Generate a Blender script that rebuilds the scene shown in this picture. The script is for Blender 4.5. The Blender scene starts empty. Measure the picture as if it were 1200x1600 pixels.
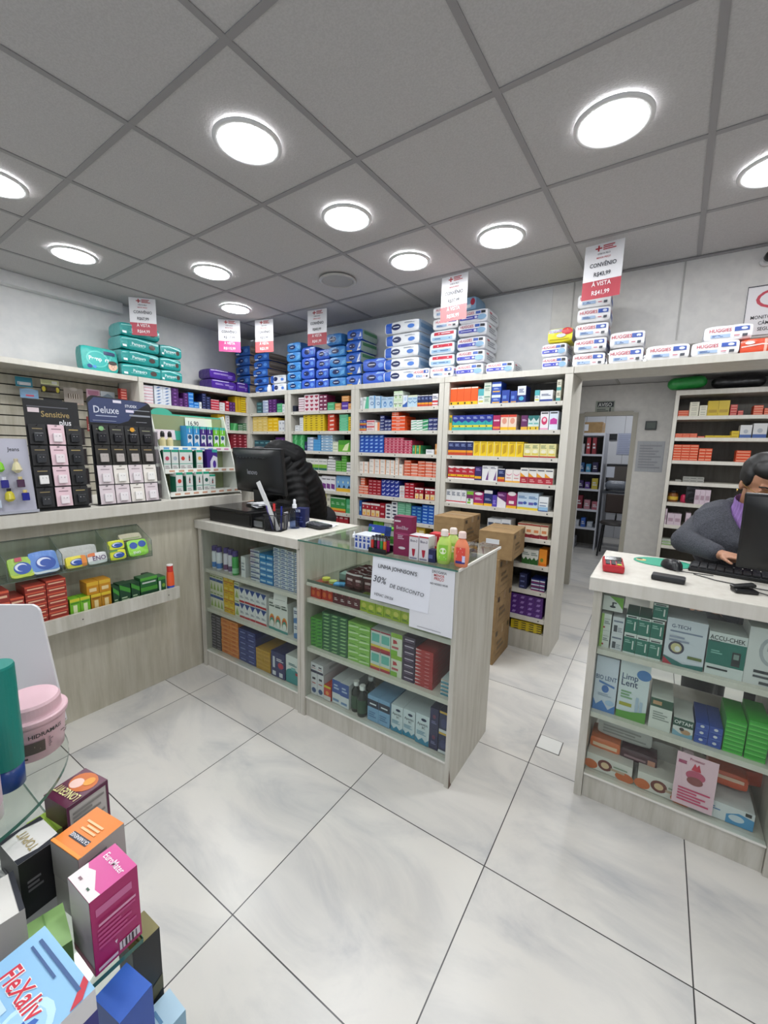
import bpy, bmesh, math, random
from mathutils import Vector, Matrix
from math import sin, cos, pi, radians
random.seed(7)
SC = bpy.context.scene
COL = SC.collection

# ---------------- camera, world, exposure ----------------
cam_d = bpy.data.cameras.new('camera'); cam = bpy.data.objects.new('camera', cam_d); COL.objects.link(cam)
cam_d.sensor_fit = 'HORIZONTAL'; cam_d.sensor_width = 36.0; cam_d.lens = 648.4 / 1200 * 36.0
cam_d.clip_start = .02; cam_d.clip_end = 60
CR = Vector((0.83066, 0.55629, 0.02319)); CU = Vector((-0.10286, 0.11239, 0.98833)); CF = Vector((-0.54719, 0.82335, -0.15058))
m = Matrix.Identity(4)
for i in range(3):
    m[i][0] = CR[i]; m[i][1] = CU[i]; m[i][2] = -CF[i]
m[2][3] = 1.456
cam.matrix_world = m
SC.camera = cam
SC.view_settings.view_transform = 'Standard'; SC.view_settings.look = 'None'
SC.view_settings.exposure = 1.08; SC.view_settings.gamma = 1.0; SC.view_settings.use_curve_mapping = False
LAMP = 30.0          # radiance of the round ceiling panels
wd = bpy.data.worlds.new('world'); SC.world = wd; wd.use_nodes = True
wd.node_tree.nodes['Background'].inputs[0].default_value = (.80, .88, 1, 1)
wd.node_tree.nodes['Background'].inputs[1].default_value = .45
HC = 2.671

# ---------------- materials ----------------
def lin(h):
    h = h.lstrip('#'); o = []
    for i in (0, 2, 4):
        c = int(h[i:i+2], 16) / 255
        o.append(c / 12.92 if c <= .04045 else ((c + .055) / 1.055) ** 2.4)
    return (*o, 1)
MC = {}
def mat(h, rough=.5, metal=0, spec=.5, emit=0):
    k = (h, rough, metal, spec, emit)
    if k in MC: return MC[k]
    M = bpy.data.materials.new('paint_' + h); M.use_nodes = True
    b = M.node_tree.nodes['Principled BSDF']
    b.inputs['Base Color'].default_value = lin(h); b.inputs['Roughness'].default_value = rough
    b.inputs['Metallic'].default_value = metal; b.inputs['Specular IOR Level'].default_value = spec
    if emit:
        b.inputs['Emission Color'].default_value = lin(h); b.inputs['Emission Strength'].default_value = emit
    MC[k] = M; return M
def nodemat(name):
    M = bpy.data.materials.new(name); M.use_nodes = True
    return M, M.node_tree.nodes, M.node_tree.links, M.node_tree.nodes['Principled BSDF']
def ramp(N, pts):
    r = N.new('ShaderNodeValToRGB'); e = r.color_ramp.elements
    while len(e) < len(pts): e.new(.5)
    for i, (p, c) in enumerate(pts): e[i].position = p; e[i].color = lin(c)
    return r
def laminate(name, c1, c2, c3, rough=.45, sc=1.0):
    M, N, L, b = nodemat(name)
    tc = N.new('ShaderNodeTexCoord'); mp = N.new('ShaderNodeMapping'); mp.inputs['Scale'].default_value = (9*sc, 9*sc, .9*sc)
    n = N.new('ShaderNodeTexNoise'); n.inputs['Scale'].default_value = 3.2; n.inputs['Detail'].default_value = 7; n.inputs['Roughness'].default_value = .62
    L.new(tc.outputs['Object'], mp.inputs[0]); L.new(mp.outputs[0], n.inputs['Vector'])
    r = ramp(N, [(.3, c1), (.5, c2), (.72, c3)]); L.new(n.outputs[0], r.inputs[0]); L.new(r.outputs[0], b.inputs['Base Color'])
    b.inputs['Roughness'].default_value = rough
    return M
LAM = laminate('washed_oak_laminate', 'a8a497', 'bab6ab', 'c6c3ba')
LAMP_ = laminate('washed_oak_panel', 'aca693', 'bab4a3', 'c6c1b2')
SHW = laminate('pale_shelf_laminate', 'c3bfb4', 'cac6bc', 'd0cdc4', .4)
def floor_mat():
    M, N, L, b = nodemat('marbled_porcelain_tile')
    tc = N.new('ShaderNodeTexCoord'); mp = N.new('ShaderNodeMapping'); mp.vector_type = 'POINT'
    L.new(tc.outputs['Object'], mp.inputs[0])
    a = radians(.42); t = .6
    mp.inputs['Rotation'].default_value = (0, 0, -a); mp.inputs['Scale'].default_value = (1, 1, 1)
    # rotate, then move the grid so that a joint crossing lies on (-2.177, .657)
    ox, oy = -2.177, .657
    px, py = cos(-a)*ox - sin(-a)*oy, sin(-a)*ox + cos(-a)*oy
    mp.inputs['Location'].default_value = (-px, -py, 0)
    sep = N.new('ShaderNodeSeparateXYZ'); L.new(mp.outputs[0], sep.inputs[0])
    def mth(op, x, y=None):
        n = N.new('ShaderNodeMath'); n.operation = op
        for i, v in enumerate((x, y)):
            if v is None: continue
            if isinstance(v, (int, float)): n.inputs[i].default_value = v
            else: L.new(v, n.inputs[i])
        return n.outputs[0]
    ds, ids = [], []
    for k in (0, 1):
        q = mth('DIVIDE', sep.outputs[k], t); f = mth('FRACT', q); ids.append(mth('FLOOR', q))
        ds.append(mth('MINIMUM', f, mth('SUBTRACT', 1.0, f)))
    g = mth('LESS_THAN', mth('MINIMUM', ds[0], ds[1]), .0032)
    cx = N.new('ShaderNodeCombineXYZ'); L.new(ids[0], cx.inputs[0]); L.new(ids[1], cx.inputs[1])
    wn = N.new('ShaderNodeTexWhiteNoise'); L.new(cx.outputs[0], wn.inputs['Vector'])
    vm = N.new('ShaderNodeVectorMath'); vm.operation = 'MULTIPLY_ADD'
    L.new(wn.outputs['Color'], vm.inputs[0]); vm.inputs[1].default_value = (9, 9, 9); L.new(mp.outputs[0], vm.inputs[2])
    m2 = N.new('ShaderNodeMapping'); L.new(vm.outputs[0], m2.inputs[0]); m2.inputs['Rotation'].default_value = (0, 0, .7); m2.inputs['Scale'].default_value = (1.0, 2.1, 1)
    n1 = N.new('ShaderNodeTexNoise'); n1.inputs['Scale'].default_value = 2.0; n1.inputs['Detail'].default_value = 9; n1.inputs['Roughness'].default_value = .6; n1.inputs['Distortion'].default_value = .7
    L.new(m2.outputs[0], n1.inputs['Vector'])
    r = ramp(N, [(.30, 'aeaeae'), (.43, 'c2c0bc'), (.55, 'cdcac4'), (.8, 'd2cec6')]); L.new(n1.outputs[0], r.inputs[0])
    mx = N.new('ShaderNodeMix'); mx.data_type = 'RGBA'; L.new(g, mx.inputs[0]); L.new(r.outputs[0], mx.inputs[6]); mx.inputs[7].default_value = lin('3c3a3a')
    L.new(mx.outputs[2], b.inputs['Base Color'])
    b.inputs['Roughness'].default_value = .28; b.inputs['Specular IOR Level'].default_value = .45
    return M
def noisy(name, c1, c2, scale=60, bump=.15, rough=.9):
    M, N, L, b = nodemat(name)
    tc = N.new('ShaderNodeTexCoord'); n = N.new('ShaderNodeTexNoise'); n.inputs['Scale'].default_value = scale; n.inputs['Detail'].default_value = 4
    L.new(tc.outputs['Object'], n.inputs['Vector']); r = ramp(N, [(.35, c1), (.65, c2)]); L.new(n.outputs[0], r.inputs[0]); L.new(r.outputs[0], b.inputs['Base Color'])
    bp = N.new('ShaderNodeBump'); bp.inputs['Strength'].default_value = bump; bp.inputs['Distance'].default_value = .004
    L.new(n.outputs[0], bp.inputs['Height']); L.new(bp.outputs[0], b.inputs['Normal']); b.inputs['Roughness'].default_value = rough
    return M
CEIL = noisy('mineral_ceiling_tile', 'b4b2b2', 'bebcbc', 160, .3)
WALL = noisy('painted_plaster', 'd0d1d1', 'd8d8d7', 14, .12)
WALLW = noisy('pale_plaster', 'cfcdca', 'd7d5d1', 20, .1)
CARD = noisy('corrugated_cardboard', '8f7450', '9c8059', 22, .1)
GREYCOAT = noisy('grey_wool', '34363c', '4a4c54', 220, .8)
BLACKNYL = noisy('black_nylon', '040405', '070708', 30, .1, .6)
BLACKNYL.node_tree.nodes['Principled BSDF'].inputs['Specular IOR Level'].default_value = .22
SKIN = noisy('skin', 'a8785c', 'b28267', 40, .05, .5)
def glassmat(name, tint, refl=.9, alpha=.0):
    M, N, L, b = nodemat(name)
    N.remove(b); o = N['Material Output']
    t = N.new('ShaderNodeBsdfTransparent'); t.inputs[0].default_value = tint
    g = N.new('ShaderNodeBsdfGlossy'); g.inputs['Roughness'].default_value = .03; g.inputs[0].default_value = (refl, refl, refl, 1)
    lw = N.new('ShaderNodeLayerWeight'); lw.inputs['Blend'].default_value = .5
    pw = N.new('ShaderNodeMath'); pw.operation = 'POWER'; L.new(lw.outputs['Facing'], pw.inputs[0]); pw.inputs[1].default_value = 5
    f = N.new('ShaderNodeMath'); f.operation = 'MULTIPLY_ADD'; L.new(pw.outputs[0], f.inputs[0]); f.inputs[1].default_value = .8; f.inputs[2].default_value = .025
    mx = N.new('ShaderNodeMixShader'); L.new(f.outputs[0], mx.inputs[0]); L.new(t.outputs[0], mx.inputs[1]); L.new(g.outputs[0], mx.inputs[2])
    L.new(mx.outputs[0], o.inputs[0])
    return M
GLASS = glassmat('clear_glass', (.93, .96, .94, 1))
GLASSE = mat('3f6f62', .15)
ACRYL = glassmat('clear_acrylic', (.86, .9, .88, 1))
ACRE = mat('5d675e', .2)
CLEARP = glassmat('clear_plastic', (.86, .86, .88, 1))

# ---------------- mesh helpers ----------------
class MB:
    def __init__(s): s.v = []; s.f = []; s.m = []; s.mats = []
    def mi(s, M):
        if M not in s.mats: s.mats.append(M)
        return s.mats.index(M)
    def add(s, vs, fs, M, T=None):
        o = len(s.v); k = s.mi(M)
        s.v += [tuple(T @ Vector(v)) if T else tuple(v) for v in vs]
        s.f += [tuple(o + i for i in f) for f in fs]; s.m += [k] * len(fs)
        return s
    def box(s, a, b, M, T=None, bev=0):
        x0, y0, z0 = [min(a[i], b[i]) for i in range(3)]; x1, y1, z1 = [max(a[i], b[i]) for i in range(3)]
        if bev:
            bm = bmesh.new(); bmesh.ops.create_cube(bm, size=1)
            for v in bm.verts: v.co = Vector(((x0+x1)/2 + v.co.x*(x1-x0), (y0+y1)/2 + v.co.y*(y1-y0), (z0+z1)/2 + v.co.z*(z1-z0)))
            bmesh.ops.bevel(bm, geom=bm.edges[:], offset=bev, segments=2, profile=.6, affect='EDGES')
            bm.verts.ensure_lookup_table(); bm.verts.index_update()
            s.add([v.co[:] for v in bm.verts], [[v.index for v in f.verts] for f in bm.faces], M, T); bm.free(); return s
        vs = [(x0,y0,z0),(x1,y0,z0),(x1,y1,z0),(x0,y1,z0),(x0,y0,z1),(x1,y0,z1),(x1,y1,z1),(x0,y1,z1)]
        return s.add(vs, [(0,3,2,1),(4,5,6,7),(0,1,5,4),(1,2,6,5),(2,3,7,6),(3,0,4,7)], M, T)
    def lathe(s, prof, M, T=None, n=24, sx=1, sy=1, cap=True):
        vs = []; fs = []
        for r, z in prof:
            for i in range(n):
                a = 2*pi*i/n; vs.append((r*cos(a)*sx, r*sin(a)*sy, z))
        for j in range(len(prof)-1):
            for i in range(n):
                k = (i+1) % n; fs.append((j*n+i, j*n+k, (j+1)*n+k, (j+1)*n+i))
        if cap:
            fs.append(tuple(range(n))[::-1]); fs.append(tuple((len(prof)-1)*n+i for i in range(n)))
        return s.add(vs, fs, M, T)
    def tube(s, pts, r, M, n=8, T=None):
        vs = []; fs = []; P = [Vector(p) for p in pts]
        for i, p in enumerate(P):
            d = (P[min(i+1, len(P)-1)] - P[max(i-1, 0)]).normalized()
            a = d.cross(Vector((0, 0, 1))); a = a.normalized() if a.length > 1e-4 else Vector((1, 0, 0)); b = d.cross(a)
            rr = r[i] if isinstance(r, (list, tuple)) else r
            for k in range(n): vs.append(tuple(p + (a*cos(2*pi*k/n) + b*sin(2*pi*k/n))*rr))
        for i in range(len(P)-1):
            for k in range(n): q = (k+1) % n; fs.append((i*n+k, i*n+q, (i+1)*n+q, (i+1)*n+k))
        fs.append(tuple(range(n))[::-1]); fs.append(tuple((len(P)-1)*n+k for k in range(n)))
        return s.add(vs, fs, M, T)
    def merge(s, o, T=None):
        b = len(s.v); s.v += [tuple(T @ Vector(v)) if T else v for v in o.v]
        s.f += [tuple(b + i for i in f) for f in o.f]; s.m += [s.mi(o.mats[k]) for k in o.m]
        return s
    def mesh(s, name, smooth=False):
        me = bpy.data.meshes.new(name); me.from_pydata(s.v, [], s.f)
        for M in s.mats: me.materials.append(M)
        me.polygons.foreach_set('material_index', s.m)
        if smooth: me.polygons.foreach_set('use_smooth', [True]*len(s.f))
        me.update(); return me
    def obj(s, name, parent=None, loc=(0, 0, 0), rz=0, smooth=False, **kw):
        o = bpy.data.objects.new(name, s.mesh(name, smooth)); COL.objects.link(o)
        o.location = loc; o.rotation_euler = (0, 0, rz)
        if parent: o.parent = parent
        for k, v in kw.items(): o[k] = v
        return o
def empty(name, loc=(0, 0, 0), rz=0, **kw):
    o = bpy.data.objects.new(name, None); COL.objects.link(o); o.location = loc; o.rotation_euler = (0, 0, rz)
    o.empty_display_size = .05
    for k, v in kw.items(): o[k] = v
    return o
def tag(o, label, cat, group=None):
    o['label'] = label; o['category'] = cat
    if group: o['group'] = group
    return o
def copy_of(o, loc, rz=None):
    c = o.copy(); COL.objects.link(c); c.location = loc
    if rz is not None: c.rotation_euler = (0, 0, rz)
    return c
def copy_tree(o, loc, rz=None):
    c = copy_of(o, loc, rz)
    for ch in o.children:
        d = ch.copy(); COL.objects.link(d); d.parent = c
        for g in ch.children:
            e = g.copy(); COL.objects.link(e); e.parent = d
    return c
def T3(loc=(0, 0, 0), rx=0, ry=0, rz=0, s=1):
    from mathutils import Euler
    return Matrix.Translation(loc) @ Euler((rx, ry, rz)).to_matrix().to_4x4() @ Matrix.Scale(s, 4)

# text outlines -> flat mesh in the xy plane, cap height 1, centred
TXT = {}
def text2d(t, bold=.0, shear=0, squeeze=1):
    k = (t, bold, shear, squeeze)
    if k in TXT: return TXT[k]
    c = bpy.data.curves.new('lettering', 'FONT'); c.body = t; c.resolution_u = 2; c.offset = bold; c.shear = shear
    o = bpy.data.objects.new('lettering', c); COL.objects.link(o)
    bpy.context.view_layer.update()
    me = bpy.data.meshes.new_from_object(o.evaluated_get(bpy.context.evaluated_depsgraph_get()))
    vs = [v.co[:2] for v in me.vertices]; fs = [tuple(p.vertices) for p in me.polygons]
    bpy.data.objects.remove(o); bpy.data.curves.remove(c); bpy.data.meshes.remove(me)
    x0 = min(v[0] for v in vs); x1 = max(v[0] for v in vs); H = .70
    vs = [((v[0] - (x0+x1)/2)/H*squeeze, v[1]/H - .5) for v in vs]
    TXT[k] = (vs, fs, (x1-x0)/H*squeeze); return TXT[k]

def parse(des):
    tok = des.split(' '); base = tok[0]; items = []
    i = 1; cur = None
    for t in tok[1:]:
        if cur is not None and not (len(t) > 1 and t[1] == ':' and t[0] in 'repntR'):
            cur += ' ' + t; items[-1] = cur
        else:
            items.append(t); cur = t
    return base, items
def decal(mb, items, W, H, fmap, step=.0003, grid=None, rough=.45):
    """flat printed shapes, (u,v) in 0..1 of a W x H face; fmap(u,v,off) -> xyz"""
    L = 0
    for it in items:
        k, rest = it[0], it[2:]
        if k == 'R': continue
        L += 1; off = step*L
        if k == 't':
            txt, spec = rest.rsplit(':', 1); p = spec.split(','); cx, cy, h = map(float, p[:3]); M = mat(p[3], rough)
            vs, fs, wd_ = text2d(txt, .012, 0, .84); s = h*H
            if wd_*s > .92*W: sx = .92*W/wd_
            else: sx = s
            mb.add([fmap(cx + v[0]*sx/W, cy + v[1]*s/H, off) for v in vs], fs, M); continue
        p = rest.split(','); M = mat(p[-1], rough); q = list(map(float, p[:-1]))
        if k == 'r':
            n = grid or 1; x0, y0, x1, y1 = q; vs = []; fs = []
            nx = max(1, round(n*(x1-x0))) if grid else 1; ny = max(1, round(n*(y1-y0)*.5)) if grid else 1
            for j in range(ny+1):
                for i in range(nx+1): vs.append(fmap(x0+(x1-x0)*i/nx, y0+(y1-y0)*j/ny, off))
            for j in range(ny):
                for i in range(nx): a = j*(nx+1)+i; fs.append((a, a+1, a+nx+2, a+nx+1))
            mb.add(vs, fs, M)
        elif k == 'e':
            cx, cy, rx, ry = q; n = 16 if grid is None else 28
            vs = [fmap(cx, cy, off)] + [fmap(cx+rx*cos(2*pi*i/n), cy+ry*sin(2*pi*i/n), off) for i in range(n)]
            mb.add(vs, [(0, 1+i, 1+(i+1) % n) for i in range(n)], M)
        elif k == 'p':
            pts = list(zip(q[::2], q[1::2])); mb.add([fmap(x, y, off) for x, y in pts], [tuple(range(len(pts)))], M)
        elif k == 'n':
            x0, y0, x1, y1, n = q; n = int(n); vs = []; fs = []
            for i in range(n):
                hh = (y1-y0)/n; ya = y0+hh*i+hh*.2; yb = ya+hh*.55; xe = x1 - (x1-x0)*(.0, .25, .12, .4)[i % 4]
                vs += [fmap(x0, ya, off), fmap(xe, ya, off), fmap(xe, yb, off), fmap(x0, yb, off)]; fs.append((4*i, 4*i+1, 4*i+2, 4*i+3))
            mb.add(vs, fs, M)
INK = .84
def ink(c): return '%02x%02x%02x' % tuple(int(255*((int(c[i:i+2], 16)/255)**1.06)*INK**.55) for i in (0, 2, 4))
def carton(w, d, h, des, rough=.42):
    """printed carton: front at y=0 facing -y, base centred on x"""
    base, items = parse(des); mb = MB(); side = base
    for it in items:
        if it[0] == 'R': side = it[2:]
    base = ink(base); items = [it if it[0] == 'R' else it[:-6]+ink(it[-6:]) for it in items]
    M = mat(base, rough); mb.box((-w/2, 0, 0), (w/2, d, h), M)
    decal(mb, items, w, h, lambda u, v, o: (-w/2 + u*w, -o, v*h), rough=rough)
    # closing flap line and a printed strip on the right face
    s = mat('%02x%02x%02x' % tuple(int(int(base[i:i+2], 16)*.82) for i in (0, 2, 4)), rough)
    mb.add([(w/2+.0003, d*.2, h*.3), (w/2+.0003, d*.8, h*.3), (w/2+.0003, d*.8, h*.6), (w/2+.0003, d*.2, h*.6)], [(0, 1, 2, 3)], s)
    return mb
def plate(mb, des, w, h, T=None, step=.0003, thick=.002, rough=.5):
    """thin printed sheet in xz plane facing -y"""
    base, items = parse(des); tmp = MB()
    tmp.box((-w/2, 0, 0), (w/2, thick, h), mat(base, rough))
    decal(tmp, items, w, h, lambda u, v, o: (-w/2+u*w, -o, v*h), step=step, rough=rough)
    mb.merge(tmp, T); return mb

# ---------------- the room ----------------
def struct(mb, name, smooth=False, **kw):
    o = mb.obj(name, smooth=smooth); o['kind'] = 'structure'; return o
fm = floor_mat()
struct(MB().box((-4.2, -3.2, -.05), (2.6, 8.3, 0), fm), 'floor')
struct(MB().box((-4.3, -3.2, HC), (2.6, 3.36, HC+.05), CEIL), 'ceiling')
struct(MB().box((-4.3, -3.2, -.05), (-4.17, 3.5, HC), WALL), 'wall_left')
struct(MB().box((-4.169, -3.2, 2.58), (-4.09, 1.93, HC-.003), WALL), 'trim_1')
w = MB().box((-4.17, 3.37, 0), (-.80, 3.42, HC), WALL)
struct(w, 'wall_back')
w = MB().box((-.799, 3.37, 2.16), (2.0, 3.42, HC), WALLW)
struct(w, 'wall_header')
# seams between the wall boards over the ledge
struct(MB().box((-.018, 3.366, 2.19), (-.008, 3.3695, 2.67), mat('aaa8a4')).box((-.66, 3.366, 2.19), (-.652, 3.3695, 2.67), mat('aaa8a4')), 'trim_2')
struct(MB().box((1.9, -3.2, 0), (2.0, 3.36, HC), WALLW), 'wall_right')
struct(MB().box((1.4, 3.43, 0), (1.45, 4.9, 2.15), WALLW), 'wall_store_right')
struct(MB().box((-.86, 3.43, 0), (-.81, 4.9, 2.15), WALLW), 'wall_passage')
struct(MB().box((-.86, 3.425, 2.155), (1.45, 4.97, 2.2), CEIL), 'ceiling_passage')
g = MB()
for x in (-.45, .15, .75): g.box((x-.011, 3.43, 2.151), (x+.011, 4.9, 2.1545), mat('9b9995'))
g.box((-.8, 4.1, 2.1505), (1.4, 4.122, 2.1543), mat('9b9995'))
struct(g, 'trim_3')
dw = MB().box((-.86, 4.91, 0), (-.742, 4.97, 2.15), WALLW).box((-.298, 4.91, 0), (1.4, 4.97, 2.15), WALLW).box((-.742, 4.91, 1.845), (-.298, 4.97, 2.15), WALLW)
struct(dw, 'wall_door')
fr = MB(); FRM = mat('a09c90', .4)
fr.box((-.80, 4.885, 0), (-.742, 4.909, 1.87), FRM).box((-.298, 4.885, 0), (-.255, 4.909, 1.87), FRM).box((-.742, 4.885, 1.845), (-.298, 4.909, 1.885), FRM)
struct(fr, 'door_1')
# back room
TILE, N, L, b = nodemat('white_wall_tile')
tc = N.new('ShaderNodeTexCoord'); br = N.new('ShaderNodeTexBrick'); br.offset = 0; mp = N.new('ShaderNodeMapping'); mp.inputs['Rotation'].default_value = (pi/2, 0, 0)
br.inputs['Scale'].default_value = 1; br.inputs['Brick Width'].default_value = .3; br.inputs['Row Height'].default_value = .42; br.inputs['Mortar Size'].default_value = .004
br.inputs['Color1'].default_value = lin('d4d6dc'); br.inputs['Color2'].default_value = lin('d0d3da'); br.inputs['Mortar'].default_value = lin('9a9ca2')
L.new(tc.outputs['Object'], mp.inputs[0]); L.new(mp.outputs[0], br.inputs[0]); L.new(br.outputs[0], b.inputs['Base Color']); b.inputs['Roughness'].default_value = .25
struct(MB().box((-2.0, 8.2, 0), (.8, 8.28, 2.4), TILE), 'wall_storeroom')
struct(MB().box((-2.0, 4.98, 2.4), (.8, 8.28, 2.45), CEIL), 'ceiling_storeroom')
struct(MB().box((.75, 4.98, 0), (.8, 8.19, 2.39), TILE), 'wall_storeroom_right')
struct(MB().box((-2.0, 4.98, 0), (-1.95, 8.19, 2.39), WALLW), 'wall_storeroom_left')

# ceiling grid, turned 1.24 degrees against the walls
ca, sa = cos(radians(-1.236)), sin(radians(-1.236)); GX, GY, SX, SY = -.002, .902, .6146, .629
def cg(i, j, dx=0, dy=0):
    x = (i*SX)+dx; y = (j*SY)+dy
    return (GX + ca*x - sa*y, GY + sa*x + ca*y)
BAR = mat('929091', .5)
g = MB()
for i in range(-7, 5):
    a = cg(i, -6.4); b_ = cg(i, 3.8 + (.06*0)); x0 = a[0]; hw = .012
    y1 = 3.355; t = (y1-a[1])/(b_[1]-a[1]); xe = a[0]+(b_[0]-a[0])*t
    if max(a[0], xe) > 1.88: continue
    if min(a[0], xe) < -4.07: continue
    g.add([(a[0]-hw, a[1], HC-.004), (a[0]+hw, a[1], HC-.004), (xe+hw, y1, HC-.004), (xe-hw, y1, HC-.004), (a[0]-hw, a[1], HC-.0005), (a[0]+hw, a[1], HC-.0005), (xe+hw, y1, HC-.0005), (xe-hw, y1, HC-.0005)],
          [(0,1,2,3),(0,4,5,1),(1,5,6,2),(2,6,7,3),(3,7,4,0)], BAR)
for j in range(-6, 5):
    for i in range(-7, 4):
        a = cg(i, j, .012); b_ = cg(i+1, j, -.012)
        if a[0] < -4.15 or b_[0] > 1.89 or a[1] > 3.345 or a[1] < -3.15: continue
        g.add([(a[0], a[1]-.012, HC-.0038), (b_[0], b_[1]-.012, HC-.0038), (b_[0], b_[1]+.012, HC-.0038), (a[0], a[1]+.012, HC-.0038), (a[0], a[1]-.012, HC-.0005), (b_[0], b_[1]-.012, HC-.0005), (b_[0], b_[1]+.012, HC-.0005), (a[0], a[1]+.012, HC-.0005)],
              [(0,1,2,3),(0,4,5,1),(2,6,7,3)], BAR)
g.box((-4.09, 3.34, HC-.012), (1.89, 3.365, HC-.0045), BAR)
struct(g, 'trim_ceiling_grid')

# round ceiling panels
LE = bpy.data.materials.new('lit_diffuser'); LE.use_nodes = True
b = LE.node_tree.nodes['Principled BSDF']; b.inputs['Base Color'].default_value = (.9, .9, .9, 1)
b.inputs['Emission Color'].default_value = (.96, .98, 1, 1); b.inputs['Emission Strength'].default_value = LAMP
def lamp_rig(on=True):
    root = empty('ceiling_lamp')
    n = 40; f = MB(); f.lathe([(.113, 0), (.126, -.001), (.134, -.007), (.134, -.012), (.126, -.016), (.114, -.016), (.112, -.008)], mat('dcdcdc' if on else 'b4b2ae', .4), n=n, cap=False)
    f.obj('lamp_frame', root, smooth=True)
    d = MB(); d.lathe([(.0005, -.0135), (.11, -.0135), (.1115, -.006)], LE if on else mat('a3a19d', .5), n=n, cap=False)
    d.obj('diffuser', root)
    return root
lamps = [(-1.520, 1.235, 'largest round lamp near the upper centre of the ceiling'), (-.282, 1.881, 'big round lamp near the right of the ceiling'),
 (-1.526, 1.875, 'round lamp behind the largest one, same row'), (-.898, 2.486, 'round lamp before the tall price sign near the back wall'),
 (-1.50, 2.488, 'small round lamp left of the sign-side lamp'), (-3.338, 1.292, 'round lamp over the left wall shelves at the left'),
 (-2.786, 1.926, 'round lamp third from the left wall'), (-3.309, 2.513, 'smallest round lamp near the back left corner'),
 (.271, 2.517, 'round lamp cut by the right edge of the view'), (-2.766, .759, 'round lamp cut by the left edge of the view'),
 (-.29, .62, 'round lamp above the camera side of the shop'), (.95, 1.25, 'round lamp over the right end counter'), (-1.53, -.02, 'round lamp behind the viewer, left'), (-.3, -.65, 'round lamp behind the viewer, middle'),
 (.95, -.1, 'round lamp behind the viewer, right'), (-2.77, -.6, 'round lamp behind the viewer at the left wall'), (-1.53, -1.6, 'round lamp far behind the viewer')]
proto = lamp_rig()
for k, (x, y, lb) in enumerate(lamps):
    o = proto if k == 0 else copy_tree(proto, (x, y, HC))
    o.location = (x, y, HC-.0045); tag(o, 'lit ' + lb, 'ceiling lamp', 'lit round ceiling lamps')
o = lamp_rig(False); o.location = (-2.107, 2.492, HC-.0045); tag(o, 'unlit grey round lamp among the lit ones in the ceiling', 'ceiling lamp')
# store room lamps, then two unseen lamps added to brighten the passage
for x, y, z, lb in ((-.6, 6.2, 2.3985, 'lit round lamp in the store room nearer the door'), (-.6, 7.4, 2.3985, 'lit round lamp at the far end of the store room'), (.62, 3.75, 2.1505, 'unseen round lamp added to brighten the passage, at right'), (-.2, 3.72, 2.1505, 'unseen round lamp added to brighten the passage, just behind the bridge')):
    o = copy_tree(proto, (x, y, z)); tag(o, lb, 'ceiling lamp')

# ---------------- shelving ----------------
BKP = laminate('shade_toned_backing', '4c4840', '58534a', '625d54')  # backing colour darkened to carry the shade inside the deep shelves
ZB = [1.80, 1.61, 1.42, 1.235, 1.045, .845, .65, .46, .257, .14]
def bookcase(name, x0, x1, label, depth=.35, pl=.042, pr=.042, zs=ZB, H=2.012, M=None, screws=True, cat='shelf unit', base=True):
    """front at y=0 facing -y; x0..x1 along x"""
    M = M or SHW; root = empty(name); t = .03
    for a, b_ in ((x0, x0+pl), (x1-pr, x1)):
        MB().box((a+.0005, 0, 0), (b_-.0005, depth, H-.041), M).obj('side_panel', root)
    MB().box((x0+.0005, -.002, H-.04), (x1-.0005, depth, H), M).obj('top_panel', root)
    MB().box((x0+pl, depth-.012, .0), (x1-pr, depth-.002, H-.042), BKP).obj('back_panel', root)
    for z in zs:
        if z == .14 and base:
            MB().box((x0+pl+.001, .004, 0), (x1-pr-.001, .03, .138), LAM).obj('base_panel', root)
            MB().box((x0+pl+.001, .031, .11), (x1-pr-.001, depth-.014, .139), M).obj('shelf_board', root); continue
        s = MB().box((x0+pl+.001, 0, z-t), (x1-pr-.001, depth-.013, z), M)
        if screws:
            for q in (.05, .5, .95):
                xx = x0+pl+(x1-x0-pl-pr)*q
                s.lathe([(.005, 0), (.005, .001)], mat('2a2826'), T3((xx, -.0002, z-.014), rx=pi/2), n=8)
        s.obj('shelf_board', root)
    return tag(root, label, cat)
YB = 3.012
for x0, x1, lb in ((-3.80, -3.192, 'pale shelf unit in the corner, narrowest of the back row'), (-3.19, -2.342, 'pale shelf unit second from the corner, behind the black jacket'),
                   (-2.34, -1.469, 'pale shelf unit in the middle of the back row'), (-1.467, -.546, 'pale shelf unit at the passage end of the back row')):
    r = bookcase('shelf_unit', x0, x1, lb, pl=.032 if x0 < -3.7 else .042, pr=.05 if x1 > -.6 else .042); r.location = (0, YB, 0)
r = bookcase('shelf_unit', 1.865, 3.008, 'pale shelf unit on the left wall, filled with small boxes', pl=.04, pr=.03, screws=False)
r.location = (-3.772, 0, 0); r.rotation_euler = (0, 0, pi/2)
# bridge over the passage
MB().box((-.545, 3.014, 1.972), (1.38, 3.364, 2.012), SHW).obj('bridge_shelf', label='long pale board carrying white diaper packs over the passage', category='shelf')
MB().box((-4.166, 3.014, 1.972), (-3.803, 3.366, 2.012), SHW).obj('corner_board', label='pale board filling the top corner between the two shelf rows', category='shelf')
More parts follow.
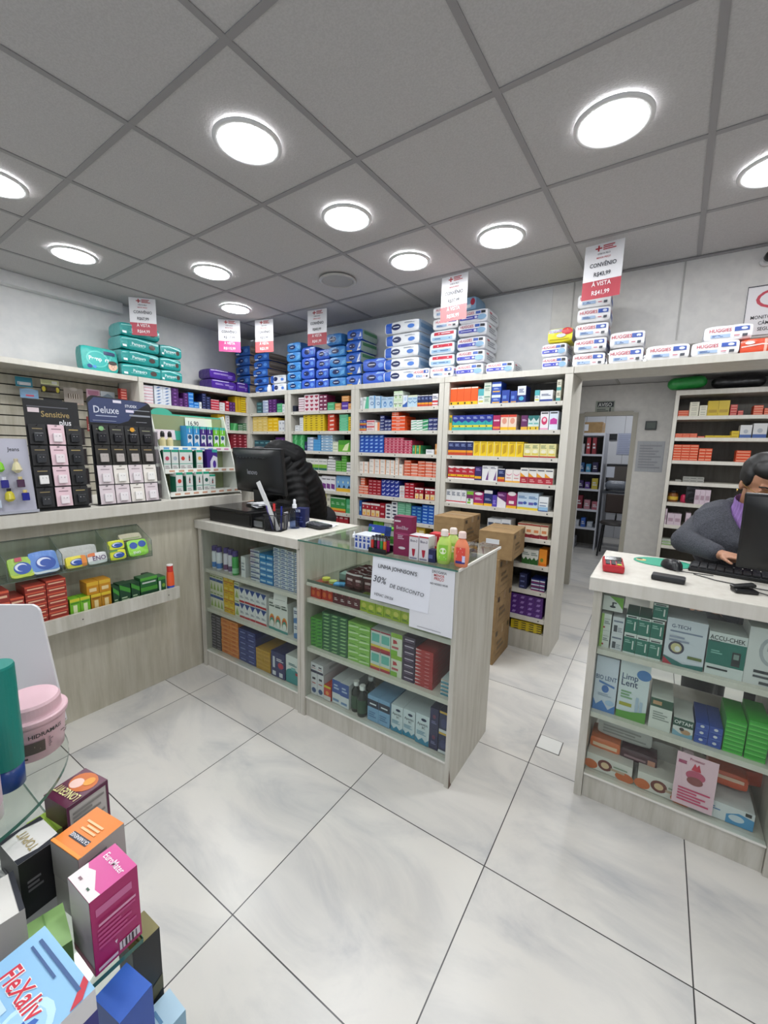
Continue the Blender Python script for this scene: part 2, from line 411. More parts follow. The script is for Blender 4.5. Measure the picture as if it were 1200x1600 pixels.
# slatwall left of the wall unit
sl = empty('slatwall_unit'); tag(sl, 'grey slatted wall panel with hanging goods at far left', 'slatwall')
M = mat('a8a59c', .5); p = MB(); D = mat('2c2b29', .6)
for k in range(26):
    z = .06 + k*.0755; p.box((-4.165, -.6, z), (-4.12, 1.858, z+.066), LAMP_); p.box((-4.165, -.6, z+.066), (-4.135, 1.858, z+.0755), D)
p.obj('slat_panel', sl)
MB().box((-4.165, -.6, 1.975), (-3.775, 1.86, 2.012), SHW).obj('top_board', sl)

# ---------------- left half wall with ledge ----------------
hw_ = empty('ledge_counter'); tag(hw_, 'washed oak half-height counter wall with pale ledge at left', 'counter')
MB().box((-2.50, -.5, 0), (-2.44, 1.86, 1.068), LAMP_).obj('front_panel', hw_)
MB().box((-2.95, -.5, 1.07), (-2.36, 1.80, 1.13), SHW, bev=.004).obj('ledge_top', hw_)
ls = empty('low_shelf'); tag(ls, 'narrow laminate shelf with lip on the left counter wall', 'shelf')
MB().box((-2.438, -.3, .585), (-2.262, 1.26, .605), LAM).obj('shelf_board', ls)
l = MB().box((-2.26, -.3, .578), (-2.242, 1.265, .645), LAM)
for y in (.78, 1.2): l.lathe([(.003, 0), (.003, .001)], mat('2a2826'), T3((-2.2418, y, .612), ry=pi/2), n=8)
l.obj('front_lip', ls)
b_ = MB().box((-2.439, 1.07, .52), (-2.42, 1.09, .583), mat('c8c8c8')).lathe([(.006, 0), (.006, .002)], mat('333333'), T3((-2.4195, 1.08, .55), ry=pi/2), n=8); b_.obj('bracket', ls)

# ---------------- display counters ----------------
def counter(x0, x1, y0, y1, label, glass_top=False, back=True, right_end=True, boards=(.665, .40), name='display_counter'):
    root = empty(name); t = .022; H = .93
    tag(root, label, 'display counter'); top = .985
    hh = .976 if glass_top else .928
    for a, b_ in ((x0, x0+.03), (x1-.022, x1)):
        MB().box((a+.0005, y0, 0), (b_-.0005, y1, hh), LAM).obj('side_panel', root)
    MB().box((x0+.031, y0+.012, 0), (x1-.023, y0+.03, .105), LAM).obj('base_panel', root)
    MB().box((x0+.031, y0+.031, .09), (x1-.023, y1-.012, .112), SHW).obj('floor_board', root)
    MB().box((x0+.031, y0+.005, .1055), (x1-.023, y0+.03, .1125), mat('d8d6ce', .3)).obj('glass_track', root)
    for z in boards: MB().box((x0+.031, y0+.02, z-t), (x1-.023, y1-.012, z), SHW).obj('shelf_board', root)
    if back: MB().box((x0+.031, y1-.011, .0), (x1-.023, y1-.001, hh-.03), LAMP_).obj('back_panel', root)
    MB().box((x0+.032, y0+.008, .114), (x1-.024, y0+.012, hh-.002), GLASS).obj('front_glass', root)
    if glass_top:
        g = MB().box((x0+.001, y0-.012, .9785), (x1-.001, y1+.06, .9855), GLASS)
        g.box((x0+.001, y0-.0135, .9785), (x1-.001, y0-.0125, .9855), GLASSE); g.obj('top_glass', root)
        MB().box((x1-.004, y0, .9762), (x1+.002, y1+.05, .987), mat('e8e6e0', .3)).obj('edge_trim', root)
    else:
        MB().box((x0-.018, y0-.014, .931), (x1, y1+.05, .985), SHW, bev=.003).obj('worktop', root)
    return root
c1 = counter(-2.42, -1.521, 1.505, 1.965, 'laminate display counter with white worktop under the black monitor', boards=(.665, .40))
c2 = counter(-1.520, -.632, 1.505, 1.965, 'laminate display counter with glass top and paper signs on its front', glass_top=True, boards=(.67, .395))
MB().box((-1.488, 1.53, .757), (-.656, 1.94, .762), GLASS).box((-1.488, 1.5285, .757), (-.656, 1.5295, .772), ACRE).obj('glass_shelf', c2)
MB().box((-1.488, 1.52, .742), (-.656, 1.532, .7565), SHW).obj('shelf_rail', c2)
# chipped corner of the side panel
MB().add([(-.6315, 1.505, 0), (-.6315, 1.535, 0), (-.6315, 1.522, .02), (-.6315, 1.512, .07), (-.6315, 1.506, .09)], [(0, 1, 2, 3, 4)], mat('5b4030')).obj('chipped_edge', c2)
c3 = counter(-.178, .46, 1.80, 2.30, 'right display counter with white worktop before the seated woman', back=False, boards=(.67, .39))
c4_ = counter(.480, 1.30, 1.80, 2.30, 'far right display counter beyond the frame edge', back=True, boards=(.67, .39))
for c in (c3, c4_):
    for ch in c.children:
        if ch.name.startswith('worktop'): ch.location.z -= .013; 

# ---------------- stock: printed cartons ----------------
DES = {
'accu':"e6ebe9 r:0,.25,1,.8,177a6c t:ACCU-CHEK:.49,.88,.1,14201e t:Active:.17,.8,.055,14201e r:.66,.3,.88,.62,20282c r:.7,.46,.84,.58,8aa098 r:.05,.14,.6,.18,20282c n:.1,.5,.4,.6,2,8ccabc p:0,.25,1,.25,1,.2,e6ebe9",
'aper':"e2edf2 t:Apevitin:.5,.68,.09,1e2c3c t:BC:.6,.57,.08,1e2c3c e:.6,.84,.2,.05,23365c p:0,0,1,0,1,.22,.75,.1,.5,.22,.25,.1,0,.22,3a92b4 n:.1,.3,.8,.45,3,8ab4c8",
'biolent':"dde6f2 t:BIO LENT:.5,.62,.08,3c5884 p:.2,.56,.9,.5,.9,.46,.2,.52,5a86c4 e:.5,.42,.16,.07,4a7ac0 p:0,0,1,0,1,.16,.7,.05,.4,.2,.15,.1,0,.22,4a86cc n:.2,.28,.8,.34,2,aab8cc e:.75,.18,.2,.05,b4d0ec",
'blackn':"1e2238",
'blbr':"2b86dc r:.1,.35,.9,.6,a6d4f6",
'blue':"2748a8 r:.15,.35,.6,.6,6f93da r:.1,.05,.9,.14,d9a43a",
'blue_w':"2a55b8 r:0,.55,1,.8,dfe8f4 r:.1,.05,.9,.16,e9b43c n:.2,.3,.8,.45,2,c5d5f0",
'blueb':"1f5fae r:.2,.3,.8,.6,7fc0d8",
'blueb2':"1b60c4 p:.15,.4,.8,.3,.9,.7,.2,.75,9cc8f4",
'bluep':"2a52b0 e:.5,.6,.16,.2,e0e4ec r:.1,.1,.9,.2,5a80d0",
'burg':"8e1c30 p:.5,.2,.9,.2,.9,.7,.5,.6,e2909c",
'cgreen':"eeedd8 p:.1,.1,.5,.55,.9,.1,a8c06a r:0,.62,1,.78,2f58a4 r:.1,.85,.9,.93,9cb070",
'cream':"ece8d4 r:.2,.2,.8,.35,b8b8a8 r:.2,.6,.8,.75,b8b8a8",
'cream_g':"dfe5d6 r:.1,.6,.9,.72,7aa08c n:.15,.2,.85,.5,3,8a9a8a",
'creamr':"efe7a8 r:0,0,1,.1,b8352c e:.5,.42,.3,.14,f6f2d8 n:.15,.65,.85,.9,3,96a47a r:.1,.18,.9,.3,e6d35c",
'creamred':"ecd9bd r:0,0,1,.28,8a2430 r:.2,.4,.8,.6,d88a5a r:0,.9,1,1,a03a34 e:.5,.32,.4,.08,ecd9bd",
'creamy':"eed06e r:0,.88,1,1,f5e3a4 r:.2,.3,.8,.5,f8eabc",
'cteal':"e4e1cf r:.0,.0,1,.3,54a6a2 n:.15,.5,.85,.8,3,807860",
'dgreen':"2c6e44 p:.1,.3,.7,.3,.9,.7,.3,.65,9cd08c",
'dkgr':"3c7a54 r:0,.1,1,.35,e4ece4",
'dkgrey':"4a4654 r:.1,.35,.8,.6,a29aa8",
'dkred':"a81f30 r:.2,.45,.85,.68,e6b4b8",
'dpurp':"3a2048 r:.15,.45,.9,.62,d8ccdc n:.2,.15,.8,.32,2,8a7494",
'glum':"e6e7e6 e:.55,.62,.3,.26,b8bcc0 e:.55,.62,.22,.2,e2e4e4 r:.42,.62,.68,.78,9aa4a4 r:.2,.22,.95,.27,30343a r:.2,.14,.8,.18,50545a r:.35,.03,.9,.08,50545a",
'grcurve':"eceee8 p:.3,1,1,1,1,.2,.75,.6,7dbb3c e:.5,.3,.15,.08,20282a r:.46,.3,.54,.6,20282a r:.46,.54,.68,.62,20282a",
'green':"55b580 r:.15,.35,.85,.6,8fd4ac",
'green8':"5cb045 p:0,.15,.8,.3,1,.8,.4,.6,2f7a3a",
'greenb':"3fa25c p:.3,0,.6,0,.8,1,.5,1,78cc90",
'greenm':"3f9e6c p:0,.15,1,.45,1,.7,0,.35,e8f2ec",
'greeny':"3f9a64 r:.75,0,1,1,d8a82a r:.2,.3,.5,.7,8ccc9a",
'greyd':"6a6a6c r:.2,.2,.3,.8,8a8a8c",
'grleaf':"74ba3e r:0,.6,1,1,4c9a34 p:.35,.1,.8,.1,.95,.8,.6,.6,e6efc0",
'grn2':"58a83e r:0,.4,1,.55,b4dc9a",
'grorb':"3f9c50 r:0,.0,1,.12,d2562c r:0,.12,1,.26,e9b83a n:.2,.5,.8,.7,2,b0e0b4 r:0,.93,1,1,d8ead8",
'gtech':"dfe4ec t:G-TECH:.36,.84,.075,2c3a66 n:.1,.7,.9,.76,1,8a94ac e:.3,.38,.2,.14,4a4458 e:.3,.38,.14,.1,d9cf9a e:.33,.36,.07,.06,f0f0ee n:.1,.5,.6,.65,2,a0a8bc p:0,0,1,0,1,.1,.5,.06,0,.18,2c7a74 p:0,0,.25,0,.0,.15,c03a4a r:.6,.2,.95,.26,6a7a3a",
'lanc':"e9ece6 r:0,0,.28,1,a9cf6a t:LANCETAS:.62,.7,.05,606860 e:.35,.2,.1,.06,b83a3a n:.35,.4,.9,.6,2,8a9490",
'lbdark':"8cb8dc r:0,.55,1,.85,1e2a48 n:.2,.64,.8,.74,1,e8eef4 n:.1,.15,.8,.4,3,5a86b0",
'lblue':"5aa5dc r:0,.4,1,.52,2878b8",
'lbwh':"cfe2ee r:0,.0,1,.3,4f93c4 r:.25,.5,.8,.72,5a80a8",
'lemon':"e9e482 r:.2,.4,.8,.5,b8b23c r:.2,.7,.8,.8,b8b23c",
'lgreen':"94cf5c p:0,.2,1,.4,.9,.55,.1,.45,d8efc0 r:.15,.65,.7,.75,3c7a3c",
'lime':"7ec23c r:.2,.4,.8,.6,d8efb0",
'limep':"efeff0 r:0,.75,1,1,8cc63a r:0,.45,1,.75,7a2a68 r:.1,.05,.6,.2,8cc63a e:.4,.35,.2,.1,50a050",
'limep2':"3fc43a r:0,.6,1,1,2fa82f r:.05,.1,.95,.25,8ae67a",
'limered':"e9ecd8 r:0,.8,1,1,9ac63a p:.2,.5,.6,.55,.5,.68,.2,.7,c83a44 r:0,.0,.6,.22,8cc63a r:.1,.3,.7,.4,c86068",
'limey':"b9d12e r:0,.72,1,1,58a048 e:.5,.4,.3,.16,e6e664 n:.15,.1,.85,.24,2,5a8a28",
'limp':"e4edf0 t:Limp:.36,.74,.1,31507c t:Lent:.36,.63,.11,243a66 e:.8,.82,.24,.09,4f86c4 r:0,0,1,.12,62ac3c r:.08,.22,.5,.28,b4b23c n:.1,.35,.5,.5,3,8ab888 r:.62,.15,.72,.42,b8cce0 r:.76,.12,.86,.36,b8cce0 p:0,.12,1,.12,1,.2,.5,.14,62ac3c",
'magen':"a81e72 r:0,0,1,.16,f3b72c e:.5,.9,.4,.12,f3eef0 n:.15,.4,.85,.6,2,efc4df",
'magred':"b52260 r:0,.1,1,.24,f08a3a r:.1,.6,.9,.7,f0c8d8",
'magy':"a92468 e:.5,.98,.4,.14,f4eef0 r:0,0,1,.18,f0bb2c r:.25,.3,.75,.5,f4e8e8",
'mamyp':"e8e4dc e:.1,.3,.16,.3,d8743c e:.42,.5,.16,.35,7c3a34 e:.42,.5,.09,.2,e8c8a0 e:.85,.2,.2,.3,d8743c r:.55,.35,.85,.5,c8b098 r:.6,.6,.9,.68,98a890",
'maro_l':"a43a30 r:0,.8,1,1,e86a4c r:.1,.4,.9,.6,f6c8a8",
'maroon':"7e2650 r:.2,.3,.85,.65,eadce4",
'maroonb':"6a2030 n:.25,.2,.75,.4,2,e8dcdc e:.5,.65,.12,.1,a85060",
'maskbox':"eceef0 p:.55,0,1,0,1,.62,.75,.75,.55,.5,5aa6d8 e:.72,.4,.13,.2,dceaf4 n:.08,.5,.45,.75,2,6a90c0 r:.85,.75,.95,.95,303030",
'mint':"74b795 r:0,.9,1,1,a6d8bc r:.15,.3,.85,.5,9cd0b4",
'mintw':"5fc090 r:0,.88,1,1,9ee0bc r:.2,.35,.8,.55,98d8b4",
'mount':"7fb4e4 r:0,0,1,.22,e8ba34 p:.3,.25,.6,.45,.9,.25,243a58 e:.4,.6,.12,.08,e6f2c8",
'must':"c89a28 r:0,.9,1,1,dab450 r:.2,.35,.8,.5,a87c18",
'navy3':"26377f r:0,.4,1,.7,e6e9f2 r:0,0,1,.2,a83a6a",
'navy9':"2a2a5c e:.5,.6,.2,.1,7a3a5c n:.2,.25,.8,.4,2,8a8ab8",
'navyb':"2b3b98 p:.1,.55,.5,.55,.7,.85,.95,.85,.6,.35,.3,.3,c8d0ee",
'navybox':"28306e r:.12,.35,.28,.8,d8dce8 e:.7,.5,.2,.12,c83050 n:.4,.65,.9,.78,2,e8e8f4 r:.1,.05,.35,.22,e6e8f0 r:.6,.05,.85,.22,e6e8f0",
'navydk':"232a5a r:.15,.3,.7,.6,6c76a8",
'navyor':"1c2a62 r:0,.2,1,.36,f0a427 r:0,0,1,.2,c84a2a n:.15,.62,.85,.82,3,93a2d2 r:0,.94,1,1,eeeeee",
'navys':"2b3a82 r:0,.9,1,1,4a5aa8 r:.2,.35,.8,.55,8a98d0",
'navyteal':"27399a p:0,.35,1,.35,1,.65,.5,.5,0,.65,2ab0b0 r:0,.35,1,.42,2ab0b0 r:0,.2,1,.35,e7dc3a e:.15,.27,.09,.05,222222 r:0,0,1,.2,46b6a8 n:.2,.75,.8,.9,2,b9c4ee",
'navytop':"1e2c6e r:0,.8,1,1,f2f2f4 r:0,0,1,.16,f0bd2e n:.15,.35,.85,.5,2,aab4de",
'navyw':"1f2f78 r:0,.45,1,1,e6eaf2 n:.15,.6,.8,.85,3,3a4a80 e:.5,.25,.3,.13,4fb1d8",
'navyx':"252f6c r:.1,.45,.9,.62,dfe2ee r:.1,.15,.6,.28,8a94c0",
'navyy9':"2c305e r:0,.9,1,1,e0b84a e:.5,.45,.35,.22,454a7e r:0,0,1,.14,e6e8ec",
'navyyr':"2d3c86 r:0,0,1,.25,c8502c r:0,.25,1,.42,e7b93a n:.1,.55,.9,.8,2,aab4dc",
'oftam':"e6e8e4 r:0,.55,1,1,28584a t:OFTAM:.5,.78,.2,f0f4f0 p:0,0,1,0,1,.25,.4,.15,0,.35,8ab8cc e:.65,.3,.25,.14,c8a078 e:.45,.42,.12,.1,403430",
'or_y':"f26522 r:0,0,1,.2,f5c518 e:.2,.1,.12,.07,222222 r:.05,.93,1,1,ffe8d8",
'orangegr':"f0982a e:.4,.35,.2,.12,7a8a34 r:0,0,1,.15,e67a18",
'oranges':"e88a3c r:0,.82,1,1,f5b070 r:.3,.35,.7,.6,c8602a",
'orbrown':"d89a58 r:.15,.3,.85,.55,f0cc98",
'orlab':"e0603c r:.08,.55,.92,.86,f2cbb8 r:.1,.15,.5,.32,f0a48c",
'orlabw':"e75e36 r:0,.62,1,1,f6d6c6 r:.08,.2,.9,.34,f5c0a8",
'orred':"d84a30 p:.3,.25,.9,.35,.9,.7,.3,.6,f4d8ce",
'orwh':"ee5a24 r:0,.82,1,1,f6e4da r:.35,.38,.62,.56,f7cfc0",
'orx':"e0552c r:.05,.35,.95,.62,f0b89a",
'pbdrop':"bcd6ec e:.6,.35,.25,.25,4d87c4 e:.6,.32,.12,.12,c4def2 n:.1,.75,.9,.9,2,6a8cb0",
'pblue':"cfe3f2 e:.5,.4,.28,.14,5a7ab0 e:.5,.4,.2,.08,cfe3f2 r:.8,0,1,1,6ea6d4 n:.1,.7,.7,.9,2,8aa4c4",
'pbluey':"c9dff0 r:0,0,1,.14,e7cc3c e:.75,.4,.18,.09,3a62b0 r:.1,.3,.55,.45,6a5eb0 n:.1,.65,.9,.82,2,5a86b8",
'pbyt':"c3dcec r:0,.85,1,1,e6ead0 p:0,.5,.5,.3,1,.5,1,.55,.5,.38,0,.55,5a8cc0 r:.1,.65,.9,.75,86acd0",
'peach':"f3dccb r:0,0,1,.2,f2c022 e:.5,.6,.3,.2,e8a28a r:0,.85,1,1,e0503c",
'pinkred':"bf3a5c r:0,.86,1,1,eab0b8 p:.2,.2,.5,.6,.8,.2,e8b8c0 r:.45,.3,.55,.7,e7b0bc",
'pinkw':"f0dede r:0,.6,1,.9,d8626a n:.1,.15,.9,.45,2,a08088",
'pk10':"dac8d4 r:.15,.3,.85,.6,b49aa8",
'purpdy':"3b2a6c r:0,.12,1,.3,f0b423 n:.15,.7,.85,.9,2,9f90d0",
'purple':"5c2a86 p:.2,.25,.6,.25,.75,.7,.35,.7,a282c8",
'purpm':"5a2a72 e:.5,.5,.2,.2,9a6ab0",
'purpv':"5a32a0 r:.1,.4,.9,.6,b0a0dc",
'purpwh':"6a2470 p:0,0,1,0,1,.35,0,.7,efeaf0 n:.1,.75,.8,.9,2,d0a0d4",
'purpy':"6b2a64 r:0,.0,1,.22,e8b83a n:.15,.6,.85,.75,2,d5b4d5",
'rainbow':"edefea e:.5,.3,.42,.22,e8a23c e:.5,.27,.38,.19,d65a46 e:.5,.24,.34,.16,4aa890 e:.5,.2,.28,.12,edefea n:.1,.75,.9,.92,2,606c68 r:0,0,1,.08,4a9a94",
'red10':"c8382c r:.1,.4,.9,.6,f0b0a0",
'redb':"cc3a2c e:.5,.35,.3,.2,e8743c n:.2,.65,.8,.85,2,f0c8b0",
'redface':"b22538 r:0,.86,1,1,f4efee r:.1,.05,.95,.5,f0dcae r:.3,.1,.7,.3,f3b850 e:.3,.7,.13,.07,f0d8d8",
'redst':"b8282e p:0,.55,.35,.75,0,.95,f0dede r:.55,.35,.8,.5,e8a0a0",
'redw':"bf2236 r:.2,.55,.85,.8,f0ccd0",
'redwh':"d03048 r:0,.7,1,.95,f0d4d8",
'redy':"c3263c r:0,.2,1,.36,f3c022 e:.3,.28,.08,.05,222222 r:0,0,1,.1,f5f1ee n:.2,.55,.8,.7,2,f2c8cc p:0,1,0,.9,.5,.82,1,.9,1,1,f5f0ee",
'redyel':"d84430 r:0,.85,1,1,e0d234 e:.5,.5,.25,.14,f0a050 r:0,0,1,.3,e6e2e0",
'royal':"1f55b8 p:.2,.3,.7,.3,.85,.75,.35,.7,9cc0f0",
'sblue':"3d8fcc r:.1,.35,.9,.65,bfe0f4 r:0,0,1,.12,2a6aa8",
'silver':"a4a49e r:.1,.4,.9,.6,5a5a58",
'stomach':"d9dee4 r:0,.5,1,.72,314a86 r:0,0,.6,.2,9aa2ac r:.1,.8,.9,.9,7886a0",
'stripg':"1f7a68 r:0,.86,1,1,e6ece8 r:.12,.89,.85,.96,3a3f44 r:.72,.25,.82,.7,e9efe9 n:.1,.55,.6,.75,2,9ccabc r:0,0,1,.08,e6ece8",
'swhite':"dde4ea r:0,0,1,.25,6f87b4 r:.15,.45,.7,.7,3a5896",
'tape':"e6e9e2 r:0,.72,1,1,2e5c46 n:.15,.3,.9,.6,4,a0a8a0 r:.1,.8,.5,.92,c8a078",
'teal10':"2f8a9a",
'tealbox':"ecf0ee e:.5,.35,.5,.2,3a9a9c r:0,.0,1,.35,3a9a9c n:.2,.65,.8,.75,2,2a7a80 r:.7,.35,1,.45,c03040 r:.4,.5,.7,.6,7ac0c0",
'tealdk':"2a5a66 r:.15,.3,.8,.6,6ea6ac",
'tealr':"dbeae4 r:.1,.4,.9,.82,6fc4b4 r:0,0,1,.14,c03c48 r:0,.14,1,.26,e9cf4a r:0,.92,1,1,a83048",
'tealw':"dbe9ec r:0,.0,1,.4,3c96b0 r:0,.88,1,1,e0a050 r:.15,.5,.85,.65,4a8aa0",
'violet':"5a46b4 n:.15,.2,.85,.6,3,a89ae6",
'wbl6':"e6ebf2 p:.2,.2,.5,.2,.8,.7,.5,.7,5a80b8",
'wbl7':"e4e9f0 p:0,0,1,0,1,.45,0,.3,5a8cc4 n:.1,.6,.9,.85,2,5a6a90",
'wblkband':"ececec r:0,.25,1,.45,333338",
'wblue':"eef3f6 r:0,0,1,.3,9fc6e6 n:.1,.55,.9,.62,1,35506e r:0,0,1,.06,1f3d86 n:.1,.34,.8,.44,1,6b88b0",
'wbox':"e6e6ea r:0,0,1,.25,2a2850 r:.25,.62,.75,.76,22223a n:.15,.42,.8,.52,1,c05050 R:c8c8cc",
'wbox2':"e6e6ea e:.5,.2,.35,.12,405a8c r:.25,.7,.75,.8,22223a n:.2,.5,.8,.58,1,c05050",
'wdev':"e4e6ea r:.15,.1,.45,.5,4a4e58 n:.5,.1,.9,.4,3,9aa0ac r:.1,.7,.9,.8,7a8498",
'wg10':"d4dad0 r:0,0,1,.3,7ab040 n:.1,.5,.9,.8,2,7a8a7a",
'wgrband':"e6e6e2 r:0,0,1,.2,2b6a64 r:0,.2,1,.5,8cc044 n:.1,.7,.9,.85,1,a8b0a8",
'wgrblk':"e2ecda p:0,.88,.25,.7,.5,.85,.75,.7,1,.88,1,1,0,1,cfe6c2 r:.1,.42,.9,.5,3a4a3a e:.5,.25,.2,.12,9ac87a",
'wgreen':"eceee6 p:0,0,1,0,1,.45,.75,.3,.5,.5,.25,.3,0,.45,2f6b2c n:.1,.6,.9,.85,2,8a9a90",
'wgreyn':"e6e9ec r:.1,.55,.9,.75,4a5670 r:0,0,1,.12,b8c0c8",
'wh10':"d8d8d8 r:0,0,1,.25,4a68a8 e:.5,.5,.2,.16,b0b4bc",
'whbl8':"e7ebee r:0,.45,1,1,2f58a8 n:.2,.6,.8,.85,2,b8cae8 r:.1,.1,.8,.2,80a0c8",
'whblk':"e9ebee e:.5,.45,.36,.25,3a3f55",
'whblue2':"e8eff6 p:0,0,1,0,1,.5,.5,.3,0,.2,2f63b4 e:.55,.7,.3,.18,c0d6ec",
'wheart':"f1e2e6 e:.35,.55,.2,.22,a8264a e:.65,.55,.2,.22,a8264a p:.18,.5,.82,.5,.5,.1,a8264a",
'whgrst':"eef2ee p:0,.1,1,.4,1,.75,0,.35,4aa87c",
'white':"eceeef n:.12,.3,.85,.75,3,a0a8b0",
'whitebl':"d7e2f0 r:0,.15,1,.35,4a70b0 r:0,.65,.5,.8,4a70b0",
'whsil':"e6e8ea e:.6,.5,.2,.2,a0a4b0",
'whthin':"eeeef0 r:.2,.1,.9,.35,d8a8a0 r:.3,.6,.9,.75,b0b0b8",
'whyel':"e8ecd8 r:.1,.6,.9,.75,6a8a5a",
'wmaro':"f0e4e8 r:0,0,1,.25,8c2a52",
'wnavy':"eceef0 r:0,0,1,.2,28439a n:.12,.5,.85,.7,2,404c80",
'worange':"f1ebe4 r:.88,0,1,1,ef9440 n:.15,.35,.7,.65,2,c2beb8",
'worn':"f0e6dc r:.55,0,1,1,f08a54",
'worr':"ece6e2 r:.45,.15,1,.75,d8603c",
'wpink':"f2eef2 e:.5,.5,.36,.22,d8386e e:.5,.55,.2,.1,f5d6e2 r:.1,.88,.9,.95,404040 r:0,.02,1,.1,e9a6c4",
'wpinkb':"e2eaf6 p:.1,.3,.9,.3,.9,.55,.5,.65,.1,.55,cc3fa0 r:.1,.88,.9,.95,404040",
'wpinkr':"f2ece8 e:.5,.72,.4,.2,e37aa0 e:.5,.78,.4,.2,f2ece8 r:0,0,1,.12,f0b23a r:.2,.3,.8,.36,d89090",
'wpk6':"efe8ec r:0,.15,1,.3,d86a80",
'wplain':"ececec r:.1,.4,.6,.6,c4a8a8",
'wpur2':"f0eef2 p:.1,.15,.9,.1,.9,.45,.1,.5,7a3a8c r:.1,.75,.9,.82,888890",
'wpurp':"efeff0 p:.5,.05,.85,.05,.85,.7,7a4a8c n:.1,.8,.8,.93,2,777788",
'wred':"f0eee8 r:0,0,1,.42,b9263a p:.0,.42,.7,.42,.0,.7,f0a52a n:.1,.8,.9,.92,1,555566 n:.2,.08,.8,.3,2,e8a8a8",
'wredband':"f1eff0 r:0,.3,1,.46,d22c34 r:0,.08,1,.16,d22c34 n:.1,.6,.9,.85,2,505878",
'wredstrip':"eeeff0 r:0,.08,1,.16,d2283c n:.15,.55,.85,.85,3,55607a",
'wteal':"e8efee r:0,.55,1,1,58b7bd r:.1,.12,.9,.25,d9d36a n:.15,.35,.85,.5,2,8aa0a8",
'wtealL':"edf2f0 p:.3,0,1,0,1,1,.6,1,5fc4a0 n:.05,.7,.5,.9,2,8ab0a0",
'wtealy':"dcebe8 r:0,0,1,.24,e8c52e e:.5,.12,.1,.08,222222 p:0,.85,.5,.6,1,.85,1,1,0,1,2f7a78 r:.1,.4,.9,.5,7fc4bc",
'wtri':"eeeff0 r:0,.04,1,.18,c02c3c p:0,1,1,1,.5,.62,2d4c96 r:.1,.92,1,1,2d4c96 n:.15,.35,.85,.5,2,8a90a0",
'yel10':"d9bd2a r:.1,.2,.9,.4,b8981c",
'yelblk':"e3c928 p:.3,.1,1,.1,1,.5,.5,.5,2a2a2a",
'yelbr':"f3c61e r:.15,.3,.8,.55,fae480",
'yeldot':"e8cc28 p:.3,.2,.7,.2,.8,.6,.4,.6,8a6a18",
'yelgr':"e2b52a r:.1,.5,.9,.85,4a8a50",
'yellc':"f0c414 r:.2,.2,.8,.35,c8962a r:0,.46,1,.54,c03c28 r:.2,.7,.8,.85,f8e070",
'yelline':"f0d02a r:0,0,1,.2,6a5a1a",
'yellow':"f2cf18 r:.0,.0,.07,1,f8f0b0 p:.3,.15,.75,.3,.75,.85,.3,.75,cfa712 r:.1,.9,.9,.94,a8841a",
'yeltall':"dcb820 r:.4,.1,.6,.9,c09c18",
'yelw':"e9c548 r:.15,.3,.85,.65,f5e8b8",
}
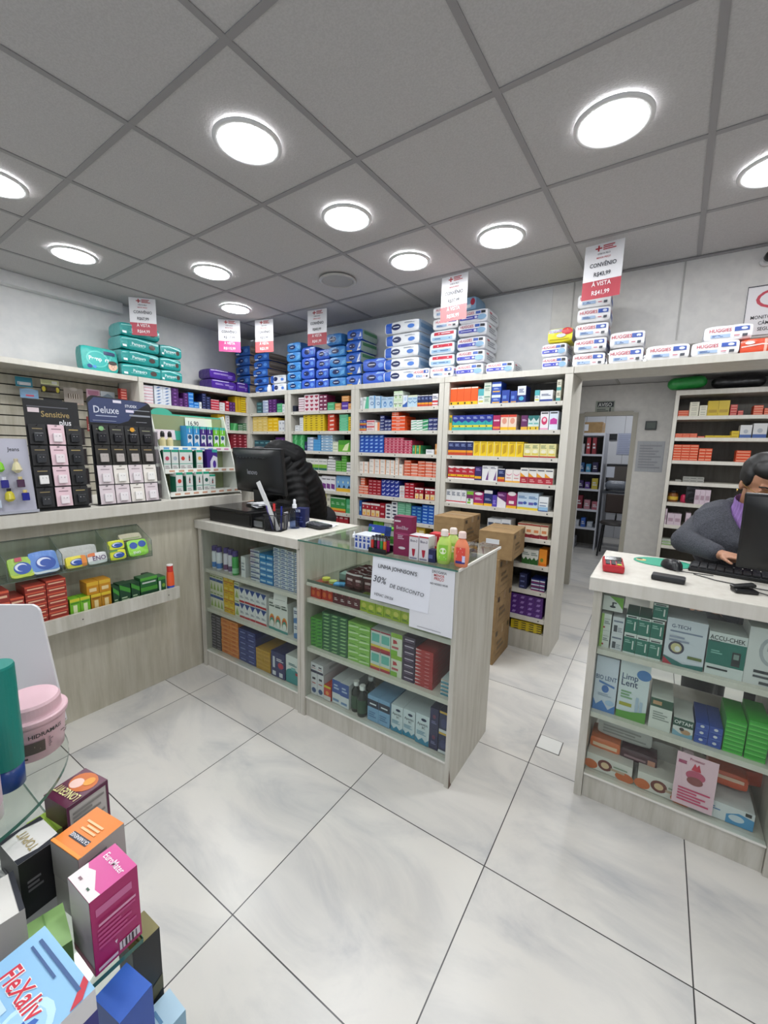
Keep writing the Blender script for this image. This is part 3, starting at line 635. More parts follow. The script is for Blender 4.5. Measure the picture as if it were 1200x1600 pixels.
RUNS = [
('or_y', 'y', -1.423, -1.201, 3.03, 1.8, 0.13, 4, 1, 0.12, 'orange box with yellow base band on the top shelf, passage-side end bay'),
('wteal', 'y', -1.2, -1.154, 3.03, 1.8, 0.111, 1, 1, 0.12, 'teal and white box on the top shelf, passage-side end bay'),
('cream_g', 'y', -1.154, -1.1, 3.03, 1.8, 0.154, 1, 2, 0.12, 'pale cream-green box on the top shelf, passage-side end bay'),
('blue_w', 'y', -1.094, -1.026, 3.03, 1.8, 0.154, 1, 2, 0.12, 'blue box with white panel on the top shelf, passage-side end bay'),
('blue', 'y', -1.019, -0.962, 3.03, 1.8, 0.092, 1, 1, 0.12, 'mid-blue box on the top shelf, passage-side end bay'),
('blue', 'y', -0.956, -0.909, 3.03, 1.8, 0.083, 1, 1, 0.12, 'smaller mid-blue box on the top shelf, passage-side end bay'),
('navyw', 'y', -0.907, -0.849, 3.03, 1.8, 0.114, 1, 1, 0.12, 'white and navy tall box on the top shelf, passage-side end bay'),
('wteal', 'y', -0.788, -0.755, 3.03, 1.8, 0.08, 1, 1, 0.12, 'small pale teal box on the top shelf, passage-side end bay'),
('wnavy', 'y', -0.752, -0.669, 3.03, 1.8, 0.076, 1, 1, 0.12, 'wide white box with navy base on the top shelf, passage-side end bay'),
('cteal', 'y', -0.647, -0.618, 3.03, 1.8, 0.14, 1, 2, 0.12, 'cream and teal box on the top shelf, passage-side end bay'),
('yelgr', 'y', -1.423, -1.4, 3.03, 1.61, 0.116, 1, 1, 0.12, 'yellow box with green panel on the second shelf, passage-side end bay'),
('navyteal', 'y', -1.397, -1.074, 3.03, 1.61, 0.113, 6, 1, 0.12, 'navy and teal box with yellow band on the second shelf, passage-side end bay'),
('magred', 'y', -1.072, -1.019, 3.03, 1.61, 0.107, 1, 1, 0.12, 'magenta and red box on the second shelf, passage-side end bay'),
('peach', 'y', -1.016, -0.902, 3.03, 1.61, 0.109, 2, 1, 0.12, 'pale peach box with yellow base on the second shelf, passage-side end bay'),
('purpy', 'y', -0.868, -0.822, 3.03, 1.61, 0.102, 1, 1, 0.12, 'purple box with yellow base on the second shelf, passage-side end bay'),
('wtealy', 'y', -0.819, -0.744, 3.03, 1.61, 0.099, 2, 1, 0.12, 'white-teal box with yellow base on the second shelf, passage-side end bay'),
('wpink', 'y', -0.738, -0.683, 3.03, 1.61, 0.124, 1, 1, 0.12, 'tall white box with pink oval on the second shelf, passage-side end bay'),
('wpinkb', 'y', -0.679, -0.621, 3.03, 1.61, 0.125, 1, 1, 0.12, 'tall pale blue box with pink shape on the second shelf, passage-side end bay'),
('navyor', 'y', -1.423, -1.217, 3.03, 1.42, 0.108, 4, 1, 0.12, 'navy box with orange base on the third shelf, passage-side end bay'),
('yellow', 'y', -1.215, -0.838, 3.03, 1.42, 0.107, 7, 1, 0.12, 'bright yellow box on the third shelf, passage-side end bay'),
('creamr', 'y', -0.836, -0.619, 3.03, 1.42, 0.096, 4, 1, 0.12, 'cream-yellow box with red base on the third shelf, passage-side end bay'),
('redy', 'y', -1.415, -1.192, 3.03, 1.235, 0.1, 4, 1, 0.12, 'red box with yellow band on the fourth shelf, passage-side end bay'),
('purpdy', 'y', -1.19, -1.137, 3.03, 1.235, 0.103, 1, 1, 0.12, 'dark purple box with yellow band on the fourth shelf, passage-side end bay'),
('wpurp', 'y', -1.133, -1.014, 3.03, 1.235, 0.114, 2, 1, 0.12, 'white box with purple wedge on the fourth shelf, passage-side end bay'),
('navyor', 'y', -1.011, -0.959, 3.03, 1.235, 0.096, 1, 1, 0.12, 'navy box with orange band on the fourth shelf, passage-side end bay'),
('wpinkr', 'y', -0.957, -0.848, 3.03, 1.235, 0.094, 2, 1, 0.12, 'white box with pink arc on the fourth shelf, passage-side end bay'),
('wred', 'y', -0.847, -0.621, 3.03, 1.235, 0.11, 4, 1, 0.12, 'white and dark red box with orange triangle on the fourth shelf, passage-side end bay'),
('wredstrip', 'y', -1.423, -1.25, 3.03, 1.045, 0.104, 4, 1, 0.14, 'white box with thin red strip on the fifth shelf, passage-side end bay'),
('limep', 'y', -1.246, -1.192, 3.03, 1.045, 0.1, 1, 1, 0.14, 'white, purple and lime box on the fifth shelf, passage-side end bay'),
('magen', 'y', -1.189, -1.11, 3.03, 1.045, 0.098, 1, 1, 0.14, 'magenta box with yellow base on the fifth shelf, passage-side end bay'),
('navytop', 'y', -1.107, -1.042, 3.03, 1.045, 0.119, 1, 1, 0.14, 'navy box with white top on the fifth shelf, passage-side end bay'),
('violet', 'y', -1.04, -1.006, 3.03, 1.045, 0.086, 1, 1, 0.14, 'narrow violet box on the fifth shelf, passage-side end bay'),
('purpwh', 'y', -1.004, -0.936, 3.03, 1.045, 0.112, 1, 1, 0.14, 'purple and white slanted box on the fifth shelf, passage-side end bay'),
('magy', 'y', -0.934, -0.859, 3.03, 1.045, 0.109, 1, 1, 0.14, 'magenta box with white patch on the fifth shelf, passage-side end bay'),
('pbluey', 'y', -0.856, -0.707, 3.03, 1.045, 0.123, 2, 1, 0.14, 'pale blue box with yellow base on the fifth shelf, passage-side end bay'),
('wblue', 'y', -0.703, -0.639, 3.03, 1.045, 0.104, 1, 1, 0.14, 'white box with blue lower half on the fifth shelf, passage-side end bay'),
('wgreyn', 'y', -1.068, -0.964, 3.03, 0.845, 0.107, 2, 1, 0.12, 'white box with grey-navy label on the sixth shelf, passage-side end bay'),
('wgreyn', 'y', -0.962, -0.89, 3.03, 0.845, 0.112, 1, 1, 0.12, 'last white box with grey label on the sixth shelf, passage-side end bay'),
('creamred', 'y', -0.838, -0.625, 3.03, 0.845, 0.1, 4, 1, 0.12, 'cream box with dark red base on the sixth shelf, passage-side end bay'),
('wgreen', 'y', -0.793, -0.677, 3.03, 0.65, 0.107, 2, 1, 0.12, 'white box with green leaf pattern on the seventh shelf, passage-side end bay'),
('orangegr', 'y', -0.674, -0.62, 3.03, 0.65, 0.122, 1, 1, 0.12, 'orange box with green spot on the seventh shelf, passage-side end bay'),
('navydk', 'y', -0.797, -0.744, 3.03, 0.46, 0.114, 1, 3, 0.12, 'dark navy box in the left stack on the eighth shelf, passage-side end bay'),
('navy3', 'y', -0.712, -0.653, 3.03, 0.46, 0.089, 1, 3, 0.12, 'navy, white and pink box on the eighth shelf, passage-side end bay'),
('navy3', 'y', -0.651, -0.616, 3.03, 0.46, 0.09, 1, 3, 0.12, 'navy and pink box at the right end on the eighth shelf, passage-side end bay'),
('purple', 'y', -0.849, -0.618, 3.03, 0.257, 0.156, 4, 4, 0.2, 'purple box with pale print on the ninth shelf, passage-side end bay'),
('yelblk', 'y', -0.837, -0.614, 3.03, 0.14, 0.068, 4, 4, 0.12, 'yellow and black small box on the bottom shelf, passage-side end bay'),
('white', 'y', -2.296, -2.271, 3.03, 1.8, 0.101, 1, 1, 0.12, 'narrow white box on the top shelf, third bay'),
('wtealL', 'y', -2.267, -2.205, 3.03, 1.8, 0.104, 1, 1, 0.12, 'white and mint slanted box on the top shelf, third bay'),
('pblue', 'y', -2.203, -2.137, 3.03, 1.8, 0.111, 1, 1, 0.12, 'pale blue box with ring on the top shelf, third bay'),
('pblue', 'y', -2.134, -2.074, 3.03, 1.8, 0.105, 1, 1, 0.12, 'white-blue box right of the ring box on the top shelf, third bay'),
('pbdrop', 'y', -2.068, -1.948, 3.03, 1.8, 0.093, 2, 1, 0.12, 'pale blue box with water drop on the top shelf, third bay'),
('wgrblk', 'y', -1.944, -1.857, 3.03, 1.8, 0.135, 2, 2, 0.12, 'pale green box with dark line on the top shelf, third bay'),
('whblue2', 'y', -1.855, -1.811, 3.03, 1.8, 0.098, 1, 1, 0.12, 'white box with blue swoosh on the top shelf, third bay'),
('pbyt', 'y', -1.808, -1.717, 3.03, 1.8, 0.096, 2, 1, 0.12, 'pale blue box with cream top on the top shelf, third bay'),
('navyor', 'y', -1.714, -1.58, 3.03, 1.8, 0.089, 4, 1, 0.12, 'navy box with orange band and red base on the top shelf, third bay'),
('wredband', 'y', -1.579, -1.528, 3.03, 1.8, 0.096, 1, 1, 0.12, 'white box with red bands on the top shelf, third bay'),
('navyyr', 'y', -2.296, -2.223, 3.03, 1.61, 0.095, 2, 2, 0.18, 'navy box with yellow and red base on the second shelf, third bay'),
('pinkw', 'y', -2.22, -2.136, 3.03, 1.61, 0.093, 1, 2, 0.18, 'pink and white box on the second shelf, third bay'),
('worn', 'y', -2.132, -2.081, 3.03, 1.61, 0.073, 1, 1, 0.18, 'white and orange narrow box on the second shelf, third bay'),
('navyx', 'y', -2.077, -2.033, 3.03, 1.61, 0.128, 1, 5, 0.18, 'navy box with white strip, left stack on the second shelf, third bay'),
('navyx', 'y', -2.03, -1.961, 3.03, 1.61, 0.095, 2, 3, 0.18, 'navy box with white strip, low stack on the second shelf, third bay'),
('orwh', 'y', -1.958, -1.826, 3.03, 1.61, 0.12, 1, 4, 0.18, 'wide orange box with white edge on the second shelf, third bay'),
('orwh', 'y', -1.957, -1.89, 3.03, 1.732, 0.033, 1, 2, 0.18, 'small orange box topping the orange stack on the second shelf, third bay'),
('whgrst', 'y', -1.767, -1.659, 3.03, 1.61, 0.085, 2, 4, 0.18, 'white box with green stripe on the second shelf, third bay'),
('greenm', 'y', -1.658, -1.608, 3.03, 1.61, 0.089, 1, 3, 0.18, 'green box with white stripe on the second shelf, third bay'),
('navyx', 'y', -1.606, -1.522, 3.03, 1.61, 0.098, 2, 3, 0.18, 'navy box, rightmost stack on the second shelf, third bay'),
('royal', 'y', -2.296, -2.035, 3.03, 1.42, 0.155, 5, 5, 0.2, 'royal blue box with pale mark on the third shelf, third bay'),
('pinkred', 'y', -2.028, -1.832, 3.03, 1.42, 0.132, 5, 6, 0.2, 'pink-red box with pale arrow on the third shelf, third bay'),
('pinkred', 'y', -1.829, -1.751, 3.03, 1.42, 0.11, 2, 5, 0.2, 'pink-red box of the lower right columns on the third shelf, third bay'),
('greeny', 'y', -1.749, -1.674, 3.03, 1.42, 0.071, 2, 1, 0.2, 'green box with yellow edge on the third shelf, third bay'),
('white', 'y', -1.621, -1.548, 3.03, 1.42, 0.039, 1, 1, 0.2, 'low white box standing alone on the third shelf, third bay'),
('orbrown', 'y', -1.538, -1.519, 3.03, 1.42, 0.085, 1, 1, 0.2, 'narrow tan box at the right end on the third shelf, third bay'),
('worange', 'y', -2.296, -2.19, 3.03, 1.235, 0.102, 2, 2, 0.12, 'white box with orange edge, leftmost on the fourth shelf, third bay'),
('worange', 'y', -2.183, -2.008, 3.03, 1.235, 0.129, 3, 3, 0.12, 'white box with orange edge, three high on the fourth shelf, third bay'),
('worange', 'y', -2.004, -1.913, 3.03, 1.235, 0.125, 2, 3, 0.12, 'white box with orange edge, middle columns on the fourth shelf, third bay'),
('worange', 'y', -1.911, -1.873, 3.03, 1.235, 0.15, 1, 4, 0.12, 'white box of the tallest column on the fourth shelf, third bay'),
('worange', 'y', -1.87, -1.828, 3.03, 1.235, 0.093, 1, 2, 0.12, 'white box right of the tallest column on the fourth shelf, third bay'),
('orlab', 'y', -1.821, -1.755, 3.03, 1.235, 0.129, 1, 5, 0.12, 'orange-red box with pale label, first column on the fourth shelf, third bay'),
('orlabw', 'y', -1.753, -1.689, 3.03, 1.235, 0.104, 1, 4, 0.12, 'orange-red box with white top, lower column on the fourth shelf, third bay'),
('orlab', 'y', -1.688, -1.619, 3.03, 1.235, 0.127, 1, 5, 0.12, 'orange-red box with pale label, middle column on the fourth shelf, third bay'),
('orlabw', 'y', -1.617, -1.553, 3.03, 1.235, 0.125, 1, 5, 0.12, 'orange-red box with white top, tall column on the fourth shelf, third bay'),
('orlabw', 'y', -1.55, -1.52, 3.03, 1.235, 0.122, 1, 5, 0.12, 'orange-red box of the end column on the fourth shelf, third bay'),
('orlabw', 'y', -2.296, -2.193, 3.03, 1.045, 0.076, 2, 3, 0.18, 'orange and white flat box on the fifth shelf, third bay'),
('orlabw', 'y', -2.276, -2.23, 3.03, 1.122, 0.07, 1, 3, 0.18, 'orange box topping the left stack on the fifth shelf, third bay'),
('dkred', 'y', -2.189, -2.054, 3.03, 1.045, 0.134, 3, 5, 0.18, 'dark red box with pale label on the fifth shelf, third bay'),
('navyb', 'y', -2.049, -1.864, 3.03, 1.045, 0.143, 4, 4, 0.18, 'indigo box with pale swoosh on the fifth shelf, third bay'),
('whthin', 'y', -1.86, -1.81, 3.03, 1.045, 0.1, 1, 4, 0.18, 'white flat box on the fifth shelf, third bay'),
('redw', 'y', -1.809, -1.717, 3.03, 1.045, 0.129, 2, 5, 0.18, 'bright red box with white label on the fifth shelf, third bay'),
('redface', 'y', -1.71, -1.63, 3.03, 1.045, 0.095, 2, 1, 0.18, 'red box with cream panel, left pair on the fifth shelf, third bay'),
('redface', 'y', -1.613, -1.522, 3.03, 1.045, 0.094, 2, 1, 0.18, 'red box with cream panel, right pair on the fifth shelf, third bay'),
('blueb', 'y', -2.292, -2.265, 3.03, 0.845, 0.137, 1, 1, 0.18, 'narrow blue box at the left end on the sixth shelf, third bay'),
('redface', 'y', -2.261, -2.061, 3.03, 0.845, 0.122, 4, 1, 0.18, 'red box with white top and cream panel on the sixth shelf, third bay'),
('dkred', 'y', -2.06, -2.006, 3.03, 0.845, 0.132, 1, 2, 0.18, 'dark red box beside the cream-panel boxes on the sixth shelf, third bay'),
('whblk', 'y', -1.999, -1.938, 3.03, 0.845, 0.131, 1, 4, 0.18, 'white box with black oval, left stack on the sixth shelf, third bay'),
('whblk', 'y', -1.935, -1.877, 3.03, 0.845, 0.158, 1, 5, 0.18, 'white box with black oval, right stack on the sixth shelf, third bay'),
('mint', 'y', -1.873, -1.797, 3.03, 0.845, 0.162, 1, 4, 0.18, 'mint green box, left stack on the sixth shelf, third bay'),
('mint', 'y', -1.795, -1.741, 3.03, 0.845, 0.158, 1, 4, 0.18, 'mint green box, right stack on the sixth shelf, third bay'),
('blueb', 'y', -1.735, -1.637, 3.03, 0.845, 0.138, 2, 5, 0.18, 'steel blue box on the sixth shelf, third bay'),
('blueb2', 'y', -1.633, -1.522, 3.03, 0.845, 0.158, 2, 6, 0.18, 'bright blue box with pale mark on the sixth shelf, third bay'),
('lime', 'y', -2.128, -2.019, 3.03, 0.65, 0.16, 2, 2, 0.12, 'lime green box on the seventh shelf, third bay'),
('white', 'y', -2.01, -1.934, 3.03, 0.65, 0.16, 1, 2, 0.12, 'white box on the seventh shelf, third bay'),
('yelw', 'y', -1.731, -1.6, 3.03, 0.65, 0.16, 2, 2, 0.12, 'pale yellow box on the seventh shelf, third bay'),
('blackn', 'y', -3.146, -3.097, 3.03, 1.8, 0.06, 1, 1, 0.12, 'small black box on the top shelf, second bay'),
('wmaro', 'y', -3.059, -2.983, 3.03, 1.8, 0.134, 1, 6, 0.12, 'white box with maroon base on the top shelf, second bay'),
('wheart', 'y', -2.978, -2.788, 3.03, 1.8, 0.156, 3, 4, 0.12, 'white box with dark heart on the top shelf, second bay'),
('maroon', 'y', -2.785, -2.687, 3.03, 1.8, 0.147, 2, 4, 0.12, 'maroon box with white label on the top shelf, second bay'),
('green', 'y', -2.682, -2.595, 3.03, 1.8, 0.073, 1, 2, 0.12, 'green box on the top shelf, second bay'),
('orbrown', 'y', -2.589, -2.519, 3.03, 1.8, 0.062, 1, 2, 0.12, 'tan box on the top shelf, second bay'),
('purpv', 'y', -2.514, -2.436, 3.03, 1.8, 0.072, 1, 1, 0.12, 'violet box on the top shelf, second bay'),
('orbrown', 'y', -2.509, -2.424, 3.03, 1.874, 0.049, 1, 2, 0.12, 'tan box on top of the violet box on the top shelf, second bay'),
('orbrown', 'y', -2.432, -2.394, 3.03, 1.8, 0.056, 1, 2, 0.12, 'tan box at the right end on the top shelf, second bay'),
('greyd', 'y', -3.156, -3.236, 3.03, 1.61, 0.135, 1, 1, 0.18, 'dark grey box on the second shelf, second bay'),
('white', 'y', -3.112, -3.052, 3.03, 1.61, 0.058, 1, 2, 0.18, 'low white box on the second shelf, second bay'),
('white', 'y', -3.047, -2.998, 3.03, 1.61, 0.132, 1, 6, 0.18, 'slim white box on the second shelf, second bay'),
('yeldot', 'y', -2.995, -2.721, 3.03, 1.61, 0.155, 4, 7, 0.18, 'yellow box with brown mark on the second shelf, second bay'),
('orred', 'y', -2.676, -2.595, 3.03, 1.61, 0.155, 1, 4, 0.18, 'orange-red box with white mark on the second shelf, second bay'),
('mintw', 'y', -2.534, -2.432, 3.03, 1.61, 0.148, 1, 6, 0.18, 'mint box on the second shelf, second bay'),
('yeldot', 'y', -2.428, -2.392, 3.03, 1.61, 0.126, 1, 6, 0.18, 'yellow box at the right end on the second shelf, second bay'),
('greenb', 'y', -3.146, -2.984, 3.03, 1.42, 0.155, 2, 3, 0.18, 'green box with light streak on the third shelf, second bay'),
('navydk', 'y', -2.979, -2.947, 3.03, 1.42, 0.088, 1, 1, 0.18, 'slim navy box on the third shelf, second bay'),
('whitebl', 'y', -2.943, -2.865, 3.03, 1.42, 0.131, 1, 4, 0.18, 'white-blue box on the third shelf, second bay'),
('lblue', 'y', -2.862, -2.765, 3.03, 1.42, 0.11, 1, 4, 0.18, 'sky blue box on the third shelf, second bay'),
('lblue', 'y', -2.806, -2.762, 3.03, 1.532, 0.043, 1, 2, 0.18, 'small sky blue box on top on the third shelf, second bay'),
('lbwh', 'y', -2.758, -2.618, 3.03, 1.42, 0.155, 2, 6, 0.18, 'pale blue box with white label on the third shelf, second bay'),
('whyel', 'y', -2.613, -2.549, 3.03, 1.42, 0.091, 1, 3, 0.18, 'white box with olive label on the third shelf, second bay'),
('grleaf', 'y', -2.544, -2.406, 3.03, 1.42, 0.106, 1, 1, 0.18, 'wide leaf-green box on the third shelf, second bay'),
('wgrband', 'y', -3.016, -2.685, 3.03, 1.235, 0.11, 6, 1, 0.12, 'white box with green band on the fourth shelf, second bay'),
('wblkband', 'y', -2.679, -2.579, 3.03, 1.235, 0.104, 2, 4, 0.12, 'white box with black strip on the fourth shelf, second bay'),
('wblkband', 'y', -2.662, -2.615, 3.03, 1.34, 0.032, 1, 1, 0.12, 'single white box on top of the stack on the fourth shelf, second bay'),
('grn2', 'y', -2.575, -2.509, 3.03, 1.235, 0.098, 1, 4, 0.12, 'leaf green box, low stack on the fourth shelf, second bay'),
('grn2', 'y', -2.505, -2.446, 3.03, 1.235, 0.15, 1, 6, 0.12, 'leaf green box, tall stack on the fourth shelf, second bay'),
('wblkband', 'y', -2.443, -2.396, 3.03, 1.235, 0.089, 1, 3, 0.12, 'white box of the end stack on the fourth shelf, second bay'),
('white', 'y', -2.808, -2.757, 3.03, 1.045, 0.128, 1, 1, 0.12, 'plain white tall box on the fifth shelf, second bay'),
('wpur2', 'y', -2.753, -2.58, 3.03, 1.045, 0.138, 3, 1, 0.12, 'white box with purple shape on the fifth shelf, second bay'),
('mount', 'y', -2.573, -2.392, 3.03, 1.045, 0.15, 3, 1, 0.12, 'sky blue box with yellow base on the fifth shelf, second bay'),
('lemon', 'y', -2.757, -2.695, 3.03, 0.845, 0.165, 1, 1, 0.12, 'lemon yellow box on the sixth shelf, second bay'),
('cream', 'y', -2.692, -2.645, 3.03, 0.845, 0.165, 1, 1, 0.12, 'cream box on the sixth shelf, second bay'),
('grorb', 'y', -2.643, -2.452, 3.03, 0.845, 0.14, 3, 1, 0.12, 'green box with orange base on the sixth shelf, second bay'),
('green', 'y', -2.45, -2.391, 3.03, 0.845, 0.136, 1, 1, 0.12, 'plain green box on the sixth shelf, second bay'),
('blueb', 'y', -2.79, -2.698, 3.03, 0.65, 0.15, 1, 2, 0.12, 'blue box on the seventh shelf, second bay'),
('redw', 'y', -2.69, -2.54, 3.03, 0.65, 0.16, 3, 3, 0.12, 'red box of the higher stacks on the seventh shelf, second bay'),
('redw', 'y', -2.532, -2.418, 3.03, 0.65, 0.16, 2, 3, 0.12, 'red box of the lower stacks on the seventh shelf, second bay'),
('tealdk', 'y', -3.685, -3.594, 3.03, 1.8, 0.116, 1, 3, 0.12, 'dark teal box on the top shelf, corner bay'),
('whitebl', 'y', -3.587, -3.505, 3.03, 1.8, 0.13, 1, 4, 0.12, 'white and blue box on the top shelf, corner bay'),
('purpm', 'y', -3.5, -3.378, 3.03, 1.8, 0.135, 2, 5, 0.12, 'purple box on the top shelf, corner bay'),
('green', 'y', -3.37, -3.295, 3.03, 1.8, 0.09, 1, 3, 0.12, 'green box on the top shelf, corner bay'),
('white', 'y', -3.291, -3.255, 3.03, 1.8, 0.081, 1, 2, 0.12, 'white box on the top shelf, corner bay'),
('creamy', 'y', -3.754, -3.517, 3.03, 1.61, 0.155, 3, 5, 0.18, 'pale yellow box on the second shelf, corner bay'),
('yelbr', 'y', -3.513, -3.355, 3.03, 1.61, 0.139, 2, 4, 0.18, 'bright yellow box on the second shelf, corner bay'),
('whsil', 'y', -3.352, -3.261, 3.03, 1.61, 0.109, 2, 2, 0.18, 'white box on the second shelf, corner bay'),
('tealdk', 'y', -3.735, -3.487, 3.03, 1.42, 0.095, 3, 2, 0.12, 'dark teal box on the third shelf, corner bay'),
('worr', 'y', -3.482, -3.401, 3.03, 1.42, 0.093, 1, 1, 0.12, 'white and orange box on the third shelf, corner bay'),
('purpm', 'y', -3.398, -3.264, 3.03, 1.42, 0.127, 2, 2, 0.12, 'purple box on the third shelf, corner bay'),
('wpk6', 'x', 1.908, 1.993, -3.79, 1.8, 0.153, 1, 6, 0.12, 'white box with pink stripe on the top shelf, left wall shelves'),
('wbl6', 'x', 2.004, 2.154, -3.79, 1.8, 0.161, 2, 6, 0.12, 'white box with blue swoosh on the top shelf, left wall shelves'),
('purpm', 'x', 2.158, 2.225, -3.79, 1.8, 0.162, 1, 5, 0.12, 'dark purple box, tall stack on the top shelf, left wall shelves'),
('purpm', 'x', 2.226, 2.269, -3.79, 1.8, 0.077, 1, 3, 0.12, 'purple box, low stack on the top shelf, left wall shelves'),
('purpm', 'x', 2.273, 2.32, -3.79, 1.8, 0.129, 1, 5, 0.12, 'purple box beside the blue stack on the top shelf, left wall shelves'),
('blbr', 'x', 2.322, 2.374, -3.79, 1.8, 0.14, 1, 4, 0.12, 'bright blue box, tall stack on the top shelf, left wall shelves'),
('blbr', 'x', 2.375, 2.427, -3.79, 1.8, 0.058, 1, 2, 0.12, 'bright blue box, low stack on the top shelf, left wall shelves'),
('white', 'x', 2.432, 2.457, -3.79, 1.8, 0.063, 1, 1, 0.12, 'slim white box on the top shelf, left wall shelves'),
('navydk', 'x', 2.462, 2.506, -3.79, 1.8, 0.148, 1, 6, 0.12, 'navy box, higher stack on the top shelf, left wall shelves'),
('navydk', 'x', 2.509, 2.552, -3.79, 1.8, 0.122, 1, 5, 0.12, 'navy box, lower stack on the top shelf, left wall shelves'),
('redwh', 'x', 2.558, 2.649, -3.79, 1.8, 0.102, 1, 4, 0.12, 'red and white box on the top shelf, left wall shelves'),
('wplain', 'x', 2.655, 2.715, -3.79, 1.8, 0.082, 1, 3, 0.12, 'white box with grey patch on the top shelf, left wall shelves'),
('redw', 'x', 2.722, 2.767, -3.79, 1.8, 0.103, 1, 3, 0.12, 'red box with white label on the top shelf, left wall shelves'),
('purpm', 'x', 2.77, 2.84, -3.79, 1.8, 0.098, 2, 3, 0.12, 'small purple box on the top shelf, left wall shelves'),
('yeltall', 'x', 2.845, 2.909, -3.79, 1.8, 0.162, 1, 1, 0.12, 'tall plain yellow box on the top shelf, left wall shelves'),
('yelline', 'x', 2.914, 2.974, -3.79, 1.8, 0.162, 1, 7, 0.12, 'flat yellow box on the top shelf, left wall shelves'),
('redw', 'x', 2.977, 2.976, -3.79, 1.8, 0.112, 1, 4, 0.12, 'red box at the corner end on the top shelf, left wall shelves'),
('yeltall', 'x', 2.63, 2.712, -3.79, 1.61, 0.155, 1, 1, 0.12, 'orange-yellow box on the second shelf, left wall shelves'),
('whsil', 'x', 2.715, 2.765, -3.79, 1.61, 0.148, 1, 5, 0.12, 'white box with grey dot on the second shelf, left wall shelves'),
('greenb', 'x', 2.781, 2.865, -3.79, 1.61, 0.075, 1, 1, 0.12, 'green box on the second shelf, left wall shelves'),
('dkgr', 'x', 2.87, 2.929, -3.79, 1.61, 0.068, 1, 4, 0.12, 'dark green box on the second shelf, left wall shelves'),
('dkgr', 'x', 2.933, 2.976, -3.79, 1.61, 0.082, 1, 4, 0.12, 'dark green box beside the upright on the second shelf, left wall shelves'),
('burg', 'x', 2.776, 2.976, -3.79, 1.42, 0.154, 3, 5, 0.12, 'burgundy box on the third shelf, left wall shelves'),
('white', 'y', -2.07, -2.028, 1.55, 0.665, 0.128, 1, 1, 0.2, 'tall thin grey-white box on the upper shelf in the cash counter'),
('stomach', 'y', -1.973, -1.894, 1.55, 0.665, 0.188, 1, 6, 0.2, 'white-navy small box on the upper shelf in the cash counter'),
('sblue', 'y', -1.891, -1.778, 1.55, 0.665, 0.177, 2, 5, 0.2, 'blue small box on the upper shelf in the cash counter'),
('swhite', 'y', -1.772, -1.719, 1.55, 0.665, 0.231, 1, 11, 0.2, 'white-blue slim box of the tallest column on the upper shelf in the cash counter'),
('swhite', 'y', -1.716, -1.665, 1.55, 0.665, 0.231, 1, 10, 0.2, 'white-blue slim box of the second column on the upper shelf in the cash counter'),
('swhite', 'y', -1.662, -1.612, 1.55, 0.665, 0.227, 1, 10, 0.2, 'white-blue slim box of the third column on the upper shelf in the cash counter'),
('swhite', 'y', -1.607, -1.569, 1.55, 0.665, 0.227, 1, 10, 0.2, 'white-blue slim box of the last column on the upper shelf in the cash counter'),
('cgreen', 'y', -2.388, -2.247, 1.55, 0.4, 0.227, 4, 2, 0.2, 'cream and green carton on the middle shelf in the cash counter'),
('yellc', 'y', -2.243, -2.14, 1.55, 0.4, 0.233, 2, 4, 0.2, 'yellow carton on the middle shelf in the cash counter'),
('cgreen', 'y', -2.136, -2.09, 1.55, 0.4, 0.222, 1, 2, 0.2, 'cream-blue carton beside the yellow block on the middle shelf in the cash counter'),
('wtri', 'y', -2.087, -1.84, 1.55, 0.4, 0.197, 5, 2, 0.2, 'white carton with navy triangle on the middle shelf in the cash counter'),
('rainbow', 'y', -1.827, -1.665, 1.55, 0.4, 0.183, 3, 1, 0.2, 'tall white carton with rainbow curve on the middle shelf in the cash counter'),
('wbl7', 'y', -1.616, -1.574, 1.55, 0.4, 0.178, 1, 2, 0.2, 'white-blue carton at the right end on the middle shelf in the cash counter'),
('dkgrey', 'y', -2.388, -2.286, 1.55, 0.115, 0.234, 2, 12, 0.24, 'dark grey flat box on the bottom shelf in the cash counter'),
('oranges', 'y', -2.283, -2.11, 1.55, 0.115, 0.235, 2, 8, 0.24, 'orange box on the bottom shelf in the cash counter'),
('navys', 'y', -2.106, -1.947, 1.55, 0.115, 0.212, 2, 6, 0.24, 'navy box on the bottom shelf in the cash counter'),
('must', 'y', -1.942, -1.816, 1.55, 0.115, 0.131, 2, 5, 0.24, 'mustard box on the bottom shelf in the cash counter'),
('navybox', 'y', -1.807, -1.691, 1.55, 0.115, 0.155, 1, 1, 0.24, 'navy carton with white tube picture on the bottom shelf in the cash counter'),
('tealbox', 'y', -1.685, -1.575, 1.55, 0.115, 0.165, 1, 1, 0.24, 'white and teal carton on the bottom shelf in the cash counter'),
('redb', 'y', -1.488, -1.34, 1.55, 0.67, 0.077, 4, 1, 0.1, 'red box on the second tier in the sign-bearing counter'),
('maroonb', 'y', -1.337, -1.166, 1.55, 0.67, 0.082, 4, 1, 0.1, 'dark maroon box on the second tier in the sign-bearing counter'),
('limey', 'y', -1.163, -0.88, 1.55, 0.67, 0.082, 6, 1, 0.1, 'lime and yellow box on the second tier in the sign-bearing counter'),
('limey', 'y', -0.877, -0.682, 1.55, 0.67, 0.074, 5, 1, 0.1, 'green-yellow box under the poster on the second tier in the sign-bearing counter'),
('green8', 'y', -1.488, -1.408, 1.55, 0.395, 0.161, 2, 8, 0.26, 'bright green box on the third tier in the sign-bearing counter'),
('dgreen', 'y', -1.404, -1.236, 1.55, 0.395, 0.212, 3, 11, 0.26, 'dark green box on the third tier in the sign-bearing counter'),
('lgreen', 'y', -1.232, -1.095, 1.55, 0.395, 0.204, 2, 6, 0.26, 'light green carton on the third tier in the sign-bearing counter'),
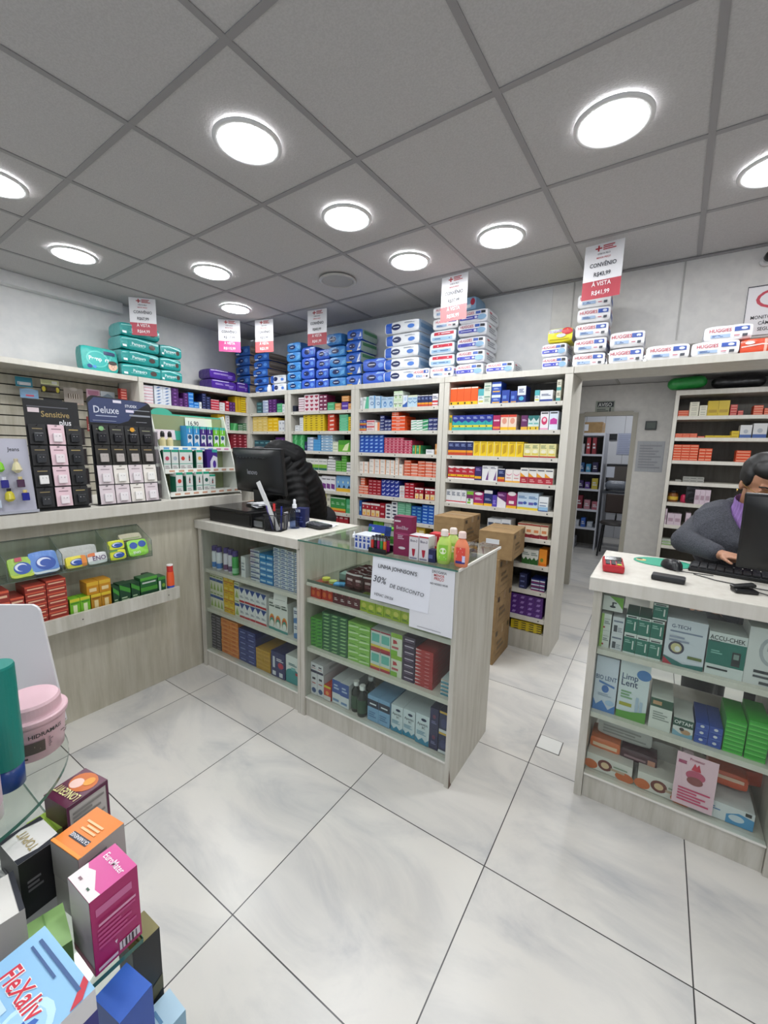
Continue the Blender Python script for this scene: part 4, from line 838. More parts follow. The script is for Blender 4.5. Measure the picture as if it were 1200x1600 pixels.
('tealr', 'y', -1.09, -0.977, 1.55, 0.395, 0.204, 2, 2, 0.26, 'teal and white carton with red base on the third tier in the sign-bearing counter'),
('limered', 'y', -0.974, -0.913, 1.55, 0.395, 0.216, 1, 2, 0.26, 'white carton with lime top on the third tier in the sign-bearing counter'),
('dpurp', 'y', -0.909, -0.845, 1.55, 0.395, 0.217, 1, 7, 0.26, 'dark purple flat box on the third tier in the sign-bearing counter'),
('redst', 'y', -0.841, -0.752, 1.55, 0.395, 0.178, 1, 10, 0.26, 'red flat box of the tall stack on the third tier in the sign-bearing counter'),
('tealw', 'y', -0.712, -0.667, 1.55, 0.395, 0.071, 1, 4, 0.26, 'teal and white flat box on the third tier in the sign-bearing counter'),
('wbox2', 'y', -1.488, -1.397, 1.55, 0.115, 0.126, 2, 1, 0.24, 'lower white carton with bold word on the bottom shelf in the sign-bearing counter'),
('wbox', 'y', -1.488, -1.397, 1.55, 0.243, 0.056, 2, 1, 0.24, 'upper white carton with bold word on the bottom shelf in the sign-bearing counter'),
('redyel', 'y', -1.392, -1.343, 1.55, 0.115, 0.083, 1, 1, 0.24, 'red and yellow carton on the bottom shelf in the sign-bearing counter'),
('whbl8', 'y', -1.339, -1.222, 1.55, 0.115, 0.133, 2, 1, 0.24, 'blue and white carton on the bottom shelf in the sign-bearing counter'),
('lbdark', 'y', -1.102, -0.97, 1.55, 0.115, 0.135, 2, 1, 0.24, 'light blue carton with dark panel on the bottom shelf in the sign-bearing counter'),
('aper', 'y', -0.964, -0.834, 1.55, 0.115, 0.136, 2, 1, 0.24, 'white and aqua carton, paired on the bottom shelf in the sign-bearing counter'),
('aper', 'y', -0.828, -0.757, 1.55, 0.115, 0.147, 1, 1, 0.24, 'white and aqua carton standing alone on the bottom shelf in the sign-bearing counter'),
('navy9', 'y', -0.756, -0.713, 1.55, 0.115, 0.201, 1, 2, 0.24, 'navy carton on the bottom shelf in the sign-bearing counter'),
('navyy9', 'y', -0.71, -0.665, 1.55, 0.115, 0.202, 1, 2, 0.24, 'navy carton with yellow top on the bottom shelf in the sign-bearing counter'),
('lanc', 'y', -0.146, -0.109, 1.845, 0.67, 0.144, 1, 2, 0.14, 'white lancet box with green edge on the upper shelf in the right counter'),
('grcurve', 'y', -0.146, -0.074, 1.845, 0.83, 0.061, 1, 1, 0.14, 'white box with green curve on the upper shelf in the right counter'),
('wdev', 'y', -0.105, -0.063, 1.845, 0.67, 0.139, 1, 2, 0.14, 'white box with device picture on the upper shelf in the right counter'),
('stripg', 'y', -0.06, 0.068, 1.845, 0.67, 0.159, 3, 2, 0.14, 'dark green test strip box on the upper shelf in the right counter'),
('stripg', 'y', 0.026, 0.073, 1.845, 0.833, 0.063, 1, 1, 0.14, 'single dark green test strip box on top on the upper shelf in the right counter'),
('gtech', 'y', 0.074, 0.198, 1.845, 0.67, 0.183, 1, 1, 0.14, 'large white glucose meter carton on the upper shelf in the right counter'),
('accu', 'y', 0.202, 0.31, 1.845, 0.67, 0.163, 1, 1, 0.14, 'green and white glucose meter carton on the upper shelf in the right counter'),
('glum', 'y', 0.31, 0.433, 1.845, 0.67, 0.209, 1, 1, 0.14, 'white carton with round device picture on the upper shelf in the right counter'),
('biolent', 'y', -0.146, -0.063, 1.845, 0.39, 0.24, 1, 1, 0.16, 'tall white-blue lens solution carton on the middle shelf in the right counter'),
('limp', 'y', -0.059, 0.045, 1.845, 0.39, 0.246, 1, 1, 0.16, 'tall white carton with green base on the middle shelf in the right counter'),
('tape', 'y', 0.055, 0.128, 1.845, 0.39, 0.129, 1, 1, 0.16, 'white and green tape box on the middle shelf in the right counter'),
('oftam', 'y', 0.134, 0.198, 1.845, 0.39, 0.072, 1, 1, 0.16, 'small eye patch box on the middle shelf in the right counter'),
('bluep', 'y', 0.202, 0.283, 1.845, 0.39, 0.08, 2, 3, 0.16, 'blue flat pouch box on the middle shelf in the right counter'),
('limep2', 'y', 0.286, 0.344, 1.845, 0.39, 0.13, 1, 8, 0.16, 'lime green flat box, left stack on the middle shelf in the right counter'),
('limep2', 'y', 0.347, 0.406, 1.845, 0.39, 0.148, 1, 8, 0.16, 'lime green flat box, right stack on the middle shelf in the right counter'),
('mamyp', 'y', -0.146, 0.025, 1.845, 0.115, 0.07, 1, 1, 0.18, 'long white and orange carton, left on the bottom shelf in the right counter'),
('mamyp', 'y', 0.043, 0.218, 1.845, 0.115, 0.073, 1, 1, 0.18, 'long white and orange carton, middle on the bottom shelf in the right counter'),
('maskbox', 'y', 0.23, 0.406, 1.845, 0.115, 0.068, 1, 1, 0.18, 'white and blue mask carton on the bottom shelf in the right counter'),
('orx', 'y', 0.062, 0.139, 4.57, 1.8, 0.05, 1, 3, 0.12, 'orange box on the top shelf, far right wall shelves'),
('cream', 'y', 0.141, 0.207, 4.57, 1.8, 0.12, 1, 3, 0.12, 'cream box, higher stack on the top shelf, far right wall shelves'),
('cream', 'y', 0.211, 0.265, 4.57, 1.8, 0.089, 1, 2, 0.12, 'cream box, lower stack on the top shelf, far right wall shelves'),
('yel10', 'y', 0.266, 0.413, 4.57, 1.8, 0.125, 2, 1, 0.12, 'wide yellow box on the top shelf, far right wall shelves'),
('red10', 'y', 0.419, 0.465, 4.57, 1.8, 0.088, 1, 4, 0.12, 'red box on the top shelf, far right wall shelves'),
('red10', 'y', 0.47, 0.506, 4.57, 1.8, 0.038, 1, 2, 0.12, 'small red box on the top shelf, far right wall shelves'),
('orx', 'y', 0.568, 0.628, 4.57, 1.8, 0.076, 1, 4, 0.12, 'orange box of the right stack on the top shelf, far right wall shelves'),
('orx', 'y', 0.634, 0.7, 4.57, 1.8, 0.053, 1, 3, 0.12, 'orange box at the far right on the top shelf, far right wall shelves'),
('orx', 'y', 0.062, 0.22, 4.57, 1.615, 0.036, 3, 3, 0.12, 'orange box on the second shelf, far right wall shelves'),
('orx', 'y', 0.224, 0.272, 4.57, 1.615, 0.012, 1, 1, 0.12, 'single low orange box on the second shelf, far right wall shelves'),
('yel10', 'y', 0.277, 0.449, 4.57, 1.615, 0.019, 3, 1, 0.12, 'yellow box on the second shelf, far right wall shelves'),
('yel10', 'y', 0.45, 0.5, 4.57, 1.615, 0.057, 1, 2, 0.12, 'yellow box of the taller stack on the second shelf, far right wall shelves'),
('wh10', 'y', 0.503, 0.578, 4.57, 1.615, 0.105, 1, 1, 0.12, 'tall white box with blue base on the second shelf, far right wall shelves'),
('wh10', 'y', 0.585, 0.672, 4.57, 1.615, 0.118, 1, 1, 0.12, 'taller white box with blue base on the second shelf, far right wall shelves'),
('orx', 'y', 0.062, 0.243, 4.57, 1.415, 0.139, 3, 6, 0.12, 'orange box of the tall columns on the third shelf, far right wall shelves'),
('orx', 'y', 0.248, 0.339, 4.57, 1.415, 0.108, 2, 4, 0.12, 'orange box of the lower columns on the third shelf, far right wall shelves'),
('orx', 'y', 0.5, 0.593, 4.57, 1.415, 0.096, 1, 4, 0.12, 'wide orange box standing apart on the third shelf, far right wall shelves'),
('teal10', 'y', 0.642, 0.677, 4.57, 1.415, 0.077, 1, 1, 0.12, 'teal box on the third shelf, far right wall shelves'),
('silver', 'y', 0.104, 0.148, 4.57, 1.225, 0.016, 1, 1, 0.12, 'single silver box on the fourth shelf, far right wall shelves'),
('silver', 'y', 0.159, 0.31, 4.57, 1.225, 0.048, 3, 2, 0.12, 'silver box of the small stack on the fourth shelf, far right wall shelves'),
('pk10', 'y', 0.26, 0.37, 4.57, 1.035, 0.13, 3, 1, 0.12, 'pale pinkish white box on the fifth shelf, far right wall shelves'),
('pk10', 'y', 0.062, 0.076, 4.57, 0.83, 0.143, 1, 1, 0.12, 'slim pinkish box on the sixth shelf, far right wall shelves'),
('pk10', 'y', 0.081, 0.185, 4.57, 0.83, 0.104, 2, 1, 0.12, 'pinkish box on the sixth shelf, far right wall shelves'),
('pk10', 'y', 0.216, 0.253, 4.57, 0.83, 0.119, 1, 1, 0.12, 'pinkish box standing apart on the sixth shelf, far right wall shelves'),
('wg10', 'y', 0.062, 0.132, 4.57, 0.64, 0.05, 1, 2, 0.12, 'white and green box on the seventh shelf, far right wall shelves'),
('wg10', 'y', 0.137, 0.21, 4.57, 0.64, 0.03, 1, 1, 0.12, 'low white and green box on the seventh shelf, far right wall shelves'),
('maro_l', 'x', 0.462, 0.531, -2.27, 0.615, 0.206, 1, 4, 0.12, 'leftmost orange-topped red box on the low ledge shelf by the left panel'),
('maro_l', 'x', 0.531, 0.579, -2.27, 0.615, 0.166, 1, 4, 0.12, 'second orange-topped red box on the low ledge shelf by the left panel'),
('maro_l', 'x', 0.583, 0.658, -2.27, 0.615, 0.202, 1, 7, 0.12, 'red carton of the left tall stack on the low ledge shelf by the left panel'),
('maro_l', 'x', 0.66, 0.736, -2.27, 0.615, 0.21, 1, 7, 0.12, 'red carton of the right tall stack on the low ledge shelf by the left panel'),
]
PACKS = [
('whba', 'y', -3.405, 3.07, 2.013, 0.23, 0.2, 0.087, 0, 'white and blue diaper pack beside the corner', 0, 2),
('whba', 'y', -3.405, 3.07, 2.1, 0.23, 0.2, 0.087, 0, 'white and blue diaper pack beside the corner', 1, 2),
('blbr', 'y', -3.652, 3.06, 2.013, 0.237, 0.27, 0.083, 0, 'blue diaper pack with grey-brown side in the corner', 0, 5),
('blbr', 'y', -3.652, 3.06, 2.096, 0.237, 0.27, 0.083, 0, 'blue diaper pack with grey-brown side in the corner', 1, 5),
('blbr', 'y', -3.652, 3.06, 2.179, 0.237, 0.27, 0.083, 0, 'blue diaper pack with grey-brown side in the corner', 2, 5),
('blbr', 'y', -3.652, 3.06, 2.261, 0.237, 0.27, 0.083, 0, 'blue diaper pack with grey-brown side in the corner', 3, 5),
('blbr', 'y', -3.652, 3.06, 2.344, 0.237, 0.27, 0.083, 0, 'blue diaper pack with grey-brown side in the corner', 4, 5),
('blbr', 'y', -3.976, 3.08, 2.013, 0.243, 0.22, 0.104, 0, 'blue diaper pack at the back of the corner', 0, 5),
('blbr', 'y', -3.976, 3.08, 2.117, 0.243, 0.22, 0.104, 0, 'blue diaper pack at the back of the corner', 1, 5),
('blbr', 'y', -3.976, 3.08, 2.221, 0.243, 0.22, 0.104, 0, 'blue diaper pack at the back of the corner', 2, 5),
('blbr', 'y', -3.976, 3.08, 2.326, 0.243, 0.22, 0.104, 0, 'blue diaper pack at the back of the corner', 3, 5),
('blbr', 'y', -3.976, 3.08, 2.43, 0.243, 0.22, 0.104, 0, 'blue diaper pack at the back of the corner', 4, 5),
('blA', 'y', -3.161, 3.06, 2.013, 0.188, 0.2, 0.092, 0, 'light blue diaper pack of the leftmost tall column', 0, 5),
('blA', 'y', -3.161, 3.06, 2.105, 0.188, 0.2, 0.092, 0, 'light blue diaper pack of the leftmost tall column', 1, 5),
('blA', 'y', -3.161, 3.06, 2.198, 0.188, 0.2, 0.092, 0, 'light blue diaper pack of the leftmost tall column', 2, 5),
('blA', 'y', -3.161, 3.06, 2.29, 0.188, 0.2, 0.092, 0, 'light blue diaper pack of the leftmost tall column', 3, 5),
('blA', 'y', -3.161, 3.06, 2.383, 0.188, 0.2, 0.092, 0, 'light blue diaper pack of the leftmost tall column', 4, 5),
('blB', 'y', -2.97, 3.06, 2.013, 0.175, 0.2, 0.1, 0, 'royal blue diaper pack of the second column', 0, 4),
('blB', 'y', -2.97, 3.06, 2.113, 0.175, 0.2, 0.1, 0, 'royal blue diaper pack of the second column', 1, 4),
('blB', 'y', -2.97, 3.06, 2.213, 0.175, 0.2, 0.1, 0, 'royal blue diaper pack of the second column', 2, 4),
('blB', 'y', -2.97, 3.06, 2.313, 0.175, 0.2, 0.1, 0, 'royal blue diaper pack of the second column', 3, 4),
('blB', 'y', -2.785, 3.06, 2.013, 0.163, 0.2, 0.09, 0, 'blue diaper pack of the third column', 0, 4),
('blB', 'y', -2.785, 3.06, 2.103, 0.163, 0.2, 0.09, 0, 'blue diaper pack of the third column', 1, 4),
('blB', 'y', -2.785, 3.06, 2.193, 0.163, 0.2, 0.09, 0, 'blue diaper pack of the third column', 2, 4),
('blB', 'y', -2.785, 3.06, 2.282, 0.163, 0.2, 0.09, 0, 'blue diaper pack of the third column', 3, 4),
('blA', 'y', -2.597, 3.06, 2.013, 0.192, 0.2, 0.091, 0, 'sky blue diaper pack of the fourth column', 0, 4),
('blA', 'y', -2.597, 3.06, 2.104, 0.192, 0.2, 0.091, 0, 'sky blue diaper pack of the fourth column', 1, 4),
('blA', 'y', -2.597, 3.06, 2.196, 0.192, 0.2, 0.091, 0, 'sky blue diaper pack of the fourth column', 2, 4),
('blA', 'y', -2.597, 3.06, 2.287, 0.192, 0.2, 0.091, 0, 'sky blue diaper pack of the fourth column', 3, 4),
('blC', 'y', -2.416, 3.08, 2.013, 0.17, 0.25, 0.099, 0, 'blue diaper pack of the highest blue column', 0, 5),
('blC', 'y', -2.416, 3.08, 2.112, 0.17, 0.25, 0.099, 0, 'blue diaper pack of the highest blue column', 1, 5),
('blC', 'y', -2.416, 3.08, 2.211, 0.17, 0.25, 0.099, 0, 'blue diaper pack of the highest blue column', 2, 5),
('blC', 'y', -2.416, 3.08, 2.31, 0.17, 0.25, 0.099, 0, 'blue diaper pack of the highest blue column', 3, 5),
('blC', 'y', -2.416, 3.08, 2.409, 0.17, 0.25, 0.099, 0, 'blue diaper pack of the highest blue column', 4, 5),
('blB', 'y', -2.185, 3.06, 2.013, 0.239, 0.18, 0.11, 0, 'broad blue diaper pack beside the white column', 0, 2),
('blB', 'y', -2.185, 3.06, 2.123, 0.239, 0.18, 0.11, 0, 'broad blue diaper pack beside the white column', 1, 2),
('blA', 'y', -2.637, 3.06, 2.389, 0.18, 0.2, 0.105, 0, 'blue diaper pack lying atop the third column', 0, 1),
('whba', 'y', -1.906, 3.06, 2.013, 0.34, 0.26, 0.098, 0, 'white diaper pack with blue end and dark oval', 0, 5),
('whba', 'y', -1.906, 3.06, 2.111, 0.34, 0.26, 0.098, 0, 'white diaper pack with blue end and dark oval', 1, 5),
('whba', 'y', -1.906, 3.06, 2.208, 0.34, 0.26, 0.098, 0, 'white diaper pack with blue end and dark oval', 2, 5),
('whba', 'y', -1.906, 3.06, 2.306, 0.34, 0.26, 0.098, 0, 'white diaper pack with blue end and dark oval', 3, 5),
('whba', 'y', -1.906, 3.06, 2.404, 0.34, 0.26, 0.098, 0, 'white diaper pack with blue end and dark oval', 4, 5),
('hugS', 'y', -1.69, 3.03, 2.013, 0.143, 0.12, 0.089, 0, 'small white diaper pack before the oval packs', 0, 1),
('hugS', 'y', -1.508, 3.03, 2.013, 0.199, 0.12, 0.086, 0, 'white diaper pack at the base of the red-topped column', 0, 1),
('hugR', 'y', -1.551, 3.1, 2.116, 0.222, 0.2, 0.091, 0, 'red-topped white diaper pack', 0, 3),
('hugR', 'y', -1.551, 3.1, 2.207, 0.222, 0.2, 0.091, 0, 'red-topped white diaper pack', 1, 3),
('hugR', 'y', -1.551, 3.1, 2.299, 0.222, 0.2, 0.091, 0, 'red-topped white diaper pack', 2, 3),
('hugS', 'y', -1.529, 3.1, 2.393, 0.22, 0.2, 0.088, 0, 'white diaper pack above the red-topped packs', 0, 2),
('hugS', 'y', -1.529, 3.1, 2.481, 0.22, 0.2, 0.088, 0, 'white diaper pack above the red-topped packs', 1, 2),
('hugW', 'y', -1.291, 3.06, 2.013, 0.226, 0.25, 0.096, 0, 'white diaper pack with indigo band, tall column', 0, 5),
('hugW', 'y', -1.291, 3.06, 2.109, 0.226, 0.25, 0.096, 0, 'white diaper pack with indigo band, tall column', 1, 5),
('hugW', 'y', -1.291, 3.06, 2.205, 0.226, 0.25, 0.096, 0, 'white diaper pack with indigo band, tall column', 2, 5),
('hugW', 'y', -1.291, 3.06, 2.302, 0.226, 0.25, 0.096, 0, 'white diaper pack with indigo band, tall column', 3, 5),
('hugW', 'y', -1.291, 3.06, 2.398, 0.226, 0.25, 0.096, 0, 'white diaper pack with indigo band, tall column', 4, 5),
('hugY2', 'y', -1.341, 3.11, 2.51, 0.097, 0.2, 0.099, 0, 'diaper pack topping the tall column behind the sign', 0, 1),
('hugW', 'y', -1.059, 3.06, 2.013, 0.206, 0.22, 0.086, 0, 'white diaper pack with indigo band lying alone', 0, 1),
('hugW', 'y', -0.689, 3.06, 2.013, 0.161, 0.2, 0.086, 0, 'white-blue diaper pack at the end of the bay top', 0, 2),
('hugW', 'y', -0.689, 3.06, 2.099, 0.161, 0.2, 0.086, 0, 'white-blue diaper pack at the end of the bay top', 1, 2),
('hugY', 'y', -0.662, 3.06, 2.188, 0.156, 0.18, 0.091, 0, 'yellow diaper pack on two white packs', 0, 1),
('hugS', 'y', -0.472, 3.06, 2.013, 0.193, 0.2, 0.091, 0, 'white diaper pack of the column under the price sign', 0, 5),
('hugS', 'y', -0.472, 3.06, 2.104, 0.193, 0.2, 0.091, 0, 'white diaper pack of the column under the price sign', 1, 5),
('hugS', 'y', -0.472, 3.06, 2.195, 0.193, 0.2, 0.091, 0, 'white diaper pack of the column under the price sign', 2, 5),
('hugS', 'y', -0.472, 3.06, 2.287, 0.193, 0.2, 0.091, 0, 'white diaper pack of the column under the price sign', 3, 5),
('hugS', 'y', -0.472, 3.06, 2.378, 0.193, 0.2, 0.091, 0, 'white diaper pack of the column under the price sign', 4, 5),
('hugS', 'y', -0.264, 3.06, 2.013, 0.189, 0.22, 0.098, 0, 'white diaper pack of the two-high column', 0, 2),
('hugS', 'y', -0.264, 3.06, 2.111, 0.189, 0.22, 0.098, 0, 'white diaper pack of the two-high column', 1, 2),
('hugS', 'y', -0.049, 3.06, 2.013, 0.217, 0.2, 0.091, 0, 'white diaper pack right of the two-high column', 0, 1),
('hugS', 'y', 0.174, 3.06, 2.013, 0.217, 0.2, 0.086, 0, 'white diaper pack beside the orange pack', 0, 1),
('hugS', 'y', 0.226, 3.1, 2.102, 0.218, 0.2, 0.088, 0, 'white diaper pack lying on the lower packs', 0, 1),
('orp', 'y', 0.376, 3.06, 2.013, 0.184, 0.2, 0.081, 0, 'orange diaper pack at the end of the ledge', 0, 1),
('pampF', 'x', 1.623, -3.84, 2.013, 0.266, 0.1, 0.204, 0, 'upright teal diaper pack with baby face', 0, 1),
('pamp', 'x', 1.942, -3.84, 2.013, 0.327, 0.22, 0.11, 0, 'teal diaper pack of the four-high column', 0, 4),
('pamp', 'x', 1.942, -3.84, 2.123, 0.327, 0.22, 0.11, 0, 'teal diaper pack of the four-high column', 1, 4),
('pamp', 'x', 1.942, -3.84, 2.234, 0.327, 0.22, 0.11, 0, 'teal diaper pack of the four-high column', 2, 4),
('pamp', 'x', 1.942, -3.84, 2.344, 0.327, 0.22, 0.11, 0, 'teal diaper pack of the four-high column', 3, 4),
('pamp', 'x', 2.205, -3.84, 2.013, 0.197, 0.2, 0.109, 0, 'teal diaper pack of the three-high column', 0, 3),
('pamp', 'x', 2.205, -3.84, 2.122, 0.197, 0.2, 0.109, 0, 'teal diaper pack of the three-high column', 1, 3),
('pamp', 'x', 2.205, -3.84, 2.231, 0.197, 0.2, 0.109, 0, 'teal diaper pack of the three-high column', 2, 3),
('purp', 'x', 2.75, -3.84, 2.013, 0.302, 0.2, 0.1, 0, 'purple diaper pack of the two-high column', 0, 2),
('purp', 'x', 2.75, -3.84, 2.113, 0.302, 0.2, 0.1, 0, 'purple diaper pack of the two-high column', 1, 2),
('purp', 'x', 2.983, -3.84, 2.013, 0.144, 0.14, 0.112, 0, 'purple diaper pack nearest the corner', 0, 1),
]

def plural(l):
    for a, b_ in (('boxes', 'boxes'), ('box', 'boxes'), ('carton', 'cartons')):
        if a in l: return l.replace(a, b_, 1)
    return l
EYE = Vector((0, 0, 1.456))
def kind_of(W, H):  # split by proportions only; all are taken for medicine boxes
    if H/W > 1.15: return 'medicine_carton'
    if H/W < .55: return 'flat_medicine_box' if W > .075 else 'narrow_medicine_box'
    return 'medicine_box'
runs = []
for r in RUNS:
    des, kind, a, b_, val, z0, h, nc, nr, d, lab = r
    W = (b_-a)/nc; Hh = h/nr
    P = Vector(((a+b_)/2, val, z0) if kind == 'y' else (val, (a+b_)/2, z0))
    runs.append((W*Hh/((P-EYE).dot(CF))**2, kind_of(W, Hh), r))
runs.sort(key=lambda q: -q[0]); used = {}; rest = {}
for _, nm, (des, kind, a, b_, val, z0, h, nc, nr, d, lab) in runs:
    W = (b_-a)/nc; Hh = h/nr
    mb = carton(W-.0012, d, Hh-.0007, DES[des]); me = None
    over = used.get(nm, 0) + nc*nr > 300
    if not over: used[nm] = used.get(nm, 0) + nc*nr; me = mb.mesh(nm)
    for c in range(nc):
        for r in range(nr):
            s = a+W*(c+.5); jit = random.uniform(0, .008) if nr == 1 else random.uniform(0, .003)
            loc = (s, val+jit, z0+Hh*r+.0004) if kind == 'y' else (val-jit, s, z0+Hh*r+.0004)
            rz = 0 if kind == 'y' else pi/2
            if over: rest.setdefault(nm, MB()).merge(mb, T3(loc, rz=rz)); continue
            o = bpy.data.objects.new(nm, me); COL.objects.link(o); o.location = loc; o.rotation_euler = (0, 0, rz)
            o['label'] = lab; o['category'] = nm.replace('_', ' ')
            if nc*nr > 1: o['group'] = plural(lab)
for nm, mb in rest.items():
    mb.obj(nm, kind='stuff', label='remaining small %ses stacked far back on the wall shelves' % nm.replace('_', ' '), category=nm.replace('_', ' '))

# ---------------- diaper packs ----------------
PD = {
'whba': ('e9ebee', 'r:0,0,.2,1,2c5fc4 e:.34,.52,.14,.3,1d2a58 n:.25,.46,.43,.6,1,e9edf4 e:.8,.42,.1,.2,4f7fd0 n:.6,.75,.9,.88,2,9aa0ac', '9fb4cc'),
'blbr': ('2b62b8', 'e:.4,.5,.2,.28,1a2c66 n:.28,.44,.52,.58,1,e4eaf4 e:.8,.5,.12,.25,5d94dc r:.05,.05,.3,.2,dfe7f2', '8a7b70'),
'blA': ('3c86cc', 'e:.42,.48,.24,.27,17265c n:.26,.42,.58,.55,1,e4eaf4 p:.7,0,1,.2,1,.7,.8,.5,66aadf r:.05,.82,.5,.92,a9cdee', '3473b4'),
'blB': ('3a63cf', 'e:.4,.5,.22,.27,18245a n:.25,.45,.55,.57,1,e8ecf4 e:.82,.4,.12,.22,6a9ae6 p:.6,.8,1,.9,1,1,.7,1,9ec0f0', '2f54b4'),
'blC': ('2f66c8', 'e:.4,.5,.22,.27,18245a n:.25,.45,.55,.57,1,e8ecf4 p:.75,0,1,0,1,1,.9,.6,dfe5ea r:.0,0,.4,.12,d9b84a', '8fa39a'),
'hugS': ('ecebec', 't:HUGGIES:.33,.71,.25,c22a44 r:.64,.56,.96,.88,3f5cb0 e:.85,.72,.07,.1,dfe6f4 r:.12,.16,.56,.4,a9bfdc n:.16,.2,.4,.36,2,34508c r:.82,.12,.93,.32,50545c n:.64,.2,.76,.3,1,c2506a', 'd6d8e2'),
'hugR': ('dfe7ee', 'r:.12,.6,.95,.9,c43244 n:.3,.68,.8,.84,1,f0dfe2 r:.05,.1,.9,.42,9fc0da n:.15,.18,.8,.34,1,4a6a98', 'b8cede'),
'hugW': ('e9e9ee', 't:HUGGIES:.30,.77,.24,b8243c r:.6,.66,.78,.9,4666b8 r:.8,.66,.96,.9,30343c r:0,.22,.85,.52,4a50b8 n:.08,.3,.5,.42,1,dfe2f4 e:.84,.34,.16,.24,8fb4d4 e:.62,.36,.05,.1,dfe4f4', 'cfd2d6'),
'hugY': ('e3d52e', 'r:0,.72,.6,1,8fc4e4 t:HUGGIES:.28,.85,.2,c22a44 e:.8,.8,.24,.3,c02c30 r:.05,.12,.9,.2,c8b81c e:.55,.45,.2,.16,c9cbd0', 'a8a0a4'),
'hugY2': ('8fb6d6', 'e:.75,.6,.2,.3,b8304a r:0,.1,.6,.4,dfe6ec', '7ea2c2'),
'orp': ('dd4f2c', 'p:0,.4,.5,.55,1,.4,1,.5,.5,.65,0,.5,f0d8d0 r:.55,0,.62,1,eeb8a8 e:.2,.75,.12,.12,f0e8e4', 'c84422'),
'pamp': ('16908c', 't:Pampers:.45,.5,.27,dcefee e:.82,.45,.09,.22,4c3a34 p:0,.8,.4,.9,1,.7,1,.78,.4,1,0,.9,8fd0cc n:.2,.22,.6,.34,1,6fbcb8 r:.02,.1,.12,.3,e8f2f2', '55a8a6'),
'pampF': ('1ba39a', 'e:.42,.5,.32,.38,5cc4ba e:.42,.5,.28,.33,27a9a2 t:Pampers:.47,.52,.19,eef4f0 e:.17,.13,.07,.09,1d3a7c e:.31,.13,.055,.07,4b8fd4 r:.62,.76,.96,.92,20355e e:.86,.24,.14,.2,d9b49c e:.86,.4,.13,.1,3c2c28 e:.82,.24,.012,.018,201818 e:.9,.24,.012,.018,201818 e:.86,.14,.035,.012,a05048', '128a84'),
'purp': ('4a2390', 't:TENA:.3,.55,.2,b9a4dc n:.5,.45,.9,.62,2,9a86cc r:0,.88,.7,.96,d9d2e8 e:.75,.5,.1,.2,7a5cc0', '3a1a74'),
}
PD['purp'] = ('4a2390', 'n:.12,.45,.9,.66,2,b9a4dc r:0,.88,.7,.96,d9d2e8 e:.78,.3,.1,.14,7a5cc0', '3a1a74')
def puff(w, d, h, seed):
    rnd = random.Random(seed); ph = [rnd.uniform(0, 6.28) for _ in range(6)]
    def F(x, y, z):
        """-1..1 box coordinates to pillow"""
        ex, ey, ez = abs(x)**6, abs(y)**6, abs(z)**6
        X = x*(1-.03*z*z*z*z-.03*ey*ez); Z = z*(1-.07*ex-.05*ey-.04*ex*ey)
        Y = y*(1-.07*ez-.03*ex)
        k = .012*sin(7*x+ph[0]+3*z)*(1-z*z*.5) + .008*sin(13*x+ph[1]-4*y)
        Y += k*(1 if y < 0 else -1)*abs(y); Z += .018*sin(5*x+ph[2])*sin(4*y+ph[3])*abs(z)
        return (X*w/2, (Y+1)*d/2, (Z*.985+1)*h/2)
    return F
PLAST = {}
def plastic(h):
    if h not in PLAST:
        M, N, L, b = nodemat('glossy_film_'+h); b.inputs['Base Color'].default_value = lin(h); b.inputs['Roughness'].default_value = .3; b.inputs['Specular IOR Level'].default_value = .6
        n = N.new('ShaderNodeTexNoise'); n.inputs['Scale'].default_value = 26; n.inputs['Detail'].default_value = 2; tc = N.new('ShaderNodeTexCoord'); L.new(tc.outputs['Object'], n.inputs['Vector'])
        bp = N.new('ShaderNodeBump'); bp.inputs['Strength'].default_value = .5; bp.inputs['Distance'].default_value = .012; L.new(n.outputs[0], bp.inputs['Height']); L.new(bp.outputs[0], b.inputs['Normal'])
        PLAST[h] = M
    return PLAST[h]
